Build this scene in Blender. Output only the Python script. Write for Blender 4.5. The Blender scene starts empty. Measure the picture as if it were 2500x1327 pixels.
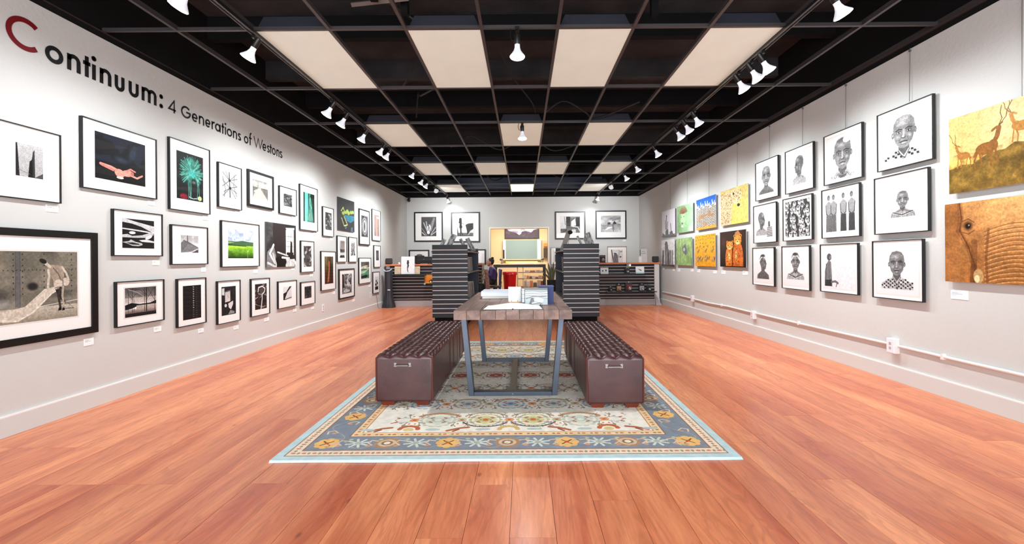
import bpy, math, random
import numpy as np
from mathutils import Vector, Matrix

random.seed(7)
SC = bpy.context.scene
COL = SC.collection

# ------------------------------------------------------------------ room measures (metres)
F = 1071.0                      # focal length in pixels of a 2500 px wide picture
CX, CY = 1277.5, 631.5          # vanishing point of the room's long axis
ROLL = math.radians(0.43)
CAM = 1.13                      # camera height
XW = 3.37                       # side walls at x = -XW and x = XW
YB = 12.73                      # back wall
YF = -1.45                      # front wall (behind the camera)
ZG = 2.973                      # suspended grid
ZW = 2.925                      # top of the painted wall
ZD = 3.75                       # deck above the grid

# ------------------------------------------------------------------ camera
cd = bpy.data.cameras.new('camera')
cam = bpy.data.objects.new('camera', cd); COL.objects.link(cam)
cd.sensor_width = 36.0; cd.lens = F / 2500 * 36.0
cd.shift_x = -(CX - 1250) / 2500; cd.shift_y = (CY - 663.5) / 2500
cd.clip_start = 0.05
cr, sr = math.cos(ROLL), math.sin(ROLL)
R = Matrix(((cr, sr, 0), (0, 0, -1), (-sr, cr, 0)))     # columns: right, up, back
cam.matrix_world = Matrix.Translation((0, 0, CAM)) @ R.to_4x4()
SC.camera = cam

# ------------------------------------------------------------------ world, lights, exposure
SC.view_settings.view_transform = 'Standard'
SC.view_settings.look = 'None'
SC.view_settings.exposure = 0.50
SC.view_settings.gamma = 1.0
SC.view_settings.use_curve_mapping = False
W = bpy.data.worlds.new('world'); SC.world = W; W.use_nodes = True
W.node_tree.nodes['Background'].inputs[0].default_value = (0.80, 0.88, 1.0, 1)
W.node_tree.nodes['Background'].inputs[1].default_value = 0.9

def area(name, loc, rot, sx, sy, power, col):
    l = bpy.data.lights.new(name, 'AREA'); l.shape = 'RECTANGLE'; l.size = sx; l.size_y = sy
    l.energy = power; l.color = col
    o = bpy.data.objects.new(name, l); COL.objects.link(o); o.location = loc; o.rotation_euler = rot
    return o
# daylight entering through the shop front behind the camera
area('window_daylight', (0, YF - 0.25, 1.45), (math.radians(90), 0, 0), 6.2, 2.5, 285, (0.86, 0.94, 1.0))
area('back_room_lamp', (0.0, 13.7, 2.55), (0, 0, 0), 1.6, 0.8, 66, (1.0, 0.94, 0.84))
SPOT_W = 56
SPOT_COL = (0.94, 0.97, 1.0)
try:
    SC.cycles.use_denoising = True
    SC.cycles.max_bounces = 9
    SC.cycles.diffuse_bounces = 5
    SC.cycles.caustics_reflective = False
    SC.cycles.caustics_refractive = False
    SC.cycles.sample_clamp_indirect = 6
except Exception:
    pass

# ------------------------------------------------------------------ pixel -> world helpers
def ray(px, py):
    u, v = px - CX, CY - py
    return u * cr + v * sr, -u * sr + v * cr
def onx(px, py, X):             # on a plane x = X : returns (Y, Z)
    a, b = ray(px, py)
    d = F * X / a
    return d, CAM + b / F * d
def ony(px, py, Y):             # on a plane y = Y : returns (X, Z)
    a, b = ray(px, py)
    return a / F * Y, CAM + b / F * Y

# ------------------------------------------------------------------ materials
MATS = {}
def srgb(c):
    if isinstance(c, (int, float)): c = (c, c, c)
    return tuple((x / 12.92 if x <= 0.04045 else ((x + 0.055) / 1.055) ** 2.4) for x in c)
def newmat(name):
    m = bpy.data.materials.new(name); m.use_nodes = True
    return m, m.node_tree, m.node_tree.nodes['Principled BSDF']
def mat(name, col=0.5, rough=0.5, metal=0.0, vary=0.0, vscale=6.0, bump=0.0, bscale=60.0, emit=None, estr=0.0, spec=0.5,
        stretch=(1, 1, 1), coat=0.0, trans=0.0):
    """plain procedural material; colours are sRGB"""
    if name in MATS: return MATS[name]
    m, nt, b = newmat(name)
    N, L = nt.nodes, nt.links
    c = srgb(col)
    b.inputs['Base Color'].default_value = (*c, 1)
    b.inputs['Roughness'].default_value = rough
    b.inputs['Metallic'].default_value = metal
    b.inputs['Specular IOR Level'].default_value = spec
    if coat: b.inputs['Coat Weight'].default_value = coat; b.inputs['Coat Roughness'].default_value = 0.15
    if trans: b.inputs['Transmission Weight'].default_value = trans
    if emit is not None:
        b.inputs['Emission Color'].default_value = (*srgb(emit), 1); b.inputs['Emission Strength'].default_value = estr
    if vary or bump:
        tc = N.new('ShaderNodeTexCoord'); mp = N.new('ShaderNodeMapping')
        mp.inputs['Scale'].default_value = stretch
        L.new(tc.outputs['Object'], mp.inputs['Vector'])
    if vary:
        n = N.new('ShaderNodeTexNoise'); n.inputs['Scale'].default_value = vscale; n.inputs['Detail'].default_value = 4
        L.new(mp.outputs[0], n.inputs['Vector'])
        r = N.new('ShaderNodeValToRGB')
        r.color_ramp.elements[0].position = 0.3; r.color_ramp.elements[1].position = 0.7
        r.color_ramp.elements[0].color = (*[x * (1 - vary) for x in c], 1)
        r.color_ramp.elements[1].color = (*[min(1, x * (1 + vary)) for x in c], 1)
        L.new(n.outputs['Fac'], r.inputs[0]); L.new(r.outputs[0], b.inputs['Base Color'])
    if bump:
        n2 = N.new('ShaderNodeTexNoise'); n2.inputs['Scale'].default_value = bscale; n2.inputs['Detail'].default_value = 3
        L.new(mp.outputs[0], n2.inputs['Vector'])
        bp = N.new('ShaderNodeBump'); bp.inputs['Strength'].default_value = bump; bp.inputs['Distance'].default_value = 0.004
        L.new(n2.outputs['Fac'], bp.inputs['Height']); L.new(bp.outputs[0], b.inputs['Normal'])
    MATS[name] = m
    return m

def wood_mat(name, dark, light, rough=0.4, scale=1.0, axis='Y', vv=0.10, coat=0.0, knots=0):
    """long-grained wood; every object gets its own shift through Object Info"""
    if name in MATS: return MATS[name]
    m, nt, b = newmat(name); N, L = nt.nodes, nt.links
    geo = N.new('ShaderNodeNewGeometry'); oi = N.new('ShaderNodeObjectInfo')
    add = N.new('ShaderNodeVectorMath'); add.operation = 'MULTIPLY_ADD'
    cmb = N.new('ShaderNodeCombineXYZ')
    for i in range(3): L.new(oi.outputs['Random'], cmb.inputs[i])
    add.inputs[1].default_value = (37, 91, 13)
    L.new(cmb.outputs[0], add.inputs[0]); L.new(geo.outputs['Position'], add.inputs[2])
    mp = N.new('ShaderNodeMapping')
    st = {'Y': (7, 0.9, 7), 'X': (0.9, 7, 7), 'Z': (7, 7, 0.9)}[axis]
    mp.inputs['Scale'].default_value = [s * scale for s in st]
    L.new(add.outputs[0], mp.inputs['Vector'])
    n1 = N.new('ShaderNodeTexNoise'); n1.inputs['Scale'].default_value = 1.0; n1.inputs['Detail'].default_value = 3
    n1.inputs['Distortion'].default_value = 1.3
    L.new(mp.outputs[0], n1.inputs['Vector'])
    # ring lines: sine of the noise field gives cathedral grain
    mul = N.new('ShaderNodeMath'); mul.operation = 'MULTIPLY'; mul.inputs[1].default_value = 46
    L.new(n1.outputs['Fac'], mul.inputs[0])
    sn = N.new('ShaderNodeMath'); sn.operation = 'SINE'; L.new(mul.outputs[0], sn.inputs[0])
    n2 = N.new('ShaderNodeTexNoise'); n2.inputs['Scale'].default_value = 9; n2.inputs['Detail'].default_value = 5
    L.new(mp.outputs[0], n2.inputs['Vector'])
    n3 = N.new('ShaderNodeTexNoise'); n3.inputs['Scale'].default_value = 0.55; n3.inputs['Detail'].default_value = 4
    n3.inputs['Distortion'].default_value = 0.8
    L.new(mp.outputs[0], n3.inputs['Vector'])
    r1 = N.new('ShaderNodeValToRGB'); e = r1.color_ramp.elements
    e[0].position = 0.30; e[1].position = 0.72
    e[0].color = (*srgb(dark), 1); e[1].color = (*srgb(light), 1)
    L.new(n3.outputs['Fac'], r1.inputs[0])
    r2 = N.new('ShaderNodeValToRGB'); e = r2.color_ramp.elements
    e[0].position = 0.0; e[1].position = 1.0; e[0].color = (0.82, 0.76, 0.72, 1); e[1].color = (1.08, 1.08, 1.08, 1)
    mr = N.new('ShaderNodeMapRange'); mr.inputs[1].default_value = -1; mr.inputs[2].default_value = -0.2
    L.new(sn.outputs[0], mr.inputs[0]); L.new(mr.outputs[0], r2.inputs[0])
    mx = N.new('ShaderNodeMix'); mx.data_type = 'RGBA'; mx.blend_type = 'MULTIPLY'; mx.inputs[0].default_value = 0.55
    L.new(r1.outputs[0], mx.inputs[6]); L.new(r2.outputs[0], mx.inputs[7])
    r3 = N.new('ShaderNodeValToRGB'); e = r3.color_ramp.elements
    e[0].position = 0.35; e[1].position = 0.65; e[0].color = (0.88, 0.86, 0.84, 1); e[1].color = (1.06, 1.06, 1.06, 1)
    L.new(n2.outputs['Fac'], r3.inputs[0])
    mx2 = N.new('ShaderNodeMix'); mx2.data_type = 'RGBA'; mx2.blend_type = 'MULTIPLY'; mx2.inputs[0].default_value = 0.8
    L.new(mx.outputs[2], mx2.inputs[6]); L.new(r3.outputs[0], mx2.inputs[7])
    hs = N.new('ShaderNodeHueSaturation')
    if knots:                   # small dark knots and dents
        vo = N.new('ShaderNodeTexVoronoi'); vo.inputs['Scale'].default_value = knots
        mk = N.new('ShaderNodeMapping'); mk.inputs['Scale'].default_value = (1.0, .55, 1.0); L.new(add.outputs[0], mk.inputs['Vector']); L.new(mk.outputs[0], vo.inputs['Vector'])
        km = N.new('ShaderNodeMapRange'); km.inputs[1].default_value = .022; km.inputs[2].default_value = .05; km.inputs[3].default_value = .55; km.inputs[4].default_value = 1.0
        L.new(vo.outputs['Distance'], km.inputs[0])
        kx = N.new('ShaderNodeVectorMath'); kx.operation = 'SCALE'; L.new(mx2.outputs[2], kx.inputs[0]); L.new(km.outputs[0], kx.inputs['Scale']); knot_out = kx.outputs[0]
    else: knot_out = mx2.outputs[2]
    mr2 = N.new('ShaderNodeMapRange'); mr2.inputs[3].default_value = 1 - vv; mr2.inputs[4].default_value = 1 + vv
    L.new(oi.outputs['Random'], mr2.inputs[0]); L.new(mr2.outputs[0], hs.inputs['Value'])
    L.new(knot_out, hs.inputs['Color']); L.new(hs.outputs[0], b.inputs['Base Color'])
    b.inputs['Roughness'].default_value = rough
    mr3 = N.new('ShaderNodeMapRange'); mr3.inputs[3].default_value = rough - 0.07; mr3.inputs[4].default_value = rough + 0.12
    L.new(n3.outputs['Fac'], mr3.inputs[0]); L.new(mr3.outputs[0], b.inputs['Roughness'])
    if coat: b.inputs['Coat Weight'].default_value = coat; b.inputs['Coat Roughness'].default_value = 0.2
    bp = N.new('ShaderNodeBump'); bp.inputs['Strength'].default_value = 0.12; bp.inputs['Distance'].default_value = 0.002
    L.new(n2.outputs['Fac'], bp.inputs['Height']); L.new(bp.outputs[0], b.inputs['Normal'])
    MATS[name] = m
    return m

def glass_mat():
    """thin glazing: clear, with a mirror share that grows at grazing angles"""
    if 'glass' in MATS: return MATS['glass']
    m = bpy.data.materials.new('glass'); m.use_nodes = True; nt = m.node_tree; N, L = nt.nodes, nt.links
    N.remove(N['Principled BSDF'])
    t = N.new('ShaderNodeBsdfTransparent'); g = N.new('ShaderNodeBsdfGlossy'); g.inputs['Roughness'].default_value = 0.02
    ge = N.new('ShaderNodeNewGeometry'); dp = N.new('ShaderNodeVectorMath'); dp.operation = 'DOT_PRODUCT'
    L.new(ge.outputs['Normal'], dp.inputs[0]); L.new(ge.outputs['Incoming'], dp.inputs[1])
    ab = N.new('ShaderNodeMath'); ab.operation = 'ABSOLUTE'; L.new(dp.outputs['Value'], ab.inputs[0])
    om = N.new('ShaderNodeMath'); om.operation = 'SUBTRACT'; om.inputs[0].default_value = 1; L.new(ab.outputs[0], om.inputs[1])
    pw_ = N.new('ShaderNodeMath'); pw_.operation = 'POWER'; pw_.inputs[1].default_value = 5; L.new(om.outputs[0], pw_.inputs[0])
    fr = N.new('ShaderNodeMath'); fr.operation = 'MULTIPLY_ADD'; fr.inputs[1].default_value = .35; fr.inputs[2].default_value = .012; L.new(pw_.outputs[0], fr.inputs[0])
    mx = N.new('ShaderNodeMixShader')
    L.new(fr.outputs[0], mx.inputs[0]); L.new(t.outputs[0], mx.inputs[1]); L.new(g.outputs[0], mx.inputs[2])
    L.new(mx.outputs[0], N['Material Output'].inputs[0])
    MATS['glass'] = m
    return m

# ------------------------------------------------------------------ mesh builder
class MB:
    def __init__(s): s.v = []; s.f = []; s.uv = {}
    def add(s, vs, fs):
        o = len(s.v); s.v += [tuple(v) for v in vs]; s.f += [tuple(i + o for i in f) for f in fs]; return s
    def box(s, x0, x1, y0, y1, z0, z1):
        return s.add([(x0, y0, z0), (x1, y0, z0), (x1, y1, z0), (x0, y1, z0), (x0, y0, z1), (x1, y0, z1), (x1, y1, z1), (x0, y1, z1)],
                     [(0, 3, 2, 1), (4, 5, 6, 7), (0, 1, 5, 4), (1, 2, 6, 5), (2, 3, 7, 6), (3, 0, 4, 7)])
    def hexa(s, lo, hi):        # four bottom points, four top points
        return s.add(list(lo) + list(hi), [(3, 2, 1, 0), (4, 5, 6, 7), (0, 1, 5, 4), (1, 2, 6, 5), (2, 3, 7, 6), (3, 0, 4, 7)])
    def quad(s, a, b, c, d): return s.add([a, b, c, d], [(0, 1, 2, 3)])
    def prism(s, pts, axis, a, b):      # polygon in the two other axes extruded along axis
        def P(p, t):
            return {'x': (t, p[0], p[1]), 'y': (p[0], t, p[1]), 'z': (p[0], p[1], t)}[axis]
        n = len(pts)
        return s.add([P(p, a) for p in pts] + [P(p, b) for p in pts],
                     [tuple(range(n))[::-1], tuple(range(n, 2 * n))] + [(i, (i + 1) % n, n + (i + 1) % n, n + i) for i in range(n)])
    def tube(s, path, r, n=8, cap=True):
        path = [Vector(p) for p in path]; rs = r if isinstance(r, (list, tuple)) else [r] * len(path)
        rings = []; up = Vector((0, 0, 1))
        for i, p in enumerate(path):
            d = (path[min(i + 1, len(path) - 1)] - path[max(i - 1, 0)])
            d = d.normalized() if d.length > 1e-9 else Vector((0, 0, 1))
            u = up if abs(d.dot(up)) < 0.95 else Vector((1, 0, 0))
            a = d.cross(u).normalized(); b = a.cross(d).normalized()
            rings.append([p + (a * math.cos(2 * math.pi * k / n) + b * math.sin(2 * math.pi * k / n)) * rs[i] for k in range(n)])
        vs = [v for rg in rings for v in rg]; fs = []
        for i in range(len(path) - 1):
            for k in range(n):
                fs.append((i * n + k, i * n + (k + 1) % n, (i + 1) * n + (k + 1) % n, (i + 1) * n + k))
        if cap: fs += [tuple(range(n))[::-1], tuple((len(path) - 1) * n + k for k in range(n))]
        return s.add(vs, fs)
    def lathe(s, prof, org=(0, 0, 0), n=20, M=None):    # prof: (radius, height) pairs
        vs = []; fs = []; org = Vector(org)
        for r, h in prof:
            for k in range(n):
                v = Vector((r * math.cos(2 * math.pi * k / n), r * math.sin(2 * math.pi * k / n), h))
                if M is not None: v = M @ v
                vs.append(v + org)
        for i in range(len(prof) - 1):
            for k in range(n):
                fs.append((i * n + k, i * n + (k + 1) % n, (i + 1) * n + (k + 1) % n, (i + 1) * n + k))
        if prof[0][0] > 1e-6: fs.append(tuple(range(n))[::-1])
        if prof[-1][0] > 1e-6: fs.append(tuple((len(prof) - 1) * n + k for k in range(n)))
        return s.add(vs, fs)
    def ell(s, c, rx, ry, rz, n=14, m=9, M=None):
        vs = []; fs = []
        for i in range(m + 1):
            t = math.pi * i / m
            for k in range(n):
                a = 2 * math.pi * k / n
                v = Vector((rx * math.sin(t) * math.cos(a), ry * math.sin(t) * math.sin(a), rz * math.cos(t)))
                if M is not None: v = M @ v
                vs.append(v + Vector(c))
        for i in range(m):
            for k in range(n):
                fs.append((i * n + k, (i + 1) * n + k, (i + 1) * n + (k + 1) % n, i * n + (k + 1) % n))
        return s.add(vs, fs)
    def xf(s, M): s.v = [tuple(M @ Vector(v)) for v in s.v]; return s
    def build(s, name, m, parent=None, loc=None, smooth=False, bevel=0.0, seg=2, local=False):
        """vertices are given in world space unless local; the object's origin is its parent's (or loc)"""
        me = bpy.data.meshes.new(name); o = bpy.data.objects.new(name, me); COL.objects.link(o)
        if parent is not None: o.parent = parent; org = wloc(parent)
        else: org = Vector(loc) if loc is not None else Vector((0, 0, 0)); o.location = org
        if local: vs = s.v
        else: vs = [(v[0] - org[0], v[1] - org[1], v[2] - org[2]) for v in s.v]
        me.from_pydata([tuple(v) for v in vs], [], s.f); me.validate()
        if m: me.materials.append(m)
        if smooth:
            me.polygons.foreach_set('use_smooth', [True] * len(me.polygons))
            if hasattr(me, 'set_sharp_from_angle'): me.set_sharp_from_angle(angle=math.radians(40))
        if bevel:
            md = o.modifiers.new('bevel', 'BEVEL'); md.width = bevel; md.segments = seg; md.limit_method = 'ANGLE'
        return o
WL = {}
def wloc(o):
    p = Vector(o.location)
    while o.parent: o = o.parent; p = p + Vector(o.location)
    return p
def tag(o, label=None, cat=None, group=None, kind=None):
    if label: o['label'] = label
    if cat: o['category'] = cat
    if group: o['group'] = group
    if kind: o['kind'] = kind
    return o
def thing(name, loc, label, cat, group=None, kind=None):
    o = bpy.data.objects.new(name, None); COL.objects.link(o); o.location = loc; o.empty_display_size = 0.05
    return tag(o, label, cat, group, kind)
def struct(name, mb, m, **k):
    o = mb.build(name, m, **k); o['kind'] = 'structure'; return o
def copy_tree(o, parent=None):
    c = o.copy(); COL.objects.link(c); c.parent = parent
    for ch in list(o.children): copy_tree(ch, c)
    return c

def put_uv(o, uvs):
    uvl = o.data.uv_layers.new(name='uv')
    for i, l in enumerate(o.data.loops): uvl.data[i].uv = uvs[l.vertex_index]

# ------------------------------------------------------------------ painter: flat prints are painted with numpy
def _noise(h, w, cells, seed=0, octaves=4):
    r = np.random.RandomState(seed); out = np.zeros((h, w)); amp = 1.0; tot = 0
    cx, cy = cells
    for _ in range(octaves):
        gx, gy = max(2, int(cx)) + 2, max(2, int(cy)) + 2
        g = r.rand(gy, gx)
        xs = np.linspace(0, gx - 1.001, w); ys = np.linspace(0, gy - 1.001, h)
        xi, yi = xs.astype(int), ys.astype(int); fx, fy = xs - xi, ys - yi
        fx = fx * fx * (3 - 2 * fx); fy = fy * fy * (3 - 2 * fy)
        a = g[yi][:, xi]; b = g[yi][:, xi + 1]; c = g[yi + 1][:, xi]; d = g[yi + 1][:, xi + 1]
        out += amp * ((a * (1 - fx) + b * fx) * (1 - fy)[:, None] + (c * (1 - fx) + d * fx) * fy[:, None])
        tot += amp; amp *= 0.5; cx *= 2; cy *= 2
    return out / tot
class Cv:
    def __init__(s, w, h, bg=1.0):
        s.w, s.h = int(w), int(h); s.a = np.zeros((s.h, s.w, 3)); s.a[:] = bg
        s.X, s.Y = np.meshgrid((np.arange(s.w) + .5) / s.w, (np.arange(s.h) + .5) / s.h)
    def _c(s, c): return np.array((c, c, c) if isinstance(c, (int, float)) else c, float)
    def mask(s, m, c, k=1.0):
        k = np.asarray(k)
        s.a[m] = s.a[m] * (1 - k) + s._c(c) * k; return s
    def g(s, c0, c1, x0=0, y0=0, x1=1, y1=1, hor=False):     # gradient block
        m = (s.X >= x0) & (s.X <= x1) & (s.Y >= y0) & (s.Y <= y1)
        t = ((s.X - x0) / (x1 - x0) if hor else (s.Y - y0) / (y1 - y0))[m][:, None]
        s.a[m] = s._c(c0) * (1 - t) + s._c(c1) * t; return s
    def p(s, pts, c, k=1.0):
        xs = [q[0] for q in pts]; ys = [q[1] for q in pts]
        i0, i1 = max(0, int(min(ys) * s.h) - 1), min(s.h, int(max(ys) * s.h) + 2)
        j0, j1 = max(0, int(min(xs) * s.w) - 1), min(s.w, int(max(xs) * s.w) + 2)
        if i1 <= i0 or j1 <= j0: return s
        X, Y = s.X[i0:i1, j0:j1], s.Y[i0:i1, j0:j1]; ins = np.zeros(X.shape, bool)
        n = len(pts)
        for i in range(n):
            xa, ya = pts[i]; xb, yb = pts[(i + 1) % n]
            if ya == yb: continue
            ins ^= ((Y >= min(ya, yb)) & (Y < max(ya, yb)) & (X < (xb - xa) * (Y - ya) / (yb - ya) + xa))
        sub = s.a[i0:i1, j0:j1]; sub[ins] = sub[ins] * (1 - k) + s._c(c) * k
        return s
    def e(s, cx, cy, rx, ry, c, rot=0.0, k=1.0, soft=0.0):
        R_ = max(rx, ry * s.h / s.w, ry, rx * s.w / s.h) * 1.1
        i0, i1 = max(0, int((cy - R_) * s.h) - 1), min(s.h, int((cy + R_) * s.h) + 2)
        j0, j1 = max(0, int((cx - R_) * s.w) - 1), min(s.w, int((cx + R_) * s.w) + 2)
        if i1 <= i0 or j1 <= j0: return s
        X = (s.X[i0:i1, j0:j1] - cx) * s.w; Y = (s.Y[i0:i1, j0:j1] - cy) * s.h
        ca, sa = math.cos(rot), math.sin(rot); u, v = X * ca + Y * sa, -X * sa + Y * ca
        d = np.sqrt((u / (rx * s.w)) ** 2 + (v / (ry * s.h)) ** 2)
        al = np.clip((1 - d) / soft, 0, 1)[..., None] * k if soft else (d < 1)[..., None] * k
        sub = s.a[i0:i1, j0:j1]; sub[:] = sub * (1 - al) + s._c(c) * al
        return s
    def l(s, pts, wd, c, k=1.0):        # polyline, width as a share of the picture's width
        for (xa, ya), (xb, yb) in zip(pts[:-1], pts[1:]):
            ax, ay, bx, by = xa * s.w, ya * s.h, xb * s.w, yb * s.h; r = max(0.55, wd * s.w / 2)
            i0, i1 = max(0, int(min(ay, by) - r) - 1), min(s.h, int(max(ay, by) + r) + 2)
            j0, j1 = max(0, int(min(ax, bx) - r) - 1), min(s.w, int(max(ax, bx) + r) + 2)
            if i1 <= i0 or j1 <= j0: continue
            X = s.X[i0:i1, j0:j1] * s.w; Y = s.Y[i0:i1, j0:j1] * s.h
            dx, dy = bx - ax, by - ay; q = dx * dx + dy * dy + 1e-9
            t = np.clip(((X - ax) * dx + (Y - ay) * dy) / q, 0, 1)
            d = np.hypot(X - ax - t * dx, Y - ay - t * dy); m = d < r
            sub = s.a[i0:i1, j0:j1]; sub[m] = sub[m] * (1 - k) + s._c(c) * k
        return s
    def n(s, amp, cells=(6, 6), seed=1, x0=0, y0=0, x1=1, y1=1, octv=4):    # brightness mottling
        m = (s.X >= x0) & (s.X <= x1) & (s.Y >= y0) & (s.Y <= y1)
        z = _noise(s.h, s.w, cells, seed, octv)
        s.a[m] = np.clip(s.a[m] * (1 + amp * (z[m][:, None] - 0.5) * 2), 0, 1); return s
    def blob(s, c, thr=0.5, cells=(6, 6), seed=1, x0=0, y0=0, x1=1, y1=1, k=1.0, octv=3):   # irregular patches
        z = _noise(s.h, s.w, cells, seed, octv)
        m = (s.X >= x0) & (s.X <= x1) & (s.Y >= y0) & (s.Y <= y1) & (z > thr)
        return s.mask(m, c, k)
    def tint(s, c): s.a = np.clip(s.a * s._c(c), 0, 1); return s
    def image(s, name):
        im = bpy.data.images.new(name, s.w, s.h, alpha=False)
        px = np.ones((s.h, s.w, 4), np.float32); px[..., :3] = np.clip(s.a[::-1], 0, 1)
        im.pixels.foreach_set(px.ravel()); im.update(); im.pack(); return im
def img_mat(name, cv, rough=0.35, spec=0.3, bump=False):
    m, nt, b = newmat(name)
    t = nt.nodes.new('ShaderNodeTexImage'); t.image = cv.image(name)
    nt.links.new(t.outputs[0], b.inputs['Base Color'])
    b.inputs['Roughness'].default_value = rough; b.inputs['Specular IOR Level'].default_value = spec
    return m

# ================================================================== SETTING
M_wall = mat('wall_paint', (0.795, 0.802, 0.79), rough=0.75, vary=0.02, vscale=1.2, bump=0.35, bscale=34, spec=0.25)
M_base = mat('baseboard_paint', (0.81, 0.83, 0.82), rough=0.45, spec=0.4)
M_cap = mat('baseboard_cap_paint', (0.95, 0.94, 0.93), rough=0.4)
M_black = mat('black_ceiling_paint', (0.055, 0.05, 0.055), rough=0.85, vary=0.25, vscale=3, spec=0.2)
M_deck = mat('black_deck_paint', (0.205, 0.20, 0.205), rough=0.9, vary=0.35, vscale=2.5, spec=0.2)
M_grid = mat('black_grid_metal', (0.27, 0.25, 0.25), rough=0.45, metal=0.3)
M_tan = mat('tan_paint', (0.90, 0.80, 0.64), rough=0.8)
M_floor = wood_mat('plywood_plank', (0.755, 0.35, 0.215), (0.955, 0.61, 0.415), rough=0.36, axis='Y', coat=0.3, vv=.04, knots=3.2)
M_sub = mat('subfloor_gap', (0.34, 0.17, 0.11), rough=0.8)

floor = struct('floor', MB().box(-XW - .1, XW + .1, YF - .1, 15.4, -0.06, -0.012), M_sub)
pw = 0.1905; xj0 = -0.064
unit = bpy.data.meshes.new('plank')
_b = MB().box(0, 1, 0, 1, -1, 0)
unit.from_pydata(_b.v, [], _b.f); unit.materials.append(M_floor)
k0 = math.floor((-XW - xj0) / pw); k1 = math.ceil((XW - xj0) / pw)
np_ = 0
for k in range(k0, k1):
    xa = max(-XW, xj0 + k * pw); xb = min(XW, xj0 + (k + 1) * pw)
    y = YF - random.choice([0.3, 0.75, 1.2, 1.65, 2.1])
    if k == -1: y = 2.20 - 2.44 * 2
    if k == 1: y = 2.405 - 2.44 * 2
    if k == 2: y = 2.05 - 2.44 * 2
    while y < YB:
        L_ = 2.44
        a, b = max(y, YF), min(y + L_, YB + 0.0)
        if b - a > 0.02:
            o = bpy.data.objects.new('plank', unit); COL.objects.link(o); o.parent = floor
            o.location = (xa + 0.0009, a + 0.0009, random.uniform(-0.0008, 0.0))
            o.scale = (xb - xa - 0.0018, b - a - 0.0018, 0.011); np_ += 1
        y += L_

struct('wall_left', MB().box(-XW - 0.12, -XW, YF, YB, -0.01, ZW), M_wall)
struct('wall_right', MB().box(XW, XW + 0.12, YF, YB, -0.01, ZW), M_wall)
ox0, ox1, oz = -0.943, 0.712, 2.01
wb = MB().box(-XW - .12, ox0, YB, YB + 0.12, -0.01, ZW).box(ox1, XW + .12, YB, YB + 0.12, -0.01, ZW).box(ox0, ox1, YB, YB + 0.12, oz, ZW)
struct('wall_back', wb, M_wall)
dt = MB().box(ox0 - 0.045, ox0, YB - 0.012, YB + 0.13, 0, oz + 0.045).box(ox1, ox1 + 0.045, YB - 0.012, YB + 0.13, 0, oz + 0.045).box(ox0, ox1, YB - 0.012, YB + 0.13, oz, oz + 0.045)
struct('trim_1', dt, mat('doorway_trim', (0.93, 0.90, 0.83), rough=0.5))
# front wall with the shop window
struct('wall_front', MB().box(-XW - .12, -3.15, YF - .12, YF, -0.01, ZW).box(3.15, XW + .12, YF - .12, YF, -0.01, ZW)
       .box(-3.15, 3.15, YF - .12, YF, 2.72, ZW).box(-3.15, 3.15, YF - .12, YF, -0.01, 0.18), M_wall)
w1 = struct('window_1', MB().box(-3.15, 3.15, YF - .08, YF - .03, 0.18, 0.24).box(-3.15, 3.15, YF - .08, YF - .03, 2.66, 2.72), mat('window_frame_metal', (0.25, 0.25, 0.26), rough=0.4, metal=0.6))
for i in range(5):
    x = -3.15 + i * 6.3 / 4
    MB().box(x - .025, x + .025, YF - .08, YF - .03, 0.24, 2.66).build('mullion', MATS['window_frame_metal'], w1)
for i in range(4):
    x = -3.15 + i * 6.3 / 4
    MB().box(x + .025, x + 6.3 / 4 - .025, YF - .058, YF - .052, 0.24, 2.66).build('pane', glass_mat(), w1)
# black band above the paint line, deck and joists
struct('trim_2', MB().box(-XW - .12, -XW + 0.004, YF, YB, ZW, ZD).box(XW - 0.004, XW + .12, YF, YB, ZW, ZD)
       .box(-XW, XW, YB - 0.004, YB + .12, ZW, ZD).box(-XW, XW, YF - .12, YF + 0.004, ZW, ZD), M_black)
ceil = struct('ceiling', MB().box(-XW - .12, XW + .12, YF - .12, YB + .12, ZD, ZD + .1), M_deck)
for i in range(13):
    y = -0.6 + i * 1.06
    MB().box(-XW, XW, y, y + 0.09, ZD - 0.24, ZD).build('joist', M_black if i % 3 else M_deck, ceil)
# suspended grid
grid = thing('ceiling_grid', (0, 0, ZG), None, None, kind='structure')
XJ = [-0.32 + 0.61 * j for j in range(-5, 7)]
YK = [3.515 + 1.2195 * k for k in range(-4, 8)]
def tee(mb, x0, x1, y0, y1, along):
    mb.box(x0, x1, y0, y1, ZG, ZG + 0.002)
    if along == 'y': c = (x0 + x1) / 2; mb.box(c - .0015, c + .0015, y0, y1, ZG + .002, ZG + .038); mb.box(c - .003, c + .003, y0, y1, ZG + .038, ZG + .045)
    else: c = (y0 + y1) / 2; mb.box(x0, x1, c - .0015, c + .0015, ZG + .002, ZG + .032)
for x in XJ:
    if abs(x) < XW - 0.02:
        m = MB(); tee(m, x - .013, x + .013, YF, YB - .01, 'y'); m.build('main_runner', M_grid, grid)
for y in YK:
    m = MB(); tee(m, -XW + .01, XW - .01, y - .012, y + .012, 'x')
    m.xf(Matrix.Translation((0, 0, -0.0006))).build('cross_tee', M_grid, grid)
for s in (-1, 1):
    MB().box(s * XW - .022 * (s > 0), s * XW + .022 * (s < 0), YF, YB, ZG - .001, ZG + .001).build('wall_angle', M_grid, grid)
# back room shell
struct('wall_back_room', MB().box(-1.9, 1.9, 15.2, 15.3, 0, 2.9).box(-2.0, -1.9, YB + .12, 15.3, 0, 2.9).box(1.9, 2.0, YB + .12, 15.3, 0, 2.9)
       .box(-2.0, 2.0, YB + .12, 15.3, 2.9, 2.95), M_tan)
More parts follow.
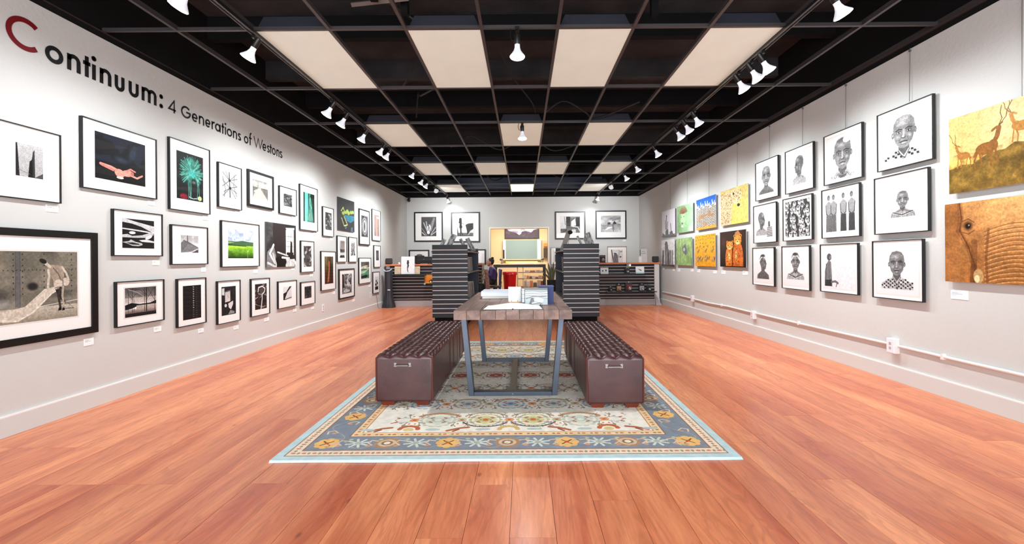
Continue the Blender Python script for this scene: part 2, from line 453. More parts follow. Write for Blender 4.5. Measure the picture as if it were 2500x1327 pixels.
# baseboards
def baseboard(name, pts):       # list of box tuples (x0,x1,y0,y1)
    b = MB(); c = MB()
    for x0, x1, y0, y1 in pts: b.box(x0, x1, y0, y1, 0, 0.128)
    o = struct(name, b, M_base)
    for x0, x1, y0, y1 in pts: c.box(x0, x1, y0, y1, 0.128, 0.137)
    c.build('baseboard_cap', M_cap, o)
baseboard('baseboard_left', [(-XW, -XW + .016, YF, YB)])
baseboard('baseboard_right', [(XW - .016, XW, YF, YB)])
baseboard('baseboard_back', [(-XW + .016, ox0 - .045, YB - .016, YB), (ox1 + .045, XW - .016, YB - .016, YB)])

# ================================================================== CEILING LIGHTS AND TRACK
M_house = mat('fixture_housing', (0.17, 0.175, 0.21), rough=0.55, metal=0.2)
M_diff = mat('unlit_diffuser_glow', (0.80, 0.83, 0.80), rough=0.5, vary=0.035, vscale=3, bump=0.1, bscale=8,
             emit=(0.95, 0.92, 0.84), estr=0.16)  # unlit panels: faint glow added in place of light from below
M_lit = mat('lit_diffuser', (0.95, 0.95, 0.85), rough=0.5, emit=(1.0, 0.97, 0.78), estr=1.05)
rows = {0: [-2.15, -.93, .29, 1.51], 2: [-2.15, -.32, .90], 4: [-2.15, -.93, .29, 1.51], 6: [-2.15, -.32, 1.51]}
rown = {0: 'nearest row', 2: 'second row', 4: 'third row', 6: 'farthest row'}
coln = {-2.15: 'beside the left lamp track', -.93: 'just left of the centre', .29: 'just right of the centre', 1.51: 'beside the right lamp track', -.32: 'in the very centre', .90: 'right of the centre'}
for r, xs in rows.items():
    for x in xs:
        lit = (r == 6 and x == -.32)
        x = min(XJ, key=lambda q: abs(q - x)); y = 3.515 + 1.2195 * r
        key = min(coln, key=lambda q: abs(q - x))
        t = thing('ceiling_light', (x + .305, y + .61, ZG + .004),
                  ('glowing yellowish' if lit else 'unlit cream') + ' flat ceiling light panel, %s, %s' % (rown[r], coln[key]), 'ceiling light', 'flat panel lights in the black ceiling grid')
        x0, x1, y0, y1 = x + .014, x + .596, y + .014, y + 1.2055
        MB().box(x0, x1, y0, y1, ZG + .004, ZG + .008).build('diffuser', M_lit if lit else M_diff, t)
        h = MB().hexa([(x0, y0, ZG + .009), (x1, y0, ZG + .009), (x1, y1, ZG + .009), (x0, y1, ZG + .009)],
                      [(x0 + .05, y0 + .02, ZG + .13), (x1 - .05, y0 + .02, ZG + .13), (x1 - .05, y1 - .02, ZG + .13), (x0 + .05, y1 - .02, ZG + .13)])
        h.build('housing', M_house, t)

M_track = mat('track_black', (0.13, 0.12, 0.12), rough=0.4, metal=0.4)
for s, nm in ((-1, 'left'), (1, 'right')):
    x = s * 2.15 + (0.0 if s < 0 else -0.03)
    t = thing('lamp_track', (x, 6, ZG - .02), 'long black lighting track under the grid, along the %s side of the room' % nm, 'lighting track', 'lamp tracks under the ceiling grid')
    MB().box(x - .018, x + .018, 0.2, YB - .5, ZG - .024, ZG - .002).build('rail', M_track, t)
    MB().box(x - .018, x - .013, 0.2, YB - .5, ZG - .031, ZG - .024).box(x + .013, x + .018, 0.2, YB - .5, ZG - .031, ZG - .024).build('rail_lip', mat('track_lip', (0.42, 0.4, 0.39), rough=0.35, metal=0.5), t)

M_bulb = mat('bulb_white', (0.93, 0.94, 0.96), rough=0.35, emit=(0.93, 0.95, 1.0), estr=0.28)
M_bulb_off = mat('bulb_glow', (1, 1, 1), rough=0.4, emit=(1.0, 0.98, 0.94), estr=2.6)
M_sock = mat('lamp_socket', (0.07, 0.065, 0.065), rough=0.4)
def spot(nm, base, d, label, group, power, zt=ZG - .031, on=True):
    """a lamp hangs at base (top of its stem) and looks along d; white cone bulb with a bright face"""
    d = Vector(d).normalized()
    bx, by, bz = base
    neck = Vector((bx, by, bz))
    Mq = d.to_track_quat('Z', 'Y').to_matrix()
    t = thing('track_lamp', (bx, by, zt), label, 'spotlight', group)
    MB().box(bx - .017, bx + .017, by - .035, by + .035, zt - .022, zt).tube([(bx, by, zt - .02), (bx, by, bz + .02)], .009, 8).build('adapter', M_sock, t)
    MB().lathe([(0.018, -.05), (.024, -.045), (.024, .03), (.02, .035)], neck, 12, Mq).build('socket', M_sock, t, smooth=True)
    MB().lathe([(.018, .03), (.021, .035), (.022, .06), (.030, .085), (.045, .108), (.058, .125), (.061, .132)], neck, 20, Mq).build('bulb', M_bulb, t, smooth=True)
    MB().lathe([(.0605, .132), (.056, .139), (.035, .145), (0.0001, .147)], neck, 20, Mq).build('bulb_face', M_bulb_off, t, smooth=True)
    if on:
        l = bpy.data.lights.new('lamp_beam', 'SPOT'); l.energy = power; l.color = SPOT_COL
        l.spot_size = math.radians(124); l.spot_blend = 1.0; l.shadow_soft_size = 0.035
        o = bpy.data.objects.new('lamp_beam', l); COL.objects.link(o)
        o.location = neck + d * .17; o.rotation_euler = (-d).to_track_quat('Z', 'Y').to_euler()
    return t
ordn = ['nearest', 'second', 'third', 'fourth', 'fifth', 'sixth', 'seventh', 'eighth', 'ninth', 'tenth', 'eleventh', 'twelfth']
PWR = [.8, .9, 1, 1, 1, 1, 1.1, 1.3, 1.35, 1.4, 2.0, .3]
left_px = [(435, 5), (604, 100), (797, 263), (831, 291), (881, 328), (926, 371), (941, 378), (1004, 422), (1026, 438), (1038, 447), (1054, 459), (1086, 481)]
for i, (px, py) in enumerate(left_px):
    y, z = onx(px, py, -2.22)
    dz = {8: -1.8, 9: -1.6}.get(i, -1.65)
    spot('left', (-2.15, y, 2.885), (-1.0, 0.12 * math.sin(i * 2.1) - .05, dz) if i < 10 else [(.15, 1, -.62), (.4, .5, -1.6)][i - 10],
         'white cone spotlight bulb on the left track, %s from the window end' % ordn[i], 'spotlights on the left track', SPOT_W * PWR[i])
right_px = [(2060, 20), (1878, 152), (1850, 178), (1817, 196), (1708, 293), (1684, 307), (1663, 322), (1608, 366), (1559, 407), (1531, 431), (1503, 449), (1468, 481)]
for i, (px, py) in enumerate(right_px):
    y, z = onx(px, py, 2.19)
    spot('right', (2.12, y, 2.885), (1.0, 0.12 * math.sin(i * 1.7 + 1) - .05, -1.65) if i < 10 else [(-.15, 1, -.62), (-.4, .5, -1.6)][i - 10],
         'white cone spotlight bulb on the right track, %s from the window end' % ordn[i], 'spotlights on the right track', SPOT_W * PWR[i] * (.78 if 1 <= i <= 6 else 1.05))
for (x, y, z), lab, dy in (((-0.035, 3.50, 2.87), 'white spotlight bulb hanging straight down from the near ceiling crossbar in the middle', -.05),
                           ((-0.0, 5.94, 2.885), 'white spotlight bulb hanging in front of the central unlit light panel', -.1)):
    t = spot('mid', (x, y, z), (0, dy, -1), lab, 'spotlights hanging over the aisle', 88, zt=ZG - .004)
    MB().tube([(x - .05, y, ZG - .01), (x - .055, y, ZG - .06), (x - .045, y, ZG - .1), (x - .03, y, ZG - .1), (x - .025, y, ZG - .05), (x - .01, y, ZG - .02)], .004, 6).build('cord', M_sock, t, smooth=True)

# loose cables and a duct above the grid
M_cable = mat('cable_black', (0.05, 0.05, 0.055), rough=0.6)
def cable(pts, r, label):
    P = [Vector(p) for p in pts]; out = []
    for i in range(len(P) - 1):         # catmull-rom
        p0, p1, p2, p3 = P[max(i - 1, 0)], P[i], P[i + 1], P[min(i + 2, len(P) - 1)]
        for k in range(6):
            t = k / 6
            out.append(0.5 * ((2 * p1) + (-p0 + p2) * t + (2 * p0 - 5 * p1 + 4 * p2 - p3) * t * t + (-p0 + 3 * p1 - 3 * p2 + p3) * t ** 3))
    out.append(P[-1])
    o = MB().tube(out, r, 6).build('cable', M_cable, loc=P[0], smooth=True)
    tag(o, label, 'cable', 'loose cables above the ceiling grid')
cable([(-1.45, 3.9, ZD - .24), (-1.15, 4.1, ZG + .5), (-.95, 4.3, ZG + .35), (-1.2, 4.65, ZG + .1), (-1.3, 4.8, ZG + .05)], .012, 'black cable drooping beside the near light panel left of the centre')
cable([(-.9, 4.8, ZG + .06), (-1.2, 5.2, ZG + .1), (-1.35, 5.7, ZG + .3), (-1.45, 6.0, ZG + .1)], .011, 'black cable looping behind the near light panels, left of the centre')
cable([(.3, 5.7, ZG + .06), (.55, 5.75, ZG + .22), (.85, 5.9, ZG + .12), (1.0, 5.95, ZG + .05), (1.5, 5.6, ZG + .15)], .011, 'black cable arching right of the central unlit light panel')
cable([(-.25, 5.0, ZD - .24), (-.1, 5.2, ZG + .3), (.12, 5.5, ZG + .12), (.18, 5.9, ZG + .12)], .009, 'thin cable hanging above the central unlit light panel')
cable([(-1.2, 7.4, ZG + .05), (-.9, 7.6, ZG + .3), (-.4, 7.8, ZG + .1), (.1, 7.5, ZG + .25), (.6, 7.9, ZG + .1), (1.3, 7.6, ZG + .3)], .012, 'long black cable snaking across the aisle behind the second row of light panels')
cable([(-1.5, 10.2, ZG + .05), (-1.1, 10.3, ZG + .35), (-.7, 10.6, ZG + .05), (-.3, 10.8, ZG + .3)], .012, 'black cable arching over the farthest ceiling cells, left of the glowing panel')
cable([(.5, 10.4, ZG + .3), (.9, 10.3, ZG + .06), (1.3, 10.5, ZG + .3)], .012, 'black cable sagging right of the glowing light panel')
du = MB().box(-1.9, 2.2, 12.15, 12.6, ZG + .14, ZG + .42).build('air_duct', mat('duct_metal', (0.33, 0.36, 0.42), rough=0.35, metal=0.6), loc=(0, 12.3, ZG + .1), bevel=.01)
tag(du, 'dull metal air duct running across above the grid by the back wall', 'duct')
pp = MB().tube([(-3.3, 2.75, ZG + .42), (-0.2, 2.55, ZG + .34), (3.3, 2.4, ZG + .42)], .045, 10).build('pipe', mat('plenum_pipe', (0.2, 0.19, 0.2), rough=0.6), loc=(0, 2.5, ZG + .4), smooth=True)
tag(pp, 'dark pipe crossing above the nearest open ceiling cells', 'pipe')

for i, (a, b, lab) in enumerate((((-1.5, 3.3, ZG + .45), (-.6, 3.15, ZG + .50), 'grey metal strut above the open cell left of the near light panels'), ((-1.45, 3.75, ZG + .34), (-.95, 3.7, ZG + .36), 'short grey metal strut left of the near centre light panel'),
                              ((2.0, 3.1, ZG + .40), (3.0, 3.2, ZG + .38), 'grey metal strut above the near right ceiling cells'), ((-2.1, 3.9, ZG + .2), (-1.9, 4.1, ZG + .2), 'tiny grey bracket above the near left light panel'))):
    o = MB().tube([a, b], .022, 4).build('metal_strut', mat('strut_grey', (.42, .38, .36), rough=.5, metal=.3), loc=a); tag(o, lab, 'strut', 'metal struts above the ceiling grid')
for x, y in ((-1.22, 3.62), (-1.02, 3.84), (1.75, 3.05), (1.18, 3.9)):
    o = MB().box(x - .03, x + .03, y - .03, y + .03, ZG + .3, ZD - .24).build('hanger_post', M_black, loc=(x, y, ZG + .3)); tag(o, 'short black hanging post above the near ceiling cells, %s' % {-1.22: 'outermost on the left', -1.02: 'second from the left', 1.75: 'outermost on the right', 1.18: 'second from the right'}[x], 'post', 'black hanging posts above the grid')

# ================================================================== WALL LETTERING (vinyl letters, drawn from strokes)
def arc(cx, cy, rx, ry, a0, a1, n=14):
    return [(cx + rx * math.cos(math.radians(a0 + (a1 - a0) * i / n)), cy + ry * math.sin(math.radians(a0 + (a1 - a0) * i / n))) for i in range(n + 1)]
def glyph(ch, w, x, cap, s):
    """strokes of a geometric sans letter: width w, x-height x, cap height cap, stroke s"""
    h = s / 2; r = w / 2 - h; X = x - h
    if ch == 'o': return [arc(w / 2, x / 2, r, x / 2 - h + .1 * h, 0, 360, 24)]
    if ch in 'nr':
        if ch == 'r': return [[(h, 0), (h, x)], arc(w * .85, x * .55, w * .85 - h, x * .42 - h * .4, 165, 80, 8)]
        return [[(h, 0), (h, x)], arc(w / 2, x - r - h * .6, r, r, 180, 0) + [(w - h, 0)]]
    if ch == 'm':
        q = (w - s) / 4
        return [[(h, 0), (h, x)], arc(h + q, x - q - h * .6, q, q, 180, 0) + [(h + 2 * q, 0)], arc(h + 3 * q, x - q - h * .6, q, q, 180, 0) + [(h + 4 * q, 0)]]
    if ch == 'u': return [[(h, x)] + arc(w / 2, r + h * .6, r, r, 180, 360) + [(w - h, x)]]
    if ch == 't': return [[(w / 2, 0), (w / 2, x * 1.32)], [(0, X), (w, X)]]
    if ch == 'i': return [[(w / 2, 0), (w / 2, x)], arc(w / 2, x * 1.38, h * .32, h * .32, 0, 360, 10)]
    if ch == ':': return [arc(w / 2, h * 1.2, h * .4, h * .4, 0, 360, 10), arc(w / 2, x - h, h * .4, h * .4, 0, 360, 10)]
    if ch == 'e': return [[(w * .08, x * .47), (w * .92, x * .47)], arc(w / 2, x / 2, r, x / 2 - h, 0, 318, 22)]
    if ch == 'a': return [arc(w / 2 - h * .3, x / 2, r, x / 2 - h, 0, 360, 22), [(w - h, 0), (w - h, x)]]
    if ch == 's': return [arc(w / 2, x * .74, r, x * .26 - h, 30, 200, 10) + [(w * .5, x * .5)] + arc(w / 2, x * .27, r, x * .27 - h, 20, -160, 10)]
    if ch == 'f': return [[(w * .42, 0), (w * .42, cap * .95)] + arc(w * .42 + w * .4, cap * .95, w * .4, cap * .14, 180, 80, 6), [(0, X), (w * .95, X)]]
    if ch == 'C': return [arc(w * .62, cap / 2, w * .62 - h, cap / 2 - h, 48, 312, 30)]
    if ch == 'G': return [arc(w * .52, cap / 2, w * .5 - h, cap / 2 - h, 42, 352, 28) + [(w - h, cap * .5), (w * .55, cap * .5)]]
    if ch == '4': return [[(w * .78, 0), (w * .78, cap * .98), (h, cap * .24), (w, cap * .24)]]
    if ch == 'W': return [[(0, cap), (w * .27, h), (w * .5, cap * .95), (w * .73, h), (w, cap)]]
    return []
def strokes_mesh(mb, strokes, s, y0, z0, X):
    for st in strokes:
        n = len(st)
        closed = n > 6 and abs(st[0][0] - st[-1][0]) < 1e-6 and abs(st[0][1] - st[-1][1]) < 1e-6
        L, Rr = [], []
        for i in range(n):
            a = st[i - 1] if i else (st[-2] if closed else st[0]); c = st[(i + 1)] if i < n - 1 else (st[1] if closed else st[-1]); b = st[i]
            d1 = Vector((b[0] - a[0], b[1] - a[1])); d2 = Vector((c[0] - b[0], c[1] - b[1]))
            if d1.length < 1e-9: d1 = d2.copy()
            if d2.length < 1e-9: d2 = d1.copy()
            d1.normalize(); d2.normalize(); t = d1 + d2
            t = t.normalized() if t.length > 1e-6 else d1
            nrm = Vector((-t.y, t.x)); k = min(1.9, 1 / max(.35, nrm.dot(Vector((-d1.y, d1.x)))))
            L.append((b[0] + nrm.x * s / 2 * k, b[1] + nrm.y * s / 2 * k)); Rr.append((b[0] - nrm.x * s / 2 * k, b[1] - nrm.y * s / 2 * k))
        vs = [(X, y0 + p[0], z0 + p[1]) for p in L] + [(X, y0 + p[0], z0 + p[1]) for p in Rr]
        mb.add(vs, [(i, i + 1, n + i + 1, n + i) for i in range(n - 1)])
M_vin = mat('vinyl_black', (0.03, 0.03, 0.04), rough=0.45)
M_red = mat('vinyl_dark_red', (0.45, 0.04, 0.08), rough=0.45)
M_red2 = mat('vinyl_brown_red', (0.33, 0.12, 0.14), rough=0.45)
sign = thing('wall_lettering', (-XW, 4.2, 2.56), 'large black and dark red lettering painted high on the left wall', 'lettering')
XL = -XW + 0.003
LET = [('C', 14, 91), ('o', 110, 155), ('n', 164, 197), ('t', 203, 221), ('i', 225, 234), ('n', 243.5, 272), ('u', 280, 304), ('u', 314, 338.5), ('m', 345.5, 382), (':', 389.5, 397),
       ('4', 410, 429), ('G', 441, 465), ('e', 468, 482), ('n', 485, 498), ('e', 500.5, 513), ('r', 516, 524), ('a', 525, 538), ('t', 540, 546.5), ('i', 548, 551.5), ('o', 553, 566),
       ('n', 568, 578), ('s', 580, 588), ('o', 595, 605.5), ('f', 607, 614), ('W', 619, 640), ('e', 640, 649), ('s', 651, 657.5), ('t', 657.5, 662.5), ('o', 663, 672), ('n', 674, 681), ('s', 682, 688.5)]
for ch, xa, xb in LET:
    ya, _ = onx(xa, 300, -XW); yb_, _ = onx(xb, 300, -XW); w = yb_ - ya
    big = xa < 400
    base = 2.562
    if ch == 'C': s, xh, cap, base = .034, .12, .222, 2.566
    elif big: s, xh, cap = .030, .121, .17
    else: s, xh, cap = .0185, .088, .121
    if not big and xa > 600: xh, cap, s = .094, .134, .0185
    if ch in 'W': s = .0155
    gl = glyph(ch, w, xh, cap, s)
    for part in ([[g] for g in gl] if ch == ':' else [gl]):
        mb = MB(); strokes_mesh(mb, part, s, ya, base, XL)
        mb.build('letter', M_red if ch == 'C' else (M_red2 if ch == 'W' else M_vin), sign)
# the tail of the letter before the big red C, at the very edge of the picture
mb = MB(); strokes_mesh(mb, [arc(0, 0, .06, .07, -60, 60, 10)], .03, 2.62, 2.68, XL); mb.build('letter', M_red, sign)

# ================================================================== PICTURES: what each print shows
def asp(w, h, n=240):
    return (n, int(n * h / w)) if w >= h else (int(n * w / h), n)
def P_tower(c):
    c.g(.80, .72); c.n(.08, (3, 5), 3); c.p([(0, 0), (.06, 0), (.14, 1), (0, 1)], .12); c.p([(.62, .2), (.68, .12), (.70, 1), (.44, 1), (.5, .5), (.58, .45)], .2)
    c.p([(.45, 1), (.5, .55), (.6, .4), (.62, 1)], .05); c.p([(.68, 1), (1, .82), (1, 1)], .3); c.l([(0.1, .8), (.5, .9)], .02, .5)
def P_swimmer(c):
    c.a[:] = (.03, .035, .06); c.blob((.10, .13, .2), .52, (5, 4), 4, 0, 0, 1, .6, .8); c.e(.72, .3, .09, .25, (.25, .34, .45), .3, .5, .6); c.e(.5, .5, .2, .1, (.28, .36, .46), .1, .5, .7)
    c.g((.03, .03, .05), (.02, .01, .015), 0, .62, 1, 1)
    sk = (.93, .62, .55)
    c.l([(.1, .67), (.3, .7), (.4, .74)], .045, sk); c.l([(.12, .69), (.34, .76)], .04, (.85, .52, .47)); c.e(.46, .8, .1, .09, sk, .2); c.e(.47, .9, .07, .03, (.95, .85, .83))
    c.e(.62, .77, .12, .075, sk, -.15); c.l([(.68, .8), (.82, .84), (.93, .76)], .035, sk); c.l([(.6, .72), (.68, .66), (.78, .7)], .03, (.9, .55, .5)); c.e(.72, .76, .035, .05, (.8, .45, .4))
def P_teal(c):
    c.a[:] = (.05, .07, .07); c.n(.5, (4, 4), 5)
    c.e(.54, .38, .46, .36, (.16, .42, .38), 0, .95, .55)
    for i in range(340):
        R_ = random.Random(i); a = R_.uniform(-1.1, math.pi + 1.1); r = R_.uniform(.15, .47); g = R_.uniform(.4, 1.0); r0 = R_.uniform(0, .12)
        c.l([(.54 + r0 * math.cos(a), .40 - r0 * math.sin(a)), (.54 + r * math.cos(a), .38 - r * .78 * math.sin(a))], .016, (.40 * g, .84 * g, .74 * g))
    c.e(.56, .42, .24, .12, (.30, .74, .70), 0, .7, .6); c.e(.58, .45, .13, .05, (.2, .72, .72), 0, .8, .6); c.e(.64, .67, .15, .17, (.05, .07, .07), 0, 1, .3); c.e(.64, .60, .11, .05, (.5, .62, .56), 0, .7, .7); c.e(.6, .65, .04, .02, (.1, .12, .1)); c.e(.71, .65, .04, .02, (.1, .12, .1))
    for x0, x1 in ((.42, .44), (.47, .5), (.52, .52), (.77, .76), (.82, .86)): c.l([(x0, .5), (x0 + .01, .75), (x1, .97)], .022, (.42, .72, .66), .8)
    c.e(.26, .94, .14, .06, (.5, .08, .15)); c.e(.86, .93, .08, .05, (.85, .9, .6)); c.l([(.45, .93), (.6, .96), (.75, .94)], .02, (.9, .95, .9)); c.n(.3, (20, 28), 6)
def P_web(c):
    c.g(.88, .8); c.n(.1, (4, 6), 2); c.l([(.45, 0), (.5, 1)], .05, .15)
    for p in [((.0, .05), (.47, .33), (1, .2)), ((0, .6), (.47, .33), (.95, .02)), ((.0, .35), (.5, .62), (1, .78)), ((0, .98), (.5, .62), (1, .5)), ((.2, 0), (.47, .33), (.95, .5)), ((.1, .8), (.5, .62), (.9, 1)), ((0, .2), (.2, .7), (.1, 1)), ((.8, 0), (.75, .5), (.95, .9))]:
        c.l(list(p), .025, .25)
    c.e(.47, .33, .07, .05, .1); c.e(.5, .62, .08, .055, .1)
def P_road(c):
    c.g(.78, .85, 0, 0, 1, .4); c.blob(.6, .5, (2, 6), 8, 0, 0, 1, .4, .6); c.g(.35, .55, 0, .38, 1, 1); c.n(.3, (8, 3), 9); c.p([(.35, .4), (.5, .42), (1.0, 1), (.0, 1), (.1, .75)], (.82, .8, .76)); c.l([(.5, .42), (.1, .62), (.3, .7)], .05, .9); c.tint((1, .98, .93))
def P_dark(c, sd=3, base=.3, hi=.75, cells=(4, 5), thr=.56):
    c.a[:] = base; c.n(.5, cells, sd); c.blob(hi, thr, cells, sd + 7, k=.8); c.blob(.06, .6, cells, sd + 11, k=.8)
def P_green_curtain(c):
    c.a[:] = (.05, .14, .08); c.g((.35, .75, .65), (.5, .92, .8), .12, 0, .42, 1); c.p([(.5, 0), (.62, 0), (.75, .3), (.9, 1), (.35, 1), (.45, .5)], (.2, .55, .48)); c.p([(.62, .5), (.85, .95), (.35, .95)], (.45, .62, .55)); c.e(.68, .12, .09, .06, (.1, .08, .08)); c.l([(.62, .15), (.58, .35), (.7, .5)], .07, (.5, .75, .68)); c.n(.3, (8, 3), 4); c.g((.03, .12, .06), (.03, .15, .07), .88, 0, 1, 1)
def P_bowl(c):
    c.a[:] = (.13, .13, .14); c.n(.5, (4, 4), 6)
    c.p([(.35, .5), (1, .48), (.98, .62), (.75, .72), (.5, .68)], (.12, .5, .6)); 
    for x, y, r in [(.3, .46, .1), (.45, .42, .1), (.62, .42, .11), (.78, .38, .1), (.9, .36, .1), (.55, .36, .09)]: c.e(x, y, r, r * .7, (.72, .85, .35), 0, .9, .35)
    c.l([(.18, .4), (.3, .28), (.38, .42)], .03, (.85, .9, .5)); c.l([(.2, .62), (.35, .85), (.55, .8), (.35, .56)], .03, (.85, .85, .5)); c.blob((.35, .6, .75), .6, (5, 8), 3, .4, .7, 1, 1, .7)
def P_ovals(c):
    c.a[:] = .22; c.n(.4, (3, 5), 2); c.e(.5, .5, .45, .47, .85, 0, .9, .25); c.e(.5, .5, .32, .36, .3); c.e(.5, .5, .24, .3, .88); c.e(.48, .5, .12, .22, .25); c.l([(.1, .05), (.9, .1), (.95, .9)], .03, .15)
def P_pinkfig(c):
    c.g((.72, .6, .56), (.62, .5, .47)); c.l([(.5, .1), (.55, .25)], .2, (.85, .72, .66)); c.e(.75, .12, .25, .05, .95); c.l([(.4, .35), (.45, .95)], .22, (.82, .66, .6)); c.l([(.65, .35), (.6, .95)], .2, (.78, .62, .56))
def P_metalwall(c):
    c.g((.45, .43, .38), (.52, .5, .44)); c.n(.28, (5, 4), 12); c.g(.36, .42, .33, 0, .375, .78); c.l([(.33, 0), (.33, .78)], .004, .1); c.l([(.375, 0), (.375, .78)], .004, .12)
    for i in range(8):
        for x in (.31, .4, .62, .93): c.e(x, .04 + .08 * i, .006, .011, .1)
    for i in range(26): c.e(.02 + i * .04, .265, .005, .009, .12)
    c.e(.15, .62, .14, .14, .14, 0, .75, .9); c.e(.5, .5, .07, .07, .07, 0, .9, .5); c.e(.8, .62, .3, .1, .18, 0, .5, .9)
    c.g((.80, .77, .7), (.6, .57, .5), 0, .80, 1, 1); c.e(.1, .72, .25, .09, .72, 0, .8, .8); c.l([(.55, .8), (1, .74)], .008, .9)
    c.p([(-.1, .92), (.07, .8), (.25, .82), (.42, .78), (.62, .55), (.74, .52), (.78, .58), (.7, .62), (.5, .88), (.35, .98), (.22, .97), (.08, .92), (0, 1)], (.86, .82, .75)); c.l([(.77, .57), (.7, .62), (.5, .87), (.35, .97), (.1, .92)], .016, (.95, .92, .86))
    c.p([(.74, .56), (.8, .56), (.86, .78), (.78, .7)], .12)
    sk, hi = (.66, .60, .53), (.84, .79, .72)
    c.p([(.66, .20), (.70, .19), (.80, .21), (.84, .26), (.84, .40), (.88, .44), (.72, .50), (.72, .42), (.66, .30)], sk); c.l([(.72, .24), (.78, .34), (.81, .44)], .010, (.4, .35, .3))
    c.l([(.62, .15), (.68, .22)], .035, hi); c.e(.61, .14, .042, .032, (.1, .08, .08), .5)
    c.l([(.665, .27), (.675, .36), (.665, .44), (.66, .54)], .026, hi); c.l([(.82, .23), (.87, .33), (.895, .43)], .024, hi)
    c.e(.775, .485, .052, .068, hi); c.e(.86, .455, .045, .062, hi); c.l([(.825, .42), (.83, .50)], .007, (.3, .25, .22)); c.e(.775, .54, .05, .02, (.4, .35, .3), 0, .7, .6)
    c.l([(.80, .54), (.775, .66), (.79, .78), (.80, .86)], .026, (.22, .19, .18)); c.l([(.83, .53), (.82, .66), (.835, .78), (.83, .87)], .024, (.72, .67, .6)); c.p([(.78, .84), (.80, .83), (.81, .88), (.77, .885)], .06); c.p([(.82, .85), (.84, .84), (.85, .885), (.815, .89)], .08); c.l([(.85, .74), (.95, .86)], .004, .35); c.l([(.84, .86), (.95, .865)], .008, .2)
def P_surf(c):
    c.a[:] = .06; c.p([(0, 0), (.1, 0), (.4, .08), (1, .2), (1, .45), (.85, .38), (.6, .25), (.3, .16), (0, .12)], (.85, .85, .86)); c.n(.15, (9, 9), 3)
    c.p([(0, .32), (.3, .34), (.7, .38), (1, .43), (1, .47), (.6, .42), (0, .36)], .88); c.p([(0, .55), (.15, .52), (.3, .58), (.6, .54), (.9, .42), (1, .5), (.8, .62), (.4, .64), (0, .64)], .8); c.e(.3, .47, .1, .05, .92); c.e(.82, .6, .12, .06, .95, -.4); c.p([(.5, .72), (.75, .68), (1, .74), (1, .79), (.6, .77)], .9); c.p([(0, .8), (.2, .76), (.25, .7), (.4, .78), (.6, .82), (.62, .88), (.5, .93), (.3, .92), (.15, .85)], .78); c.p([(.1, .82), (.3, .8), (.5, .84), (.52, .88), (.3, .88)], .15)
def P_dunes(c):
    c.g(.72, .82, 0, 0, 1, .45); c.l([(.37, 0), (.37, .4)], .05, .35); c.l([(.68, 0), (.7, .35)], .08, .85); c.p([(0, .45), (.15, .28), (.6, .5), (1, .72), (1, 1), (0, 1)], .45); c.p([(.0, 1), (.4, .5), (.9, .72), (.7, .9)], .52); c.l([(.15, .28), (.6, .48), (1, .7)], .02, .2); c.p([(0, 1), (.3, .97), (.6, .93), (.95, .75), (1, .8), (1, 1)], .88); c.p([(.6, 1), (1, .8), (1, 1)], .3); c.n(.15, (7, 7), 5)
def P_meadow(c):
    c.g((.72, .78, .93), (.82, .88, .98), 0, 0, 1, .42); c.blob((.93, .93, .97), .5, (5, 4), 5, 0, 0, 1, .4, .8); c.blob((.6, .66, .82), .62, (6, 5), 9, 0, 0, 1, .38, .7)
    c.p([(0, .4), (.3, .42), (.55, .38), (.8, .41), (1, .42), (1, .62), (0, .6)], (.27, .42, .25)); c.g((.62, .8, .25), (.75, .95, .2), 0, .56, 1, .63); c.p([(0, .42), (.25, .45), (0, .5)], (.55, .72, .4)); c.p([(0, .52), (.7, .56), (.72, .58), (0, .56)], (.12, .25, .08)); c.g((.6, .85, .18), (.14, .3, .06), 0, .62, 1, 1); c.n(.35, (8, 9), 4, 0, .6, 1, 1); c.p([(0, .96), (1, .96), (1, 1), (0, 1)], (.1, .2, .05)); c.e(.77, .75, .025, .02, (.9, .95, .8)); c.l([(.76, .75), (.76, 1)], .012, (.7, .8, .4))
def P_workshop(c):
    c.a[:] = .14; c.g(.32, .2, 0, 0, .2, .6); c.n(.5, (5, 7), 7, 0, 0, .25, 1); c.g((.20, .17, .18), (.14, .11, .12), .2, 0, .62, .7); c.p([(.62, .08), (.95, .06), (.93, .12), (.66, .14)], .85)
    c.g(.93, .88, .63, .13, .92, .72)
    for x in (.72, .82): c.l([(x, .14), (x, .7)], .008, .45)
    for y in (.28, .4, .52): c.l([(.64, y), (.9, y)], .006, .5)
    c.p([(.8, .38), (.86, .42), (.86, .68), (.78, .68)], .08); c.p([(.66, .66), (.9, .66), (.9, .8), (.66, .8)], .07); c.l([(.83, .66), (.82, 1)], .03, .06); c.g(.9, .8, .62, .82, .95, 1); c.e(.45, .88, .2, .12, .05); c.l([(.35, .66), (.7, .74)], .03, .8); c.l([(.5, .78), (.75, .8)], .04, .9); c.p([(.02, .66), (.22, .5), (.3, .75), (.22, 1), (.0, 1)], .5); c.l([(.22, .5), (.1, .7), (.25, .9)], .05, .88); c.l([(.2, .7), (.3, .95)], .05, .8); c.l([(.03, .9), (.3, 1)], .04, .85); c.n(.15, (14, 14), 3)
    c.p([(.9, .8), (1, .88), (1, 1), (.98, 1)], .95)
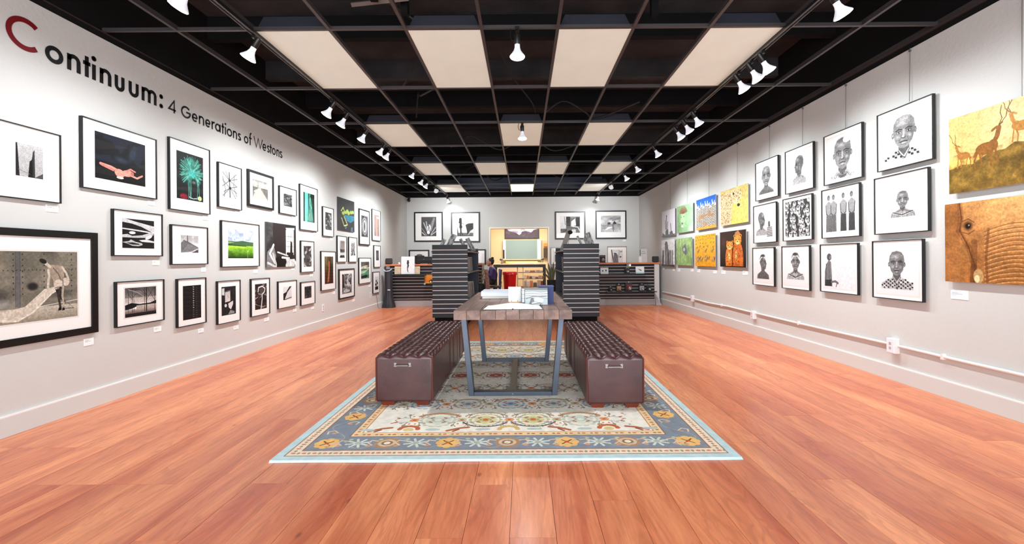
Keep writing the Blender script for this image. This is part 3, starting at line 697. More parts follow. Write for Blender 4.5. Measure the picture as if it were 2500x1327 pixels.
def P_lake(c):
    c.g((.35, .33, .33), (.55, .52, .5), 0, 0, 1, .35); c.n(.4, (3, 6), 2, 0, 0, 1, .5); c.g((.78, .74, .7), (.85, .82, .8), 0, .35, 1, .55); c.p([(0, .58), (.2, .52), (.45, .58), (.8, .57), (1, .5), (1, .62), (.4, .64), (.2, .72), (0, .75)], .08); c.g((.75, .7, .67), (.45, .38, .36), 0, .74, 1, .88); c.g((.78, .74, .7), (.72, .67, .64), .35, .62, 1, .76); c.g(.12, .06, 0, .88, 1, 1)
    for x, w in ((.61, .015), (.67, .03), (.95, .02), (.1, .012), (.22, .014), (.27, .01)): c.l([(x, .02 if w > .01 else .3), (x + .005, .85)], w, .07)
    for a in (((.67, .45), (.82, .2), (.95, .02)), ((.67, .3), (.55, .05)), ((.95, .5), (.8, .2), (.72, .05)), ((.22, .4), (.1, .2)), ((.61, .25), (.5, .1), (.1, .02)), ((.22, .35), (.35, .2))): c.l(list(a), .012, .1)
    c.l([(.1, .05), (.4, .18), (.6, .35)], .02, .75, .7)
def P_fingers(c):
    c.a[:] = .07
    for i in range(14):
        y = .05 + i * .068; c.e(.57, y, .05, .022, .45 if i > 9 else .82, .5, .9, .5)
        if i % 2 == 0: c.l([(.1, y + .04), (.5, y + .06)], .008, .2)
        c.e(.74, y + .03, .04, .02, .45, -.5, .8, .6); c.e(.87, y + .01, .025, .015, .22, .4, .6, .6)
def P_shack(c):
    c.a[:] = .12; c.n(.7, (5, 8), 4); c.p([(.03, .06), (.2, .04), (.2, .3), (.03, .28)], .88); c.p([(.24, .2), (.6, .17), (.6, .52), (.24, .55)], (.88, .85, .84)); c.l([(.24, .18), (.62, .14)], .05, .4); c.l([(.45, .3), (.45, .38)], .02, .4); c.p([(.45, .6), (.8, .52), (.8, .64), (.65, .82), (.5, .75)], .9); c.e(.28, .66, .08, .06, .9); c.p([(.45, .98), (.6, .84), (.9, .9), (.9, .97)], .6)
def P_tangle(c):
    c.a[:] = (.2, .16, .15); c.n(.6, (5, 9), 9)
    for i in range(16):
        r = random.Random(i + 40); x, y = r.random(), r.random()
        c.l([(x, y), (x + r.uniform(-.3, .3), y + r.uniform(-.12, .12)), (x + r.uniform(-.3, .3), y + r.uniform(-.2, .2))], .025, r.choice([.7, .55, .06, .8]))
    c.l([(.25, .3), (.3, .14), (.6, .1), (.85, .2), (.8, .33), (.6, .42), (.6, .6), (.55, .8), (.5, .98)], .07, .92); c.e(.55, .26, .2, .08, (.32, .3, .29))
def P_curve(c):
    c.g(.95, .9); c.p([(0, .5), (.3, .42), (.75, .0), (1, 0), (.5, .42), (.25, .8), (.15, 1), (0, 1)], .12); c.l([(0, 1), (1, .85)], .05, .15); c.l([(.1, 0), (0, .3), (.5, .4), (.9, .7)], .012, .75)
def P_figure_dark(c):
    c.g((.32, .26, .12), (.3, .12, .05), 0, 0, 1, 1); c.g((.55, .45, .25), (.4, .3, .12), .1, 0, .3, .5); c.g((.1, .12, .08), (.25, .08, .04), .6, .25, 1, 1); sk = (.72, .42, .26)
    c.l([(.5, .15), (.52, .35), (.5, .5)], .14, sk); c.l([(.48, .5), (.42, .7), (.35, .93)], .09, (.78, .48, .3)); c.l([(.53, .5), (.5, .7), (.45, .9)], .08, sk); c.e(.53, .14, .06, .035, (.12, .06, .04)); c.l([(.45, .2), (.35, .28), (.42, .36)], .04, sk)
def P_boats(c):
    c.g((.12, .1, .08), (.45, .42, .3), 0, 0, 1, .35); c.p([(.0, .3), (.6, .2), (.9, .25), (.2, .42)], (.85, .82, .7)); c.g((.2, .42, .3), (.3, .62, .5), 0, .4, 1, 1); c.p([(.0, .55), (.6, .5), (.9, .35), (.95, .45), (.5, .65), (0, .7)], (.65, .75, .6)); c.p([(0, .85), (.6, .78), (.9, .86), (.6, .97), (0, .98)], (.06, .08, .06)); c.n(.25, (5, 5), 3)
def P_porch(c):
    c.g((.55, .5, .48), (.66, .62, .58), 0, 0, 1, .55); c.g(.35, .3, .1, .5, 1, .7); c.p([(0, .72), (1, .68), (1, .82), (0, .85)], .9); c.p([(.1, .86), (.9, .84), (1, 1), (0, 1)], .12); c.e(.3, .56, .14, .07, .08); c.g(.8, .7, 0, 0, .2, .5)
def P_twins(c):
    c.a[:] = .92
    for x in (.3, .68): c.e(x, .2, .16, .14, .15); c.e(x, .22, .1, .09, .75); c.l([(x, .3), (x - .05, .6)], .22, .45); c.l([(x, .55), (x + .08, .9)], .2, .2)
    c.blob(.1, .62, (5, 8), 5, k=.8)
def P_garden(c):
    c.a[:] = .5; c.n(.6, (6, 7), 8); c.blob(.9, .58, (5, 6), 3, k=.9); c.blob(.1, .6, (6, 7), 13, k=.9); c.p([(0, 0), (.16, 0), (.2, .7), (0, .72)], .08); c.l([(.65, .1), (.5, .4), (.6, .6)], .1, .85); c.e(.45, .88, .35, .08, .8)
def P_flowerbw(c):
    c.g(.93, .88); c.p([(.25, .3), (.5, .22), (.55, .4), (.35, .45)], .1); c.l([(.4, .4), (.45, .75)], .06, .15); c.e(.7, .5, .15, .1, .1); c.e(.3, .6, .2, .1, .12); c.g(.15, .08, .1, .75, .9, 1)
# --- far wall
def P_petals(c):
    c.g(.32, .25)
    for x0, y0, x1, y1, w, k in [(.15, .3, .4, .75, .07, .75), (.32, .25, .42, .6, .08, .7), (.85, .1, .62, .7, .14, .6), (.72, .25, .6, .6, .1, .5), (.95, .55, .65, .9, .06, .7), (.05, .6, .35, .95, .05, .6), (.05, .8, .25, .95, .06, .8), (1, .75, .65, .95, .06, .75)]: c.l([(x0, y0), (x1, y1)], w, k)
    c.e(.5, .55, .17, .2, .95, 0, 1, .3); c.e(.5, .58, .08, .14, .55, 0, .9, .5); c.e(.47, .8, .1, .09, .96); c.e(.45, .43, .06, .05, .3)
def P_shore(c):
    c.g((.90, .91, .84), (.95, .95, .92), 0, 0, 1, .75); c.g(.5, .35, 0, .82, 1, 1); c.p([(0, .5), (.05, .7), (.1, 1), (0, 1)], .3); c.l([(.2, .1), (.2, .22)], .16, .07); c.l([(.2, .15), (.13, .28)], .08, .07); c.l([(.22, .2), (.21, .45)], .13, .08); c.e(.22, .5, .085, .11, .07); c.l([(.2, .55), (.21, .75), (.19, .97)], .05, .1); c.l([(.24, .55), (.24, .75), (.32, .95)], .045, .1); c.l([(.28, .3), (.42, .38)], .02, .2)
    c.p([(.52, .42), (.6, .36), (.72, .33), (1, .32), (1, .62), (.85, .7), (.75, .85), (.62, .9), (.6, .7)], .22); c.n(.2, (8, 8), 6); c.p([(.85, .65), (.75, .9), (.65, .95)], .85)
def P_station(c):
    c.a[:] = .45; c.n(.5, (6, 6), 3); c.g(.93, .85, 0, 0, .28, .75); c.l([(.2, 0), (.24, .5)], .03, .4); c.g(.12, .2, .3, 0, .5, .6); c.g(.2, .1, .8, .05, 1, .6); c.p([(.55, .3), (.75, .12), (.8, .55), (.55, .6)], .92); c.l([(.6, .6), (.9, .66), (1, .9)], .05, .85); c.l([(.55, .68), (.85, .72)], .03, .2); c.p([(.55, .8), (.8, .8), (.78, 1), (.5, 1)], .85); c.p([(0, 1), (.3, .78), (.4, .9)], .3)
def P_barn(c):
    c.g(.62, .82, 0, 0, 1, .5); c.n(.3, (3, 5), 4, 0, 0, 1, .5); c.p([(.55, .25), (1, .05), (1, .2), (.6, .35)], .45, .6); c.g(.6, .75, 0, .5, 1, 1); c.n(.3, (7, 8), 8, 0, .5, 1, 1); c.p([(.6, .5), (.62, .42), (.69, .32), (.78, .45), (.78, .52)], .2); c.p([(.32, .48), (.38, .38), (.5, .42), (.48, .54), (.36, .54)], .3); c.p([(.2, .85), (.45, .62), (.6, .72), (.3, .88)], .93); c.l([(.62, .55), (.63, 1)], .03, .35); c.l([(0, .6), (.5, .66)], .03, .4)
def P_stool(c):
    c.g(.86, .9); c.p([(0, 0), (.08, 0), (.25, .95), (.12, .8)], .25); c.e(.4, .55, .2, .25, .4); c.p([(.15, .6), (.6, .6), (.62, 1), (.15, 1)], .42); c.e(.35, .3, .12, .05, .2); c.l([(.68, .02), (.66, .6)], .05, (.6, .58, .45)); c.e(.85, .15, .1, .05, .5); c.e(.8, .55, .08, .06, .25)
def P_hatphoto(c): c.g(.95, .92); c.g(.12, .1, 0, .15, 1, .5); c.e(.5, .1, .3, .1, .4)
def P_post(c): c.g(.9, .8); c.g(.12, .1, .1, .4, .6, 1); c.g(.5, .4, .3, .1, .5, .4)
# --- right wall, colour
def P_antelope(c):
    c.g((.86, .72, .44), (.88, .76, .48), 0, 0, 1, .6); c.e(.6, .3, .45, .4, (.97, .88, .66), 0, .8, .9); c.g((.85, .68, .36), (.62, .46, .2), 0, .55, 1, 1, ); c.n(.12, (9, 5), 3, 0, .4, 1, 1)
    c.p([(0, .68), (.12, .64), (.2, .66), (.34, .56), (.45, .56), (.52, .5), (.7, .56), (.75, .47), (1, .45), (1, 1), (0, 1)], (.50, .39, .17)); c.n(.45, (16, 9), 5, 0, .5, 1, 1)
    def ant(x, y, s, f=1, col=(.55, .36, .16)):
        q = lambda a, b: (x + a * s * f, y + b * s * 1.35)
        c.e(x, y, .125 * s, .085 * s * 1.35, col); c.e(x + .08 * s * f, y - .03 * s, .06 * s, .08 * s * 1.35, col); c.l([q(-.09, -.03), q(-.14, .08)], .03 * s, col)
        c.l([q(.08, -.04), q(.13, -.14), q(.15, -.24)], .055 * s, col); c.l([q(.155, -.26), q(.12, -.255), q(.075, -.225)], .03 * s, col); c.l([q(.15, -.27), q(.19, -.30)], .014 * s, col)
        dk = (.42, .27, .1)
        c.l([q(.15, -.28), q(.185, -.36), q(.165, -.44), q(.18, -.53)], .010 * s, dk); c.l([q(.16, -.28), q(.23, -.37), q(.24, -.45), q(.30, -.57)], .010 * s, dk)
        for a, b, a2 in ((-.1, .04, -.14), (-.08, .04, -.06), (.08, .04, .05), (.11, .03, .12)): c.l([q(a, b), q(a2, .14), q(a2 + .01, .25)], .022 * s, col)
    ant(.13, .53, .42, -1, (.64, .44, .21)); ant(.31, .50, .66, 1); ant(.57, .33, .5, -1, (.72, .50, .22)); ant(.83, .33, .6, 1, (.7, .48, .22))
    c.n(.10, (30, 20), 8)
def P_elephant(c):
    c.g((.80, .56, .32), (.62, .40, .20)); c.e(.62, .1, .5, .45, (.93, .70, .44), 0, .9, .8); c.n(.16, (7, 9), 3); c.n(.12, (24, 30), 9)
    c.g((.6, .38, .19), (.68, .45, .25), 0, .0, .13, 1); c.n(.2, (10, 14), 8, 0, 0, .2, 1)
    c.l([(.13, .0), (.14, .2), (.12, .35), (.2, .55), (.25, .8), (.24, 1)], .045, (.42, .25, .12), .35); c.l([(.13, .0), (.145, .2), (.13, .35), (.2, .55), (.255, .8), (.245, 1)], .012, (.34, .19, .09), .7); c.e(.2, .26, .085, .15, (.56, .38, .22), .2, .6, .9); c.e(.2, .3, .045, .065, (.30, .18, .10), 0, .9, .5); c.e(.2, .3, .022, .032, (.10, .06, .04)); c.e(.207, .29, .007, .010, (.7, .6, .5)); c.l([(.15, .24), (.2, .21), (.25, .26)], .006, (.35, .2, .1), .8); c.l([(.15, .37), (.2, .40), (.25, .36)], .006, (.35, .2, .1), .8)
    c.l([(.25, .5), (.245, .8), (.235, 1)], .05, (.38, .22, .11), .45); c.e(.28, .92, .04, .09, (.75, .6, .4)); c.e(.27, .95, .02, .05, (.95, .85, .65))
    for i in range(15):
        y = .30 + i * .05; j = .006 * math.sin(i * 5.1)
        pts = [(.33 + .52 * k / 12, y + .11 * (abs(k / 12 - .45) * 1.9) ** 1.7 + j * math.sin(k)) for k in range(13)]
        c.l(pts, .006, (.50, .31, .16), .75); c.l([(x_, y_ + .016) for x_, y_ in pts], .011, (.95, .74, .48), .45)
    for i in range(60):
        r_ = random.Random(i); x_, y_ = r_.uniform(0, 1), r_.uniform(0, 1); c.l([(x_, y_), (x_ + r_.uniform(-.05, .05), y_ + r_.uniform(-.03, .03))], .003, (.55, .35, .18), .5)
    c.l([(.36, .35), (.34, .7), (.35, 1)], .02, (.5, .3, .15), .7); c.l([(.9, .2), (.93, .6), (.9, 1)], .03, (.42, .25, .12), .7); c.e(1, .3, .06, .14, (.45, .28, .14), 0, .8, .6)
def P_leopard(c):
    c.g((.85, .74, .46), (.90, .83, .45)); c.n(.12, (4, 8), 3); c.blob((.80, .82, .4), .56, (4, 9), 5, .3, 0, 1, 1, .6); c.p([(0, .15), (.3, .05), (.7, .05), (.8, .2), (.72, .45), (.45, .45), (.4, 1), (0, 1)], (.93, .80, .62))
    r = random.Random(4)
    for i in range(280):
        x, y = r.uniform(.01, .75), r.uniform(.08, .95)
        if x > .42 and y > .42: continue
        c.e(x, y, r.uniform(.008, .016), r.uniform(.006, .012), (.42, .28, .18))
    c.e(.68, .5, .05, .04, (.2, .2, .22)); c.e(.5, .16, .03, .03, (.25, .18, .1))
def P_cubs(c):
    c.g((.18, .09, .07), (.1, .05, .05)); c.e(.15, .3, .12, .2, (.4, .2, .12), 0, .7, .9); c.e(.72, .1, .2, .15, (.35, .15, .08), 0, .7, .8); o = (.90, .50, .16)
    o2, pale, dk = (.98, .62, .24), (.98, .84, .55), (.2, .07, .03)
    def cat_(x, y, q):
        for d in (-1, 1): c.e(x + d * .085 * q, y - .085 * q, .035 * q, .035 * q, o2); c.e(x + d * .085 * q, y - .082 * q, .018 * q, .02 * q, dk)
        c.e(x, y, .115 * q, .105 * q, o2); c.e(x, y + .05 * q, .06 * q, .05 * q, pale); c.e(x, y + .035 * q, .018 * q, .014 * q, dk)
        for d in (-1, 1): c.e(x + d * .045 * q, y - .01 * q, .014 * q, .011 * q, dk); c.l([(x + d * .03 * q, y + .005 * q), (x + d * .045 * q, y + .055 * q)], .008, dk, .7)
    c.p([(.26, .52), (.34, .44), (.48, .44), (.52, .6), (.54, .97), (.24, .97), (.22, .75)], o); c.p([(.56, .38), (.62, .32), (.8, .32), (.86, .45), (.9, .7), (.9, .97), (.5, .97), (.52, .6)], (.82, .42, .14))
    c.p([(.60, .06), (.72, .0), (.8, .1), (.78, .2), (.6, .2)], (.75, .5, .28)); cat_(.40, .40, 1.15); cat_(.70, .26, 1.25); c.e(.38, .70, .07, .17, pale, 0, .9, .6); c.e(.64, .68, .06, .2, (.95, .75, .42), 0, .9, .6); c.l([(.5, .5), (.5, .95)], .035, dk, .8)
    r = random.Random(5)
    for i in range(260):
        x, y = r.uniform(.2, .9), r.uniform(.15, .98)
        if c.a[int(y * c.h), int(x * c.w), 0] > .7 and math.hypot(x - .4, y - .42) > .08 and math.hypot(x - .7, y - .28) > .09: c.e(x, y, .010, .009, (.28, .09, .03))
def P_zebras(c):
    c.g((.12, .42, .85), (.2, .5, .92), 0, 0, 1, .4); c.g((.9, .62, .2), (.93, .66, .25), 0, .82, 1, 1); r = random.Random(8)
    for i in range(9):
        x = .04 + i * .115; y = .24 + r.uniform(-.04, .06); c.p([(x - .06, y + .1), (x - .02, y - .04), (x + .05, y), (x + .1, y + .2), (x + .1, .95), (x - .06, .95)], (.93, .9, .85)); c.e(x - .02, y - .06, .02, .05, (.9, .9, .95))
        for k in range(14): c.l([(x - .05, y + .1 + k * .05), (x + .02, y + .07 + k * .05), (x + .08, y + .11 + k * .05)], .014, (.13, .09, .08))
    c.blob((.72, .52, .32), .62, (5, 6), 3, 0, .4, 1, .9, .7); c.p([(.0, .92), (1, .9), (1, 1), (0, 1)], (.93, .68, .25))
def P_herd(c):
    c.g((.98, .72, .15), (.96, .66, .08)); c.n(.06, (8, 8), 3); r = random.Random(9)
    for y, n, s in ((.06, 9, .5), (.14, 8, .5), (.27, 6, .6), (.38, 5, .8), (.52, 3, 1.4), (.72, 5, 1.3), (.78, 4, 1.7)):
        for i in range(n):
            x = (i + r.uniform(.2, .8)) / n; yy = y + r.uniform(-.02, .02); k = (.80, .70, .58) if s > 1 else (.62, .47, .25)
            c.e(x, yy, .04 * s, .018 * s, k); c.l([(x + .03 * s, yy), (x + .05 * s, yy - .03 * s)], .02 * s, (.45, .3, .2))
            for q in (-.03, -.01, .015, .03): c.l([(x + q * s, yy), (x + q * s, yy + .045 * s)], .008 * s, (.4, .3, .25))
def P_lion(c):
    c.g((.45, .62, .38), (.72, .92, .72), hor=True); c.n(.15, (3, 3), 3); c.e(.38, .2, .25, .2, (.75, .68, .5), 0, .8, .8); c.e(.38, .52, .2, .38, (.72, .88, .66), 0, .8, .7)
    for a in range(14): t = math.pi * (1.05 + .9 * a / 13); c.l([(.42, .3), (.42 + .24 * math.cos(t), .3 + .24 * math.sin(t))], .03, (.45, .22, .14), .6)
    c.e(.28, .43, .03, .02, (.35, .4, .2)); c.e(.45, .42, .03, .02, (.35, .4, .2)); c.e(.35, .66, .06, .04, (.35, .38, .35)); c.e(.34, .77, .07, .03, (.9, .97, .88)); c.l([(.38, .45), (.37, .64)], .03, (.62, .78, .55)); c.e(.95, .9, .3, .2, (.93, .98, .95), 0, .7, .8)
def P_grass(c):
    c.g((.62, .75, .48), (.55, .7, .42)); c.n(.3, (9, 4), 5); r = random.Random(3)
    for i in range(70): x = r.random(); c.l([(x, r.random()), (x + r.uniform(-.1, .1), r.random())], .012, r.choice([(.75, .85, .5), (.45, .6, .35), (.85, .9, .6)]), .6)
    c.p([(.42, .35), (.6, .2), (.72, .5), (.62, .65), (.42, .48)], (.42, .43, .44)); c.e(.52, .42, .06, .06, (.75, .8, .78))
def P_giraffes(c):
    c.g((.93, .92, .95), (.95, .94, .97)); k = (.25, .24, .25)
    c.l([(.38, .25), (.36, .5), (.34, .85)], .05, k); c.e(.38, .22, .04, .04, k); c.l([(.27, .38), (.3, .7)], .035, k); c.l([(.47, .46), (.42, .75)], .04, k); c.p([(.28, .8), (.5, .72), (.52, .95), (.28, .97)], .3); c.l([(.68, .55), (.72, .8), (.78, .95)], .04, k); c.p([(.62, .85), (.8, .82), (.88, .98), (.6, .98)], .3); c.l([(.05, .88), (.2, .95)], .04, .3); c.g(.35, .4, 0, .94, 1, 1)
def P_elephants_bw(c):
    c.g(.96, .9); c.p([(.28, .15), (.35, .05), (.48, .1), (.55, .4), (.66, .9), (.35, .95), (.3, .5)], .42)
    for x in (.12, .18, .62, .72, .85): c.l([(x, .45), (x - .03, .92)], .08, .45)
    for x in (.33, .42, .55): c.l([(x, .4), (x, .95)], .03, .85 if x == .42 else .12)
    c.n(.2, (8, 12), 3, 0, .1, 1, 1); c.g(.3, .25, 0, .93, 1, 1)
def P_crowd(c):
    c.a[:] = .2; r = random.Random(12); pts = [((i % 6 + r.uniform(.2, .8)) / 6, (i // 6 + r.uniform(.2, .8)) / 8, r.uniform(.035, .075)) for i in range(48)]
    for x, y, s in pts: c.l([(x, y), (x + r.uniform(-.1, .1), y + .1)], s, .55); 
    for x, y, s in pts: c.e(x, y, s, s * 1.05, .86); c.e(x + s * .2, y, s * .6, s * .7, .55, 0, .6, .6); c.e(x, y - s * .5, s * .7, s * .3, .15, 0, .7)
def P_four(c):
    c.a[:] = .97
    for x, w in ((.13, .9), (.29, .9), (.6, 1.05), (.85, 1.05)):
        c.e(x, .12, .045, .065, .35); c.e(x + .01, .14, .03, .045, .6, 0, .7); c.p([(x - .09, .27), (x, .2), (x + .1, .27), (x + .1, .55), (x - .09, .55)], .62); c.n(.0)
        c.l([(x - .09, .3), (x - .08, .5), (x + .02, .58)], .02, .2); c.l([(x + .1, .3), (x + .08, .5), (x - .01, .58)], .02, .25)
        c.p([(x - .08, .55), (x + .09, .55), (x + .1, .95), (x - .09, .95)], .5 if w < 1 else .3); 
        for k in range(4): c.l([(x - .06 + .04 * k, .56), (x - .07 + .045 * k, .95)], .012, .15)
def portrait(cx, cy, s, look=0, cloth='plain', hair=.45, shoulders=1.0, band=False):
    """head and shoulders in high-key black and white; look: -1 profile left, 1 profile right, 0 frontal"""
    def f(c):
        c.a[:] = .965
        u = .19 * s; v = .19 * s                    # half head width and its height unit
        Q = lambda pts: [(cx + a * u, cy + b * v) for a, b in pts]
        E = lambda a, b, ra, rb, col, rot=0, k=1, soft=0: c.e(cx + a * u, cy + b * v, ra * u, rb * v, col, rot, k, soft)
        Ln = lambda pts, w, col, k=1: c.l(Q(pts), w * u, col, k)
        yend = min(1.9 + .9, (.93 - cy) / v); sw = 1.75 * shoulders
        base = {'plain': .70, 'plaid': .80, 'drape': .64, 'coat': .74, 'dark': .40}[cloth]
        Ln([(0, .9), (0, 1.7)], .95, .36)
        c.p(Q([(-sw, yend), (-sw * .92, 2.1), (-.75, 1.62), (-.42, 1.45), (0, 1.95), (.42, 1.45), (.8, 1.62), (sw * .92, 2.1), (sw, yend)]), base)
        if cloth == 'plaid':
            n = 15
            for k in range(n):
                for j in range(7):
                    x = -sw + 2 * sw * (k + .5) / n; y = 1.62 + j * .2 + .06 * math.sin(k)
                    if y < yend - .1 and abs(x) < .5 + (y - 1.45) * 2.2 and abs(x) < sw - .1 and not (abs(x) < .3 and y < 1.9):
                        if (k + j) % 2 == 0: c.p(Q([(x - .11, y - .09), (x + .1, y - .07), (x + .12, y + .1), (x - .09, y + .09)]), .16)
                        elif j % 2: Ln([(x - .1, y), (x + .1, y)], .03, .5)
            Ln([(-.5, 1.5), (-.2, 1.95), (.1, yend)], .07, .25); Ln([(.5, 1.5), (.25, 1.9), (.1, yend)], .07, .3)
        else:
            for k in range(11):
                a = (k - 5) / 5; Ln([(a * .5, 1.6 + abs(a) * .1), (a * sw * .75, 2.0 + .1 * abs(a)), (a * sw * .9, yend)], .05, .2 if k % 2 else .45, .75)
            if cloth in ('coat', 'drape'): Ln([(-sw * .8, 2.0), (-.1, 2.5), (sw * .8, 1.95)], .12, .12, .8); Ln([(-sw * .8, 2.12), (-.1, 2.64), (sw * .8, 2.07)], .08, .92, .8)
            if cloth == 'coat': Ln([(-.3, 1.5), (-.9, 2.0), (-.2, 2.4)], .06, .1); Ln([(.3, 1.5), (.9, 1.9), (.2, 2.4)], .06, .1)
        sk = .53
        if look == 0:
            for d in (-1, 1): E(d * .98, .16, .11, .24, .42); E(d * .98, .18, .05, .12, .62)
            c.p(Q([(-.96, -.25), (-.9, .3), (-.72, .85), (-.36, 1.28), (0, 1.38), (.36, 1.28), (.72, .85), (.9, .3), (.96, -.25), (.88, -.75), (.6, -1.12), (0, -1.27), (-.6, -1.12), (-.88, -.75)]), sk)
            E(-.15, -.72, .62, .42, .84, 0, .85, .9); E(.62, .2, .4, .95, .26, 0, .55, .8); E(0, -1.05, .75, .3, hair, 0, .6, .6)
            for d in (-1, 1):
                E(d * .42, .03, .30, .17, .2, 0, .8, .6); E(d * .42, .06, .15, .06, .8); E(d * .42, .06, .07, .07, .05); Ln([(d * .16, -.14), (d * .42, -.22), (d * .70, -.12)], .09, .14, .85)
                E(d * .5, .42, .24, .22, .78, 0, .6, .8); Ln([(d * .28, .48), (d * .42, .85)], .04, .22, .6)
            Ln([(0, -.05), (-.03, .42)], .16, .72); E(0, .5, .24, .12, .24, 0, .85, .4); E(-.04, .43, .12, .08, .8); Ln([(-.32, .85), (-.1, .81), (.1, .81), (.32, .85)], .07, .1); E(0, .95, .24, .07, .72, 0, .9, .4); Ln([(-.2, 1.06), (.2, 1.06)], .04, .25, .7)
            for k in range(4): Ln([(-.5, -.42 - .13 * k), (0, -.46 - .13 * k), (.45, -.42 - .13 * k)], .025, .32, .6)
        else:
            L_ = look; P = lambda pts: Q([(a * L_, b) for a, b in pts])
            c.p(P([(-.35, 1.5), (-.62, .7), (-.95, .1), (-.98, -.5), (-.7, -1.05), (-.1, -1.27), (.5, -1.05), (.78, -.6), (.82, -.15), (1.08, .35), (.88, .48), (.95, .66), (.84, .78), (.88, .95), (.7, 1.2), (.3, 1.2), (.05, 1.0), (.1, 1.7)]), .42)
            E(L_ * .35, -.65, .42, .42, .74, 0, .8, .9); E(-L_ * .45, -.7, .5, .5, hair, 0, .6, .6); E(L_ * .45, .42, .22, .25, .68, 0, .8, .8); E(-L_ * .12, .2, .14, .26, .7, 0, 1, .5); E(-L_ * .12, .22, .06, .14, .25)
            E(L_ * .62, .02, .17, .08, .06); Ln([(L_ * .45, -.16), (L_ * .78, -.14)], .07, .12); Ln([(L_ * .62, .72), (L_ * .88, .71)], .05, .1); E(L_ * .2, 1.0, .3, .2, .2, 0, .7, .7); Ln([(-L_ * .12, .5), (-L_ * .12, .75)], .04, .9)
        if band: Ln([(-.95, -.2), (-.5, -.75), (0, -.88), (.5, -.78), (.92, -.25)], .2, .93); E(0, -1.05, .72, .3, .25, 0, .9, .4)
        m = c.a[..., 0] < .93; z = _noise(c.h, c.w, (22, 22), 4, 3); c.a[m] = np.clip(c.a[m] * (1 + .38 * (z[m][:, None] - .5)), 0, 1)
    return f
def P_two(c):
    portrait(.33, .36, .95, 1, 'plain')(c)
    c.l([(.72, .5), (.73, .62)], .1, .35); c.p([(.62, .62), (.85, .62), (.9, .93), (.62, .93)], .75)
    for k in range(6): c.l([(.62, .66 + k * .05), (.88, .64 + k * .05)], .015, .2)
def P_walker(c):
    c.a[:] = (.955, .945, .96); c.e(.2, .22, .075, .09, .35); c.e(.24, .24, .04, .05, .6, 0, .6); c.p([(.1, .4), (.18, .3), (.26, .34), (.28, .6), (.3, .95), (.05, .95), (.05, .6)], .5); c.l([(.1, .4), (.08, .9)], .02, .3); c.l([(.2, .4), (.2, .9)], .015, .3); c.p([(.05, .8), (.28, .78), (.28, .95), (.05, .95)], .22); c.l([(.28, .84), (.4, .82), (.48, .86)], .05, .45); c.l([(.46, .86), (.42, .95)], .02, .3); c.n(.08, (20, 20), 4)
def P_card(c):
    c.a[:] = .97
    for y, w in ((.16, .55), (.28, .35), (.42, .6), (.54, .3)): c.l([(.08, y), (.08 + w, y)], .018, .35)
M_card = img_mat('label_print', (lambda c: (P_card(c), c)[1])(Cv(96, 60)), .6)

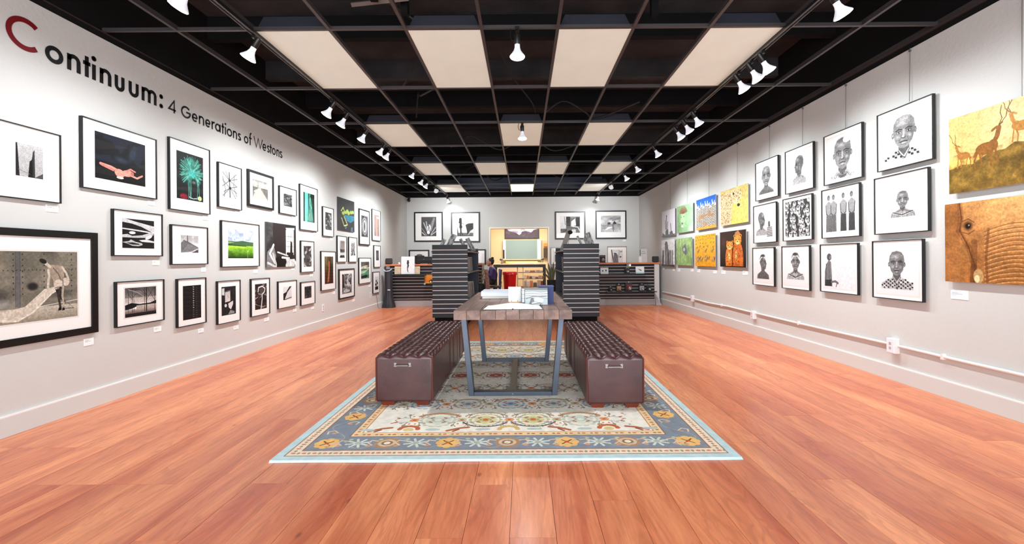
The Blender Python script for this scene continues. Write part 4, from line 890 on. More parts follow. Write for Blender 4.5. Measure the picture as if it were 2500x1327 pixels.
# ------------------------------------------------------------------ frame builder
M_fblack = mat('frame_black', (0.055, 0.055, 0.06), rough=0.35, bump=0.05)
M_mat = mat('picture_mat', (0.975, 0.97, 0.955), rough=0.8, spec=0.2)
M_edge = mat('acrylic_edge', (0.72, 0.74, 0.74), rough=0.3)
M_dedge = mat('print_edge_dark', (0.3, 0.3, 0.3), rough=0.5)
PN = [0]
def picture(side, TL, TR, BL, BR, pr, fn, label, border=.006, depth=.026, style='frame', group=None, yb=None, stand=0.0, name='framed_picture', res=220, mcol=None, far=None):
    """corners are given in photo pixels and measured onto the wall plane; pr = print corner pixels (x0,y0,x1,y1) or a margin"""
    if side == 'L': X = -(XW - depth - stand); m = lambda p: onx(p[0], p[1], X)
    elif side == 'R': X = XW - depth - stand; m = lambda p: onx(p[0], p[1], X)
    else: yw = yb or YB; X = yw - depth - stand; m = lambda p: ony(p[0], p[1], X)
    a, b, c, d = m(TL), m(TR), m(BL), m(BR)
    u0, u1 = (a[0] + c[0]) / 2, (b[0] + d[0]) / 2; z1, z0 = (a[1] + b[1]) / 2, (c[1] + d[1]) / 2
    if far == 'u0mirror': pass
    flip = u0 > u1
    lo, hi = min(u0, u1), max(u0, u1)
    if isinstance(pr, (tuple, list)):
        p, q = m(pr[:2]), m(pr[2:]); plo, phi = min(p[0], q[0]), max(p[0], q[0]); pz1, pz0 = p[1], q[1]
    else: plo, phi, pz0, pz1 = lo + pr, hi - pr, z0 + pr, z1 - pr
    if far:                       # continues beyond the frame of the photograph: far = (lo or None, hi or None)
        if far[0] is not None: lo = far[0]
        if far[1] is not None: hi = far[1]
        if len(far) > 2: plo, phi = far[2], far[3]
        elif not isinstance(pr, (tuple, list)): plo, phi = lo + pr, hi - pr
    uc, zc = (lo + hi) / 2, (z0 + z1) / 2
    # local frame: s across, t up, n out of the wall
    if side == 'L': P = lambda s, t, n: (X + n, s, t)
    elif side == 'R': P = lambda s, t, n: (X - n, s, t)
    else: P = lambda s, t, n: (s, X - n, t)
    root = thing(name, P(uc, zc, -depth), label, 'picture', group)
    def slab(s0, s1, t0, t1, n0, n1): 
        return MB().hexa([P(s0, t0, n0), P(s1, t0, n0), P(s1, t0, n1), P(s0, t0, n1)], [P(s0, t1, n0), P(s1, t1, n0), P(s1, t1, n1), P(s0, t1, n1)])
    def cat(*ms):
        r = MB()
        for q in ms: r.add(q.v, q.f)
        return r
    if style == 'frame':
        bw = border
        cat(slab(lo, lo + bw, z0, z1, -depth, 0), slab(hi - bw, hi, z0, z1, -depth, 0), slab(lo + bw, hi - bw, z0, z0 + bw, -depth, 0), slab(lo + bw, hi - bw, z1 - bw, z1, -depth, 0)).build('frame', M_fblack, root)
        slab(lo + bw, hi - bw, z0 + bw, z1 - bw, -.016, -.010).build('picture_mat', mcol or M_mat, root)
        nn = -.0095
        if phi > plo: 
            g = .012                # bevelled window line around the print
            if phi - plo > .3: slab(plo - g, phi + g, pz0 - g, pz1 + g, -.0099, -.0097).build('mat_line', mat('mat_bevel', (0.9, 0.89, 0.87), rough=.8), root)
    else:
        slab(lo, hi, z0, z1, -depth, -.001).build('backing', M_edge if style == 'acrylic' else M_dedge, root)
        nn = 0.0; plo, phi, pz0, pz1 = lo, hi, z0, z1
    PN[0] += 1
    w, h = phi - plo, pz1 - pz0
    cv = Cv(*asp(w, h, res)); fn(cv); z_ = _noise(cv.h, cv.w, (cv.w / 7, cv.h / 7), PN[0], 2)[..., None]; cv.a = np.where(cv.a.min(2, keepdims=True) < .9, np.clip(cv.a * (1 + .3 * (z_ - .5)), 0, 1), cv.a)
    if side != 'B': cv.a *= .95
    q = MB().quad(P(plo, pz0, nn), P(phi, pz0, nn), P(phi, pz1, nn), P(plo, pz1, nn))
    o = q.build('print', img_mat('print_%d' % PN[0], cv, .3 if style != 'frame' else .5), root)
    fl = (side == 'R')              # on the right wall the picture's left is the far end
    put_uv(o, [(1, 0), (0, 0), (0, 1), (1, 1)] if fl else [(0, 0), (1, 0), (1, 1), (0, 1)])
    if style == 'frame': slab(lo + border, hi - border, z0 + border, z1 - border, -.0045, -.003).build('glass_pane', glass_mat(), root)
    if stand > 0.01:
        slab(uc - .02, uc + .02, z0 + .05, z1 - .05, -depth - stand, -depth).build('hanger', M_edge, root)
    return root
CN = [0]
def card(side, x0, y0, x1, y1, label, group):
    X = -(XW - .004) if side == 'L' else (XW - .004)
    if side == 'B':
        a, b = ony(x0, y0, YB - .004), ony(x1, y1, YB - .004)
        mb = MB().box(a[0], b[0], YB - .004, YB, b[1], a[1]); org = ((a[0] + b[0]) / 2, YB, b[1])
    else:
        a, b = onx(x0, (y0 + y1) / 2, X), onx(x1, (y0 + y1) / 2, X); h = abs(y1 - y0) * a[0] / F; zc = a[1] * .5 + b[1] * .5
        ya, yb_ = min(a[0], b[0]), max(a[0], b[0]); w = yb_ - ya
        h = min(h * .85, w * .75)
        xa, xb = (-XW, -XW + .004) if side == 'L' else (XW - .004, XW)
        mb = MB().box(xa, xb, ya, yb_, zc - h / 2, zc + h / 2); org = (xa, (ya + yb_) / 2, zc)
    o = mb.build('label_card', M_card, loc=org)
    # lettered face uv
    uvl = o.data.uv_layers.new(name='uv'); V = o.data.vertices
    ys = [v.co.y for v in V]; zs = [v.co.z for v in V]; xs = [v.co.x for v in V]
    for pol in o.data.polygons:
        for li in pol.loop_indices:
            co = V[o.data.loops[li].vertex_index].co
            if side == 'B': s = (co.x - min(xs)) / (max(xs) - min(xs))
            else: s = (co.y - min(ys)) / (max(ys) - min(ys))
            if side == 'R': s = 1 - s
            uvl.data[li].uv = (s, (co.z - min(zs)) / (max(zs) - min(zs)))
    tag(o, label, 'label card', group)

GL, GR, GC, GB = 'pictures on the left wall', 'black and white portraits on the right wall', 'colour wildlife prints on the right wall', 'pictures on the back wall'
BF = 'thin black frame'
LEFTP = [
 # TL, TR, BL, BR, print, painter, label, border
 ((0, 291.7), (150, 329), (0, 482), (150, 494), (41.6, 346, 108, 438), P_tower, 'thin framed picture of dark towers, cut by the left edge of the photo', .006, (1, 0)),
 ((202, 283.6), (384, 340), (200, 459), (383.5, 484.8), (234, 318, 357.5, 456), P_swimmer, 'framed dark blue picture with a pale pink swimming figure', .007, 0),
 ((416, 333.5), (514.7, 367), (414, 511), (512.5, 522), (433, 365.5, 498.5, 494), P_teal, 'framed upright picture of a bright teal plume on black', .006, 0),
 ((535, 394.5), (591.6, 412), (534, 504.5), (590.4, 512.8), (545, 415, 581.4, 486.4), P_web, 'framed picture of dark crossing branches like a web on pale ground', .006, 0),
 ((607, 413), (669.6, 431), (606.6, 502.6), (668.4, 512.8), (618.7, 436, 656, 491), P_road, 'thick black framed picture of a pale road under clouds', .028, 0),
 ((684, 453), (725, 464), (682.7, 521.4), (725, 525), (694, 471.3, 714.8, 506), lambda c: P_dark(c, 3, .3, .6), 'small thin framed picture with a small grey print, right of the thick black frame', .006, 0),
 ((733.6, 448.7), (777, 462), (733, 559.5), (775, 565), (742, 467.5, 769.5, 544), P_green_curtain, 'tall framed picture in mint green with a curtain', .006, 0),
 ((789.4, 503.4), (815.8, 509.4), (788.6, 576), (815, 577), (795.4, 517, 811, 562), lambda c: P_dark(c, 9, .25, .85, (4, 7), .55), 'narrow framed picture with a mottled dark print, beside the unframed bowl picture', .006, 0),
 ((878.7, 509.4), (904, 515), (877, 596.8), (901.7, 598.7), (883, 524.5, 899.4, 579), P_ovals, 'black framed picture of white nested oval shapes', .022, 0),
 ((910, 511), (930.3, 515), (908.8, 585.5), (928.8, 588), (914.5, 523, 926.5, 577), P_pinkfig, 'framed pinkish picture, last in the top row of the left wall', .006, 0),
 ((0, 553.4), (238.4, 568.7), (0, 850.5), (240.6, 810), (0, 612, 192, 770.5), P_metalwall, 'very large thick black framed picture of a figure by a riveted metal wall', .05, (1, 1)),
 ((278, 510), (399, 522.6), (277, 624), (397, 625.7), (301, 531.7, 379, 606.7), P_surf, 'framed high contrast picture of white foam streaks on black', .007, 0),
 ((420.6, 547.5), (509.7, 555), (419, 645.6), (507.5, 644.7), (444, 573, 486.7, 616.7), P_dunes, 'framed small grey print of dunes in a wide white mat', .007, 0),
 ((542.7, 537), (635.5, 548.8), (541.4, 651.5), (633, 650), (558.6, 558, 620.5, 630), P_meadow, 'framed picture of a bright green meadow under blue sky', .007, 0),
 ((736, 587.4), (768, 588.5), (735.5, 664.6), (767.5, 662.7), (743, 599.4, 762, 650.3), lambda c: P_dark(c, 21, .28, .85, (3, 5), .6), 'framed upright dark print directly below the mint green picture', .006, 0),
 ((785.6, 612), (820.6, 613.8), (784.5, 710), (820, 704), (794, 625.8, 815, 690.5), P_figure_dark, 'framed brown picture of a standing figure in a dark room', .006, 0),
 ((824.8, 575), (847.4, 576.5), (824, 639.4), (846, 639), (830.4, 586.6, 843, 628.8), P_porch, 'small framed print with a pinkish sky, left one of the pair under the bowl picture', .006, 0),
 ((852.7, 578.3), (873, 579.8), (852, 640), (872, 638), (857.6, 591, 868.5, 624), P_twins, 'small framed black and white print, right one of the pair under the bowl picture', .006, 0),
 ((829, 656.3), (866.6, 654.5), (828.6, 731.3), (866, 723), (836.5, 669.5, 860, 713), P_garden, 'thick black framed picture of a sunlit garden, low on the left wall', .022, 0),
 ((878, 628.8), (907.3, 628.8), (876.8, 693.6), (905.8, 688), (882.4, 639, 902.4, 678), P_boats, 'framed picture of a boat on green water', .006, 0),
 ((914, 598.7), (930.3, 599), (913.5, 652), (928.4, 651.4), (919, 610.7, 925.8, 635), lambda c: P_dark(c, 31, .2, .4), 'small framed picture with a tiny dark print, near the speaker on the left counter', .006, 0),
 ((911.8, 663.5), (927.3, 662), (911, 716.6), (927, 712.5), (916, 675, 925, 705.7), P_flowerbw, 'narrow framed black and white flower print, nearest the left counter', .006, 0),
 ((285.8, 687.7), (402.5, 681), (284, 799.9), (401.6, 781), (307.5, 703.5, 384, 764.5), P_lake, 'framed picture of bare trees by a lake at dusk', .007, 0),
 ((435, 679.6), (505, 677.3), (434, 799.9), (504, 787), (448.7, 698, 493.5, 774), P_fingers, 'framed nearly black picture with a column of pale finger shapes', .007, 0),
 ((532.8, 685.4), (589, 683), (532, 793), (587, 781), (542.7, 700.4, 578, 764.5), P_shack, 'framed picture of white shirts and papers in a dark shack', .006, 0),
 ((615, 680.8), (660, 677), (613.8, 774), (659, 764.5), (624.3, 693.6, 653.2, 751), P_tangle, 'framed picture of a white looping root on dark tangle', .006, 0),
 ((681, 686.5), (725.7, 682.7), (679.7, 755), (725, 744.5), (693.3, 700.4, 713.8, 729), P_curve, 'small framed picture of a black curve sweeping over white', .006, 0),
 ((736, 688), (770.5, 685.4), (735.5, 746.8), (769.4, 739), (745, 699.3, 762, 725.5), lambda c: P_dark(c, 41, .22, .45, (5, 5), .6), 'small framed dark square print, right of the black curve picture', .006, 0),
]
for TL, TR, BL, BR, pr, fn, lab, bw, far in LEFTP:
    fr = None
    if far == (1, 0):               # the tower picture: its near end lies outside the photo
        X = -(XW - .026); y1 = onx(150, 400, X)[0]; p0 = onx(41.6, 400, X)[0]; p1 = onx(108.3, 400, X)[0]
        fr = (p0 - (y1 - p1), y1, p0, p1)
    if far == (1, 1):
        X = -(XW - .026); y1 = onx(240, 700, X)[0]; p1 = onx(192, 700, X)[0]; fr = (p1 - .60 - (y1 - p1), y1, p1 - .60, p1)
    picture('L', TL, TR, BL, BR, pr, fn, lab, border=bw, group=GL, far=fr, res=420 if far == (1, 1) else (300 if TR[0] - TL[0] > 80 else 200))
picture('L', (826, 480.8), (865.5, 492), (824.8, 562), (864.7, 564.8), 0, P_bowl, 'unframed dark print of a bowl of yellow green fruit', style='mount', depth=.02, group=GL, name='mounted_print')
picture('L', (651.5, 541.4), (723, 550.5), (650, 652), (722, 650.3), 0, P_workshop, 'unframed black and white print of a cluttered dark room with a bright window', style='mount', depth=.022, group=GL, name='mounted_print', res=300)
PT = portrait
RIGHTP = [
 ((2142, 281.7), (2277.8, 227), (2139, 420.7), (2275.6, 388.8), PT(.5, .40, 1.3, 0, 'plaid', .7), 'framed portrait of an elderly person in a plaid scarf, top row nearest the window'),
 ((2136, 436), (2267.7, 406), (2131, 572.8), (2264.7, 563.6), PT(.55, .42, .68, 0, 'drape', .3, 1.2), 'framed portrait of a smiling person wrapped in a pale shawl'),
 ((2130, 589), (2253, 581.6), (2128, 725), (2251.6, 737.6), PT(.5, .36, 1.0, 0, 'plaid', .4, 1.15), 'framed portrait of a person with long earrings and plaid cloth, bottom row nearest the window'),
 ((2012.5, 332.4), (2106, 297), (2008, 451), (2101.7, 436), PT(.5, .42, 1.45, 0, 'plain', .3, .8), 'framed close portrait of a frowning face with short hair'),
 ((2005, 464.4), (2098.6, 444.8), (2005, 581.6), (2097, 576.7), P_four, 'framed picture of four people standing side by side'),
 ((2001, 597.7), (2093, 591), (2002, 711), (2094, 720), P_walker, 'framed picture of a hooded person standing at the left side of an empty pale ground'),
 ((1918, 369.6), (1987, 344.5), (1914.4, 473.6), (1982.8, 460.6), PT(.5, .36, 1.0, -1, 'plain', .35, .9), 'framed profile portrait facing left, top row'),
 ((1912, 486), (1984.3, 471), (1909, 588), (1979, 585), P_crowd, 'framed picture of a dense crowd of faces'),
 ((1908.4, 600.8), (1976, 598), (1907.5, 702.7), (1975.3, 709.6), PT(.5, .32, .95, 0, 'coat', .3, 1.2, True), 'framed portrait of a person in a wide collared coat, bottom row'),
 ((1844.5, 398), (1899, 379), (1843, 490), (1898.4, 480), PT(.47, .38, 1.2, 0, 'dark', .6), 'framed portrait of a wrinkled bald elder, top row next to the leopard print'),
 ((1839.6, 503), (1894.8, 491.7), (1838, 592), (1894, 592), P_two, 'framed picture of a profile facing right with a smaller figure behind'),
 ((1837, 604.7), (1890.3, 602), (1836.6, 693.6), (1888.5, 699.7), PT(.48, .36, 1.0, 1, 'dark', .3, 1.0, True), 'framed profile portrait facing right with a head band, bottom row'),
]
for TL, TR, BL, BR, fn, lab in RIGHTP:
    picture('R', TL, TR, BL, BR, .045, fn, lab, border=.0065, depth=.026, stand=.018, group=GR, mcol=M_mat, res=300 if TL[0] > 2000 else 220)
COLP = [
 ((1760.4, 468.5), (1826.7, 445.9), (1758.9, 552.6), (1825.5, 540.5), P_leopard, 'unframed print of a spotted leopard in yellow grass'),
 ((1757.6, 567.6), (1821, 558.6), (1758.3, 650.5), (1822, 652.3), P_cubs, 'unframed print of two orange lit spotted cats on black'),
 ((1700.4, 490), (1747.7, 472.4), (1699.5, 562), (1747.7, 555), P_zebras, 'unframed print of zebras under bright blue sky'),
 ((1696.5, 575.5), (1745.6, 569), (1697.4, 648.4), (1746.8, 650.5), P_herd, 'unframed print of a herd on bright orange yellow ground'),
 ((1653.4, 506.7), (1692, 491), (1652.8, 569.4), (1691, 563.4), P_lion, 'unframed print of a pale lion face on green'),
 ((1650.6, 584.5), (1689.8, 576.7), (1651, 646.3), (1689.5, 647.8), P_grass, 'unframed print of a grey animal in green grass'),
 ((1615.5, 517), (1647.5, 507.5), (1616.6, 577.6), (1648, 574), P_giraffes, 'unframed print of giraffe silhouettes on white'),
 ((1613, 586), (1646.7, 582.7), (1616.6, 650), (1647.6, 649.3), P_elephants_bw, 'unframed print of a grey elephant and legs on white'),
]
for TL, TR, BL, BR, fn, lab in COLP:
    picture('R', TL, TR, BL, BR, 0, fn, lab, style='acrylic', depth=.010, stand=.03, group=GC, name='mounted_print')
X = XW - .04
picture('R', (2319, 291.8), (2500, 232.8), (2316, 472), (2500, 449), 0, P_antelope, 'large unframed golden print of antelopes on a ridge', style='acrylic', depth=.012, stand=.03, group=GC, name='mounted_print', res=640, far=(onx(2317.5, 380, X)[0] - .88, onx(2317.5, 380, X)[0]))
picture('R', (2308, 506), (2500, 467.5), (2307.5, 686), (2500, 696), 0, P_elephant, 'large unframed brown print of an elephant face close up', style='acrylic', depth=.012, stand=.03, group=GC, name='mounted_print', res=640, far=(onx(2307.8, 600, X)[0] - .90, onx(2307.8, 600, X)[0]))
for x0, x1, y0, y1, pr, fn, lab in [
 (1011, 1081, 517, 589.5, (1028.5, 529.5, 1065, 576), P_petals, 'black framed picture of a white flower bud, at the left end of the back wall'),
 (1101, 1171.5, 517, 591, (1116, 530, 1155.5, 576), P_shore, 'black framed picture of a silhouette beside a dark rock'),
 (1355, 1429.5, 515.5, 583.5, (1368.5, 528.5, 1416, 567.5), P_station, 'black framed picture of a cluttered white and grey interior'),
 (1454, 1529.5, 513.5, 582.5, (1467, 526.5, 1515.5, 565.5), P_barn, 'black framed picture of a barn under a stormy sky'),
 (998, 1048, 609.5, 655, (1012, 620, 1036, 645), P_hatphoto, 'black framed picture low on the back wall, half hidden by the black printer'),
 (1140, 1186, 608, 645, (1150, 617, 1168, 640), P_post, 'black framed picture showing its right half behind the left bookcase')]:
    picture('B', (x0, y0), (x1, y0), (x0, y1), (x1, y1), pr, fn, lab, border=.036, depth=.03, group=GB)
picture('B', (1345, 604), (1395, 604), (1345, 645), (1395, 645), .08, P_post, 'thin framed picture showing its left edge behind the right bookcase', border=.006, depth=.03, group=GB)

LC = [((113, 498, 143, 519), 'the tower picture at the left edge'), ((362, 489, 379, 502), 'the swimming figure picture'), ((496, 526, 509, 538), 'the teal plume picture'), ((575, 515, 587, 527), 'the crossing branches picture'),
      ((657, 516, 666, 526), 'the thick framed road picture'), ((713, 527, 720, 536), 'the small grey print'), ((766, 567, 773, 575), 'the mint green picture'), ((806, 580, 812, 587), 'the narrow mottled print'),
      ((206, 823, 229, 844), 'the very large metal wall picture'), ((373, 634, 390, 648), 'the foam streaks picture'), ((492, 651.5, 503, 664), 'the dunes picture'), ((620, 657, 629, 667), 'the green meadow picture'), ((712, 652, 719, 660), 'the cluttered room print'),
      ((757, 667, 764, 675), 'the dark print under the mint green one'), ((812, 710, 818, 718), 'the brown standing figure picture'), ((860, 729, 866, 736), 'the sunlit garden picture'), ((900, 694, 905, 700), 'the green water picture'),
      ((377, 796, 394, 810), 'the bare trees picture'), ((485, 801, 497.5, 812), 'the nearly black finger picture'), ((571, 794, 582.5, 804), 'the dark shack picture'), ((646, 774, 657, 784), 'the looping root picture'), ((716, 753, 724, 761), 'the black curve picture'), ((761, 747, 767, 755), 'the dark square print')]
for (x0, y0, x1, y1), w in LC: card('L', x0, y0, x1, y1, 'small white label card below %s' % w, 'label cards on the left wall')
RC = [((2321, 707, 2363, 732), 'the large elephant face print'), ((1813, 660, 1825.5, 671.6), 'the spotted cats print, right one of two'), ((1761, 659, 1771, 669), 'the spotted cats print, left one of two'), ((1741, 659, 1749, 668), 'the orange herd print, right one of two'), ((1702, 656, 1709, 665), 'the orange herd print, left one of two'),
      ((1686, 655, 1692.5, 663), 'the green grass print, right one of two'), ((1654, 655, 1660, 663), 'the green grass print, left one of two'), ((1642, 654, 1647, 661), 'the grey elephant print, right one of two'), ((1617, 653, 1622, 658), 'the grey elephant print, left one of two')]
for (x0, y0, x1, y1), w in RC: card('R', x0, y0, x1, y1, 'white label card below %s' % w, 'label cards on the right wall')
card('B', 1520, 584.5, 1528, 588.5, 'small white label card below the barn picture on the back wall', None)

# hanging wires on the right wall
M_wire = mat('hanging_wire', (0.45, 0.45, 0.44), rough=0.4, metal=0.5)
for px, py, w in ((2219, 245, 'the plaid scarf portrait'), (2063, 310, 'the frowning close portrait'), (1958, 355, 'the left facing profile portrait'), (1877, 386, 'the bald elder portrait'), (1799, 455, 'the leopard print'), (1730, 478, 'the blue sky zebra print'), (1677, 497, 'the pale lion print'), (1636, 510, 'the giraffe print'), (2493, 235, 'the golden antelope print')):
    y, z = onx(px, py, XW - .025)
    o = MB().tube([(XW - .012, y, ZW), (XW - .02, y, z - .01)], .0022, 6).box(XW - .02, XW - .006, y - .006, y + .006, ZW - .03, ZW - .012).build('hanging_wire', M_wire, loc=(XW, y, z))
    tag(o, 'thin steel wire running up from %s' % w, 'wire', 'hanging wires on the right wall')

# ================================================================== RUG
RX0, RX1, RY0, RY1 = -1.435, 1.222, 2.45, 5.99
def paint_rug():
    w_, l_ = RX1 - RX0, RY1 - RY0
    c = Cv(1060, int(1060 * l_ / w_), (.77, .86, .87))
    cx0 = -0.105 - (RX0 + RX1) / 2
    X = lambda x: .5 + (x + cx0) / w_
    Yc = lambda y: .5 - y / l_                # y metres from the rug's centre, positive = far
    def E(x, y, rx, ry, col, rot=0, k=1): c.e(X(x), Yc(y), rx / w_, ry / l_, col, -rot, k)
    def Ln(pts, wd, col, k=1): c.l([(X(a), Yc(b)) for a, b in pts], wd / w_, col, k)
    def frame(m0, m1, col):
        a, b, a2, b2 = m0 / w_, m0 / l_, m1 / w_, m1 / l_
        m = ((c.X > a) & (c.X < 1 - a) & (c.Y > b) & (c.Y < 1 - b)) & ~((c.X > a2) & (c.X < 1 - a2) & (c.Y > b2) & (c.Y < 1 - b2))
        c.mask(m, col)
    cream, slate, peach, brown, rust, sage, blue, gold = (.97, .94, .88), (.54, .57, .61), (.96, .82, .64), (.48, .33, .27), (.78, .42, .28), (.74, .76, .66), (.66, .73, .78), (.88, .80, .55)
    hw, hl = w_ / 2, l_ / 2
    frame(.055, .062, (.62, .5, .42)); frame(.062, .125, (.95, .86, .76)); frame(.125, .132, (.6, .42, .32)); frame(.132, .325, slate); frame(.325, .332, (.5, .36, .28)); frame(.332, .385, peach); frame(.385, .392, rust)
    m = (c.X > .392 / w_) & (c.X < 1 - .392 / w_) & (c.Y > .392 / l_) & (c.Y < 1 - .392 / l_); c.mask(m, cream)
    r = random.Random(2)
    # zigzag in the pale guard stripe, dots in the peach one
    def along(s, off, col, f, step):
        n = int(2 * hw / step)
        for i in range(n + 1):
            x = -hw - cx0 + off + (2 * hw - 2 * off) * i / n
            for y in (-hl + off, hl - off): f(x, y, 0)
        n = int(2 * hl / step)
        for i in range(n + 1):
            y = -hl + off + (2 * hl - 2 * off) * i / n
            for x in (-hw - cx0 + off, hw - cx0 - off): f(x, y, 1)
    along(0, .093, None, lambda x, y, q: (E(x, y, .014, .009, (.80, .52, .42)), E(x + .03 * (1 - q), y + .03 * q, .009, .012, (.62, .6, .5))), .065)
    along(0, .358, None, lambda x, y, q: (E(x, y, .013, .010, (.82, .50, .34)), E(x + .05 * (1 - q), y + .05 * q, .010, .010, (.6, .55, .42))), .11)
    # main border motifs
    def orange(x, y):
        E(x, y, .072, .072, (.44, .46, .5)); 
        for a in range(8): E(x + .045 * math.cos(a * .785), y + .045 * math.sin(a * .785), .03, .03, (.95, .74, .45))
        E(x, y, .05, .05, (.95, .76, .48)); Ln([(x - .03, y - .03), (x + .03, y + .03)], .008, (.45, .25, .15)); Ln([(x - .03, y + .03), (x + .03, y - .03)], .008, (.45, .25, .15)); E(x, y, .014, .014, (.8, .4, .2))
    def rosette(x, y):
        for a in range(10): E(x + .058 * math.cos(a * .628), y + .055 * math.sin(a * .628), .022, .022, (.72, .55, .42))
        E(x, y, .055, .05, (.86, .76, .64)); E(x, y, .035, .032, (.62, .45, .35)); E(x, y, .02, .02, (.95, .9, .8))
    def white(x, y):
        for a in range(8):
            t = a * .785 + .3; Ln([(x, y), (x + .07 * math.cos(t), y + .06 * math.sin(t))], .016, (.86, .87, .82))
        E(x, y, .02, .02, (.7, .74, .68))
    def curl(x, y, f, q):
        pts = [(.0, .0), (.035, .035), (.02, .07), (-.02, .06)] if not q else [(0, 0), (.035, .035), (.07, .02), (.06, -.02)]
        Ln([(x + a * f, y + b - .03) for a, b in pts], .011, (.90, .78, .66)); E(x + .02 * f, y - .04, .016, .012, (.85, .62, .5))
    bo = .2285
    for s in (-1, 1):
        y = s * (hl - bo)
        for i, x in enumerate([-1.185, -.79, -.39, 0, .39, .79, 1.185]):
            (rosette if i % 2 else orange)(x * .93, y)
        for x in (-.2, .2, -.6, .6, -.98, .98): white(x * .93, y); 
        for x in (-.3, .3, -.1, .1, -.5, .5, -.7, .7, -.88, .88, -1.08, 1.08): curl(x * .93, y, 1 if x > 0 else -1, 0); E(x * .93 + .03, y + .055, .014, .012, (.75, .78, .62))
        Ln([(x * .02, y + .075 * math.sin(x * .32)) for x in range(-55, 56)], .006, (.72, .70, .62), .7)
        x = s * (hw - bo) - cx0
        for i in range(9):
            yy = (i - 4) * .385 * .94
            if abs(yy) < hl - .4: (orange if i % 2 else rosette)(x, yy); white(x, yy + .18)
            curl(x, yy + .1, s, 1); curl(x, yy - .1, -s, 1)
        Ln([(x + .075 * math.sin(k * .32), k * .02) for k in range(-75, 76)], .006, (.72, .70, .62), .7)
    # field
    inx, iny = hw - .41, hl - .42
    def clipok(x, y, q=0.05): return abs(x + cx0) < inx - q and abs(y) < iny - q
    def palm(x, y, R_, c1, c2, c3, ring=(.62, .47, .38)):
        n = 14
        for a in range(n): E(x + R_ * math.cos(a * 6.283 / n), y + R_ * math.sin(a * 6.283 / n), R_ * .24, R_ * .24, c1)
        E(x, y, R_ * 1.02, R_ * 1.02, (.95, .92, .85)); 
        for a in range(8): E(x + R_ * .55 * math.cos(a * .785), y + R_ * .55 * math.sin(a * .785), R_ * .3, R_ * .3, c2)
        E(x, y, R_ * .42, R_ * .42, c1); E(x, y, R_ * .22, R_ * .22, c3)
    def leafarc(x, y, R_, col, a0, a1, wd=.014):
        pts = [(x + R_ * 1.45 * math.cos(a0 + (a1 - a0) * i / 12), y + R_ * 1.15 * math.sin(a0 + (a1 - a0) * i / 12)) for i in range(13)]; Ln(pts, wd, col)
        for i in range(1, 12, 1):
            px_, py_ = pts[i]; Ln([(px_, py_), (px_ + (x - px_) * .10, py_ + (y - py_) * .10)], .006, col)
    def vine(x, y, s1, s2):
        Ln([(x, y), (x + .03 * s1, y + .035 * s2), (x + .07 * s1, y + .045 * s2), (x + .11 * s1, y + .03 * s2), (x + .135 * s1, y + .0 * s2)], .0055, (.6, .47, .42)); Ln([(x + .04 * s1, y + .04 * s2), (x + .05 * s1, y + .08 * s2), (x + .03 * s1, y + .12 * s2)], .0055, (.6, .47, .42)); E(x + .12 * s1, y + .04 * s2, .018, .009, (.72, .45, .36), .5 * s1 * s2); E(x + .055 * s1, y + .1 * s2, .009, .018, (.62, .6, .5)); E(x + .08 * s1, y + .06 * s2, .012, .007, (.55, .6, .66)); E(x + .02 * s1, y + .07 * s2, .008, .012, (.82, .6, .45))
    rowsy = [(-1.165, 'A'), (-.83, 'B'), (-.42, 'C'), (0, 'D'), (.42, 'C'), (.83, 'B'), (1.165, 'A')]
    for yy, t in rowsy:
        for i in range(-3, 3):
            x = (i + .5) * .33 if t in 'AD' else i * .33
            if not clipok(x, yy, .1): continue
            if t == 'A':
                if i in (-2, 1): palm(x, yy, .105, (.80, .82, .74), (.86, .87, .80), (.9, .9, .85)); leafarc(x, yy, .11, rust, .5, 2.6, .018)
                else: palm(x, yy, .095, (.80, .77, .55), (.88, .85, .62), (.84, .45, .25)); leafarc(x, yy, .11, (.35, .3, .33), math.pi + .35, 2 * math.pi - .35)
                leafarc(x, yy, .12, (.75, .66, .5), .6, 2.5, .016)
            elif t == 'B':
                palm(x, yy, .09, blue if i % 2 == 0 else (.78, .74, .62), (.82, .86, .88), (.5, .55, .62)); leafarc(x, yy, .1, (.82, .5, .36) if i % 2 == 0 else (.72, .62, .48), .5, 2.6, .02)
            elif t == 'C': palm(x, yy, .07, (.72, .74, .7), (.8, .78, .68), rust); leafarc(x, yy, .1, (.5, .42, .4), .3, 2.8, .010); leafarc(x, yy, .1, (.6, .5, .45), math.pi + .3, 2 * math.pi - .3, .009)
            else: palm(x, yy, .08, (.75, .40, .34), (.72, .42, .36), (.92, .75, .6)); leafarc(x, yy, .11, (.45, .38, .36), .3, 2.8, .010)
        for i in range(-4, 5):
            x = i * .33 if t in 'AD' else (i + .5) * .33
            for s1 in (-1, 1):
                for s2 in (-1, 1):
                    if clipok(x, yy, .02): vine(x, yy, s1, s2)
            if clipok(x, yy, .04):
                for a in range(6): E(x + .022 * math.cos(a * 1.05), yy + .022 * math.sin(a * 1.05), .013, .013, (.90, .62, .42) if i % 2 == 0 else (.75, .74, .58))
                E(x, yy, .012, .012, (.75, .4, .3))
    for s in (-1, 1):             # bird-like leaves and half flowers by the ends
        yy = s * 1.335
        for i, x in enumerate((-.84, -.66, -.33, 0, .33, .66, .84)):
            if x in (-.66, .66):
                for a in range(9): E(x + .06 * math.cos(a * .39), yy - s * .01 - s * .05 * math.sin(a * .39), .017, .017, rust)
                E(x, yy, .035, .03, gold)
            elif x == 0:
                for a in range(9): E(x + .06 * math.cos(a * .39), yy - s * .05 * math.sin(a * .39), .017, .017, (.86, .72, .45))
            else:
                f = 1 if x < 0 else -1; Ln([(x - .07 * f, yy + s * .02), (x, yy - s * .02), (x + .06 * f, yy - s * .035)], .026, (.72, .42, .30)); Ln([(x, yy), (x - .03 * f, yy + s * .03)], .018, (.6, .38, .28))
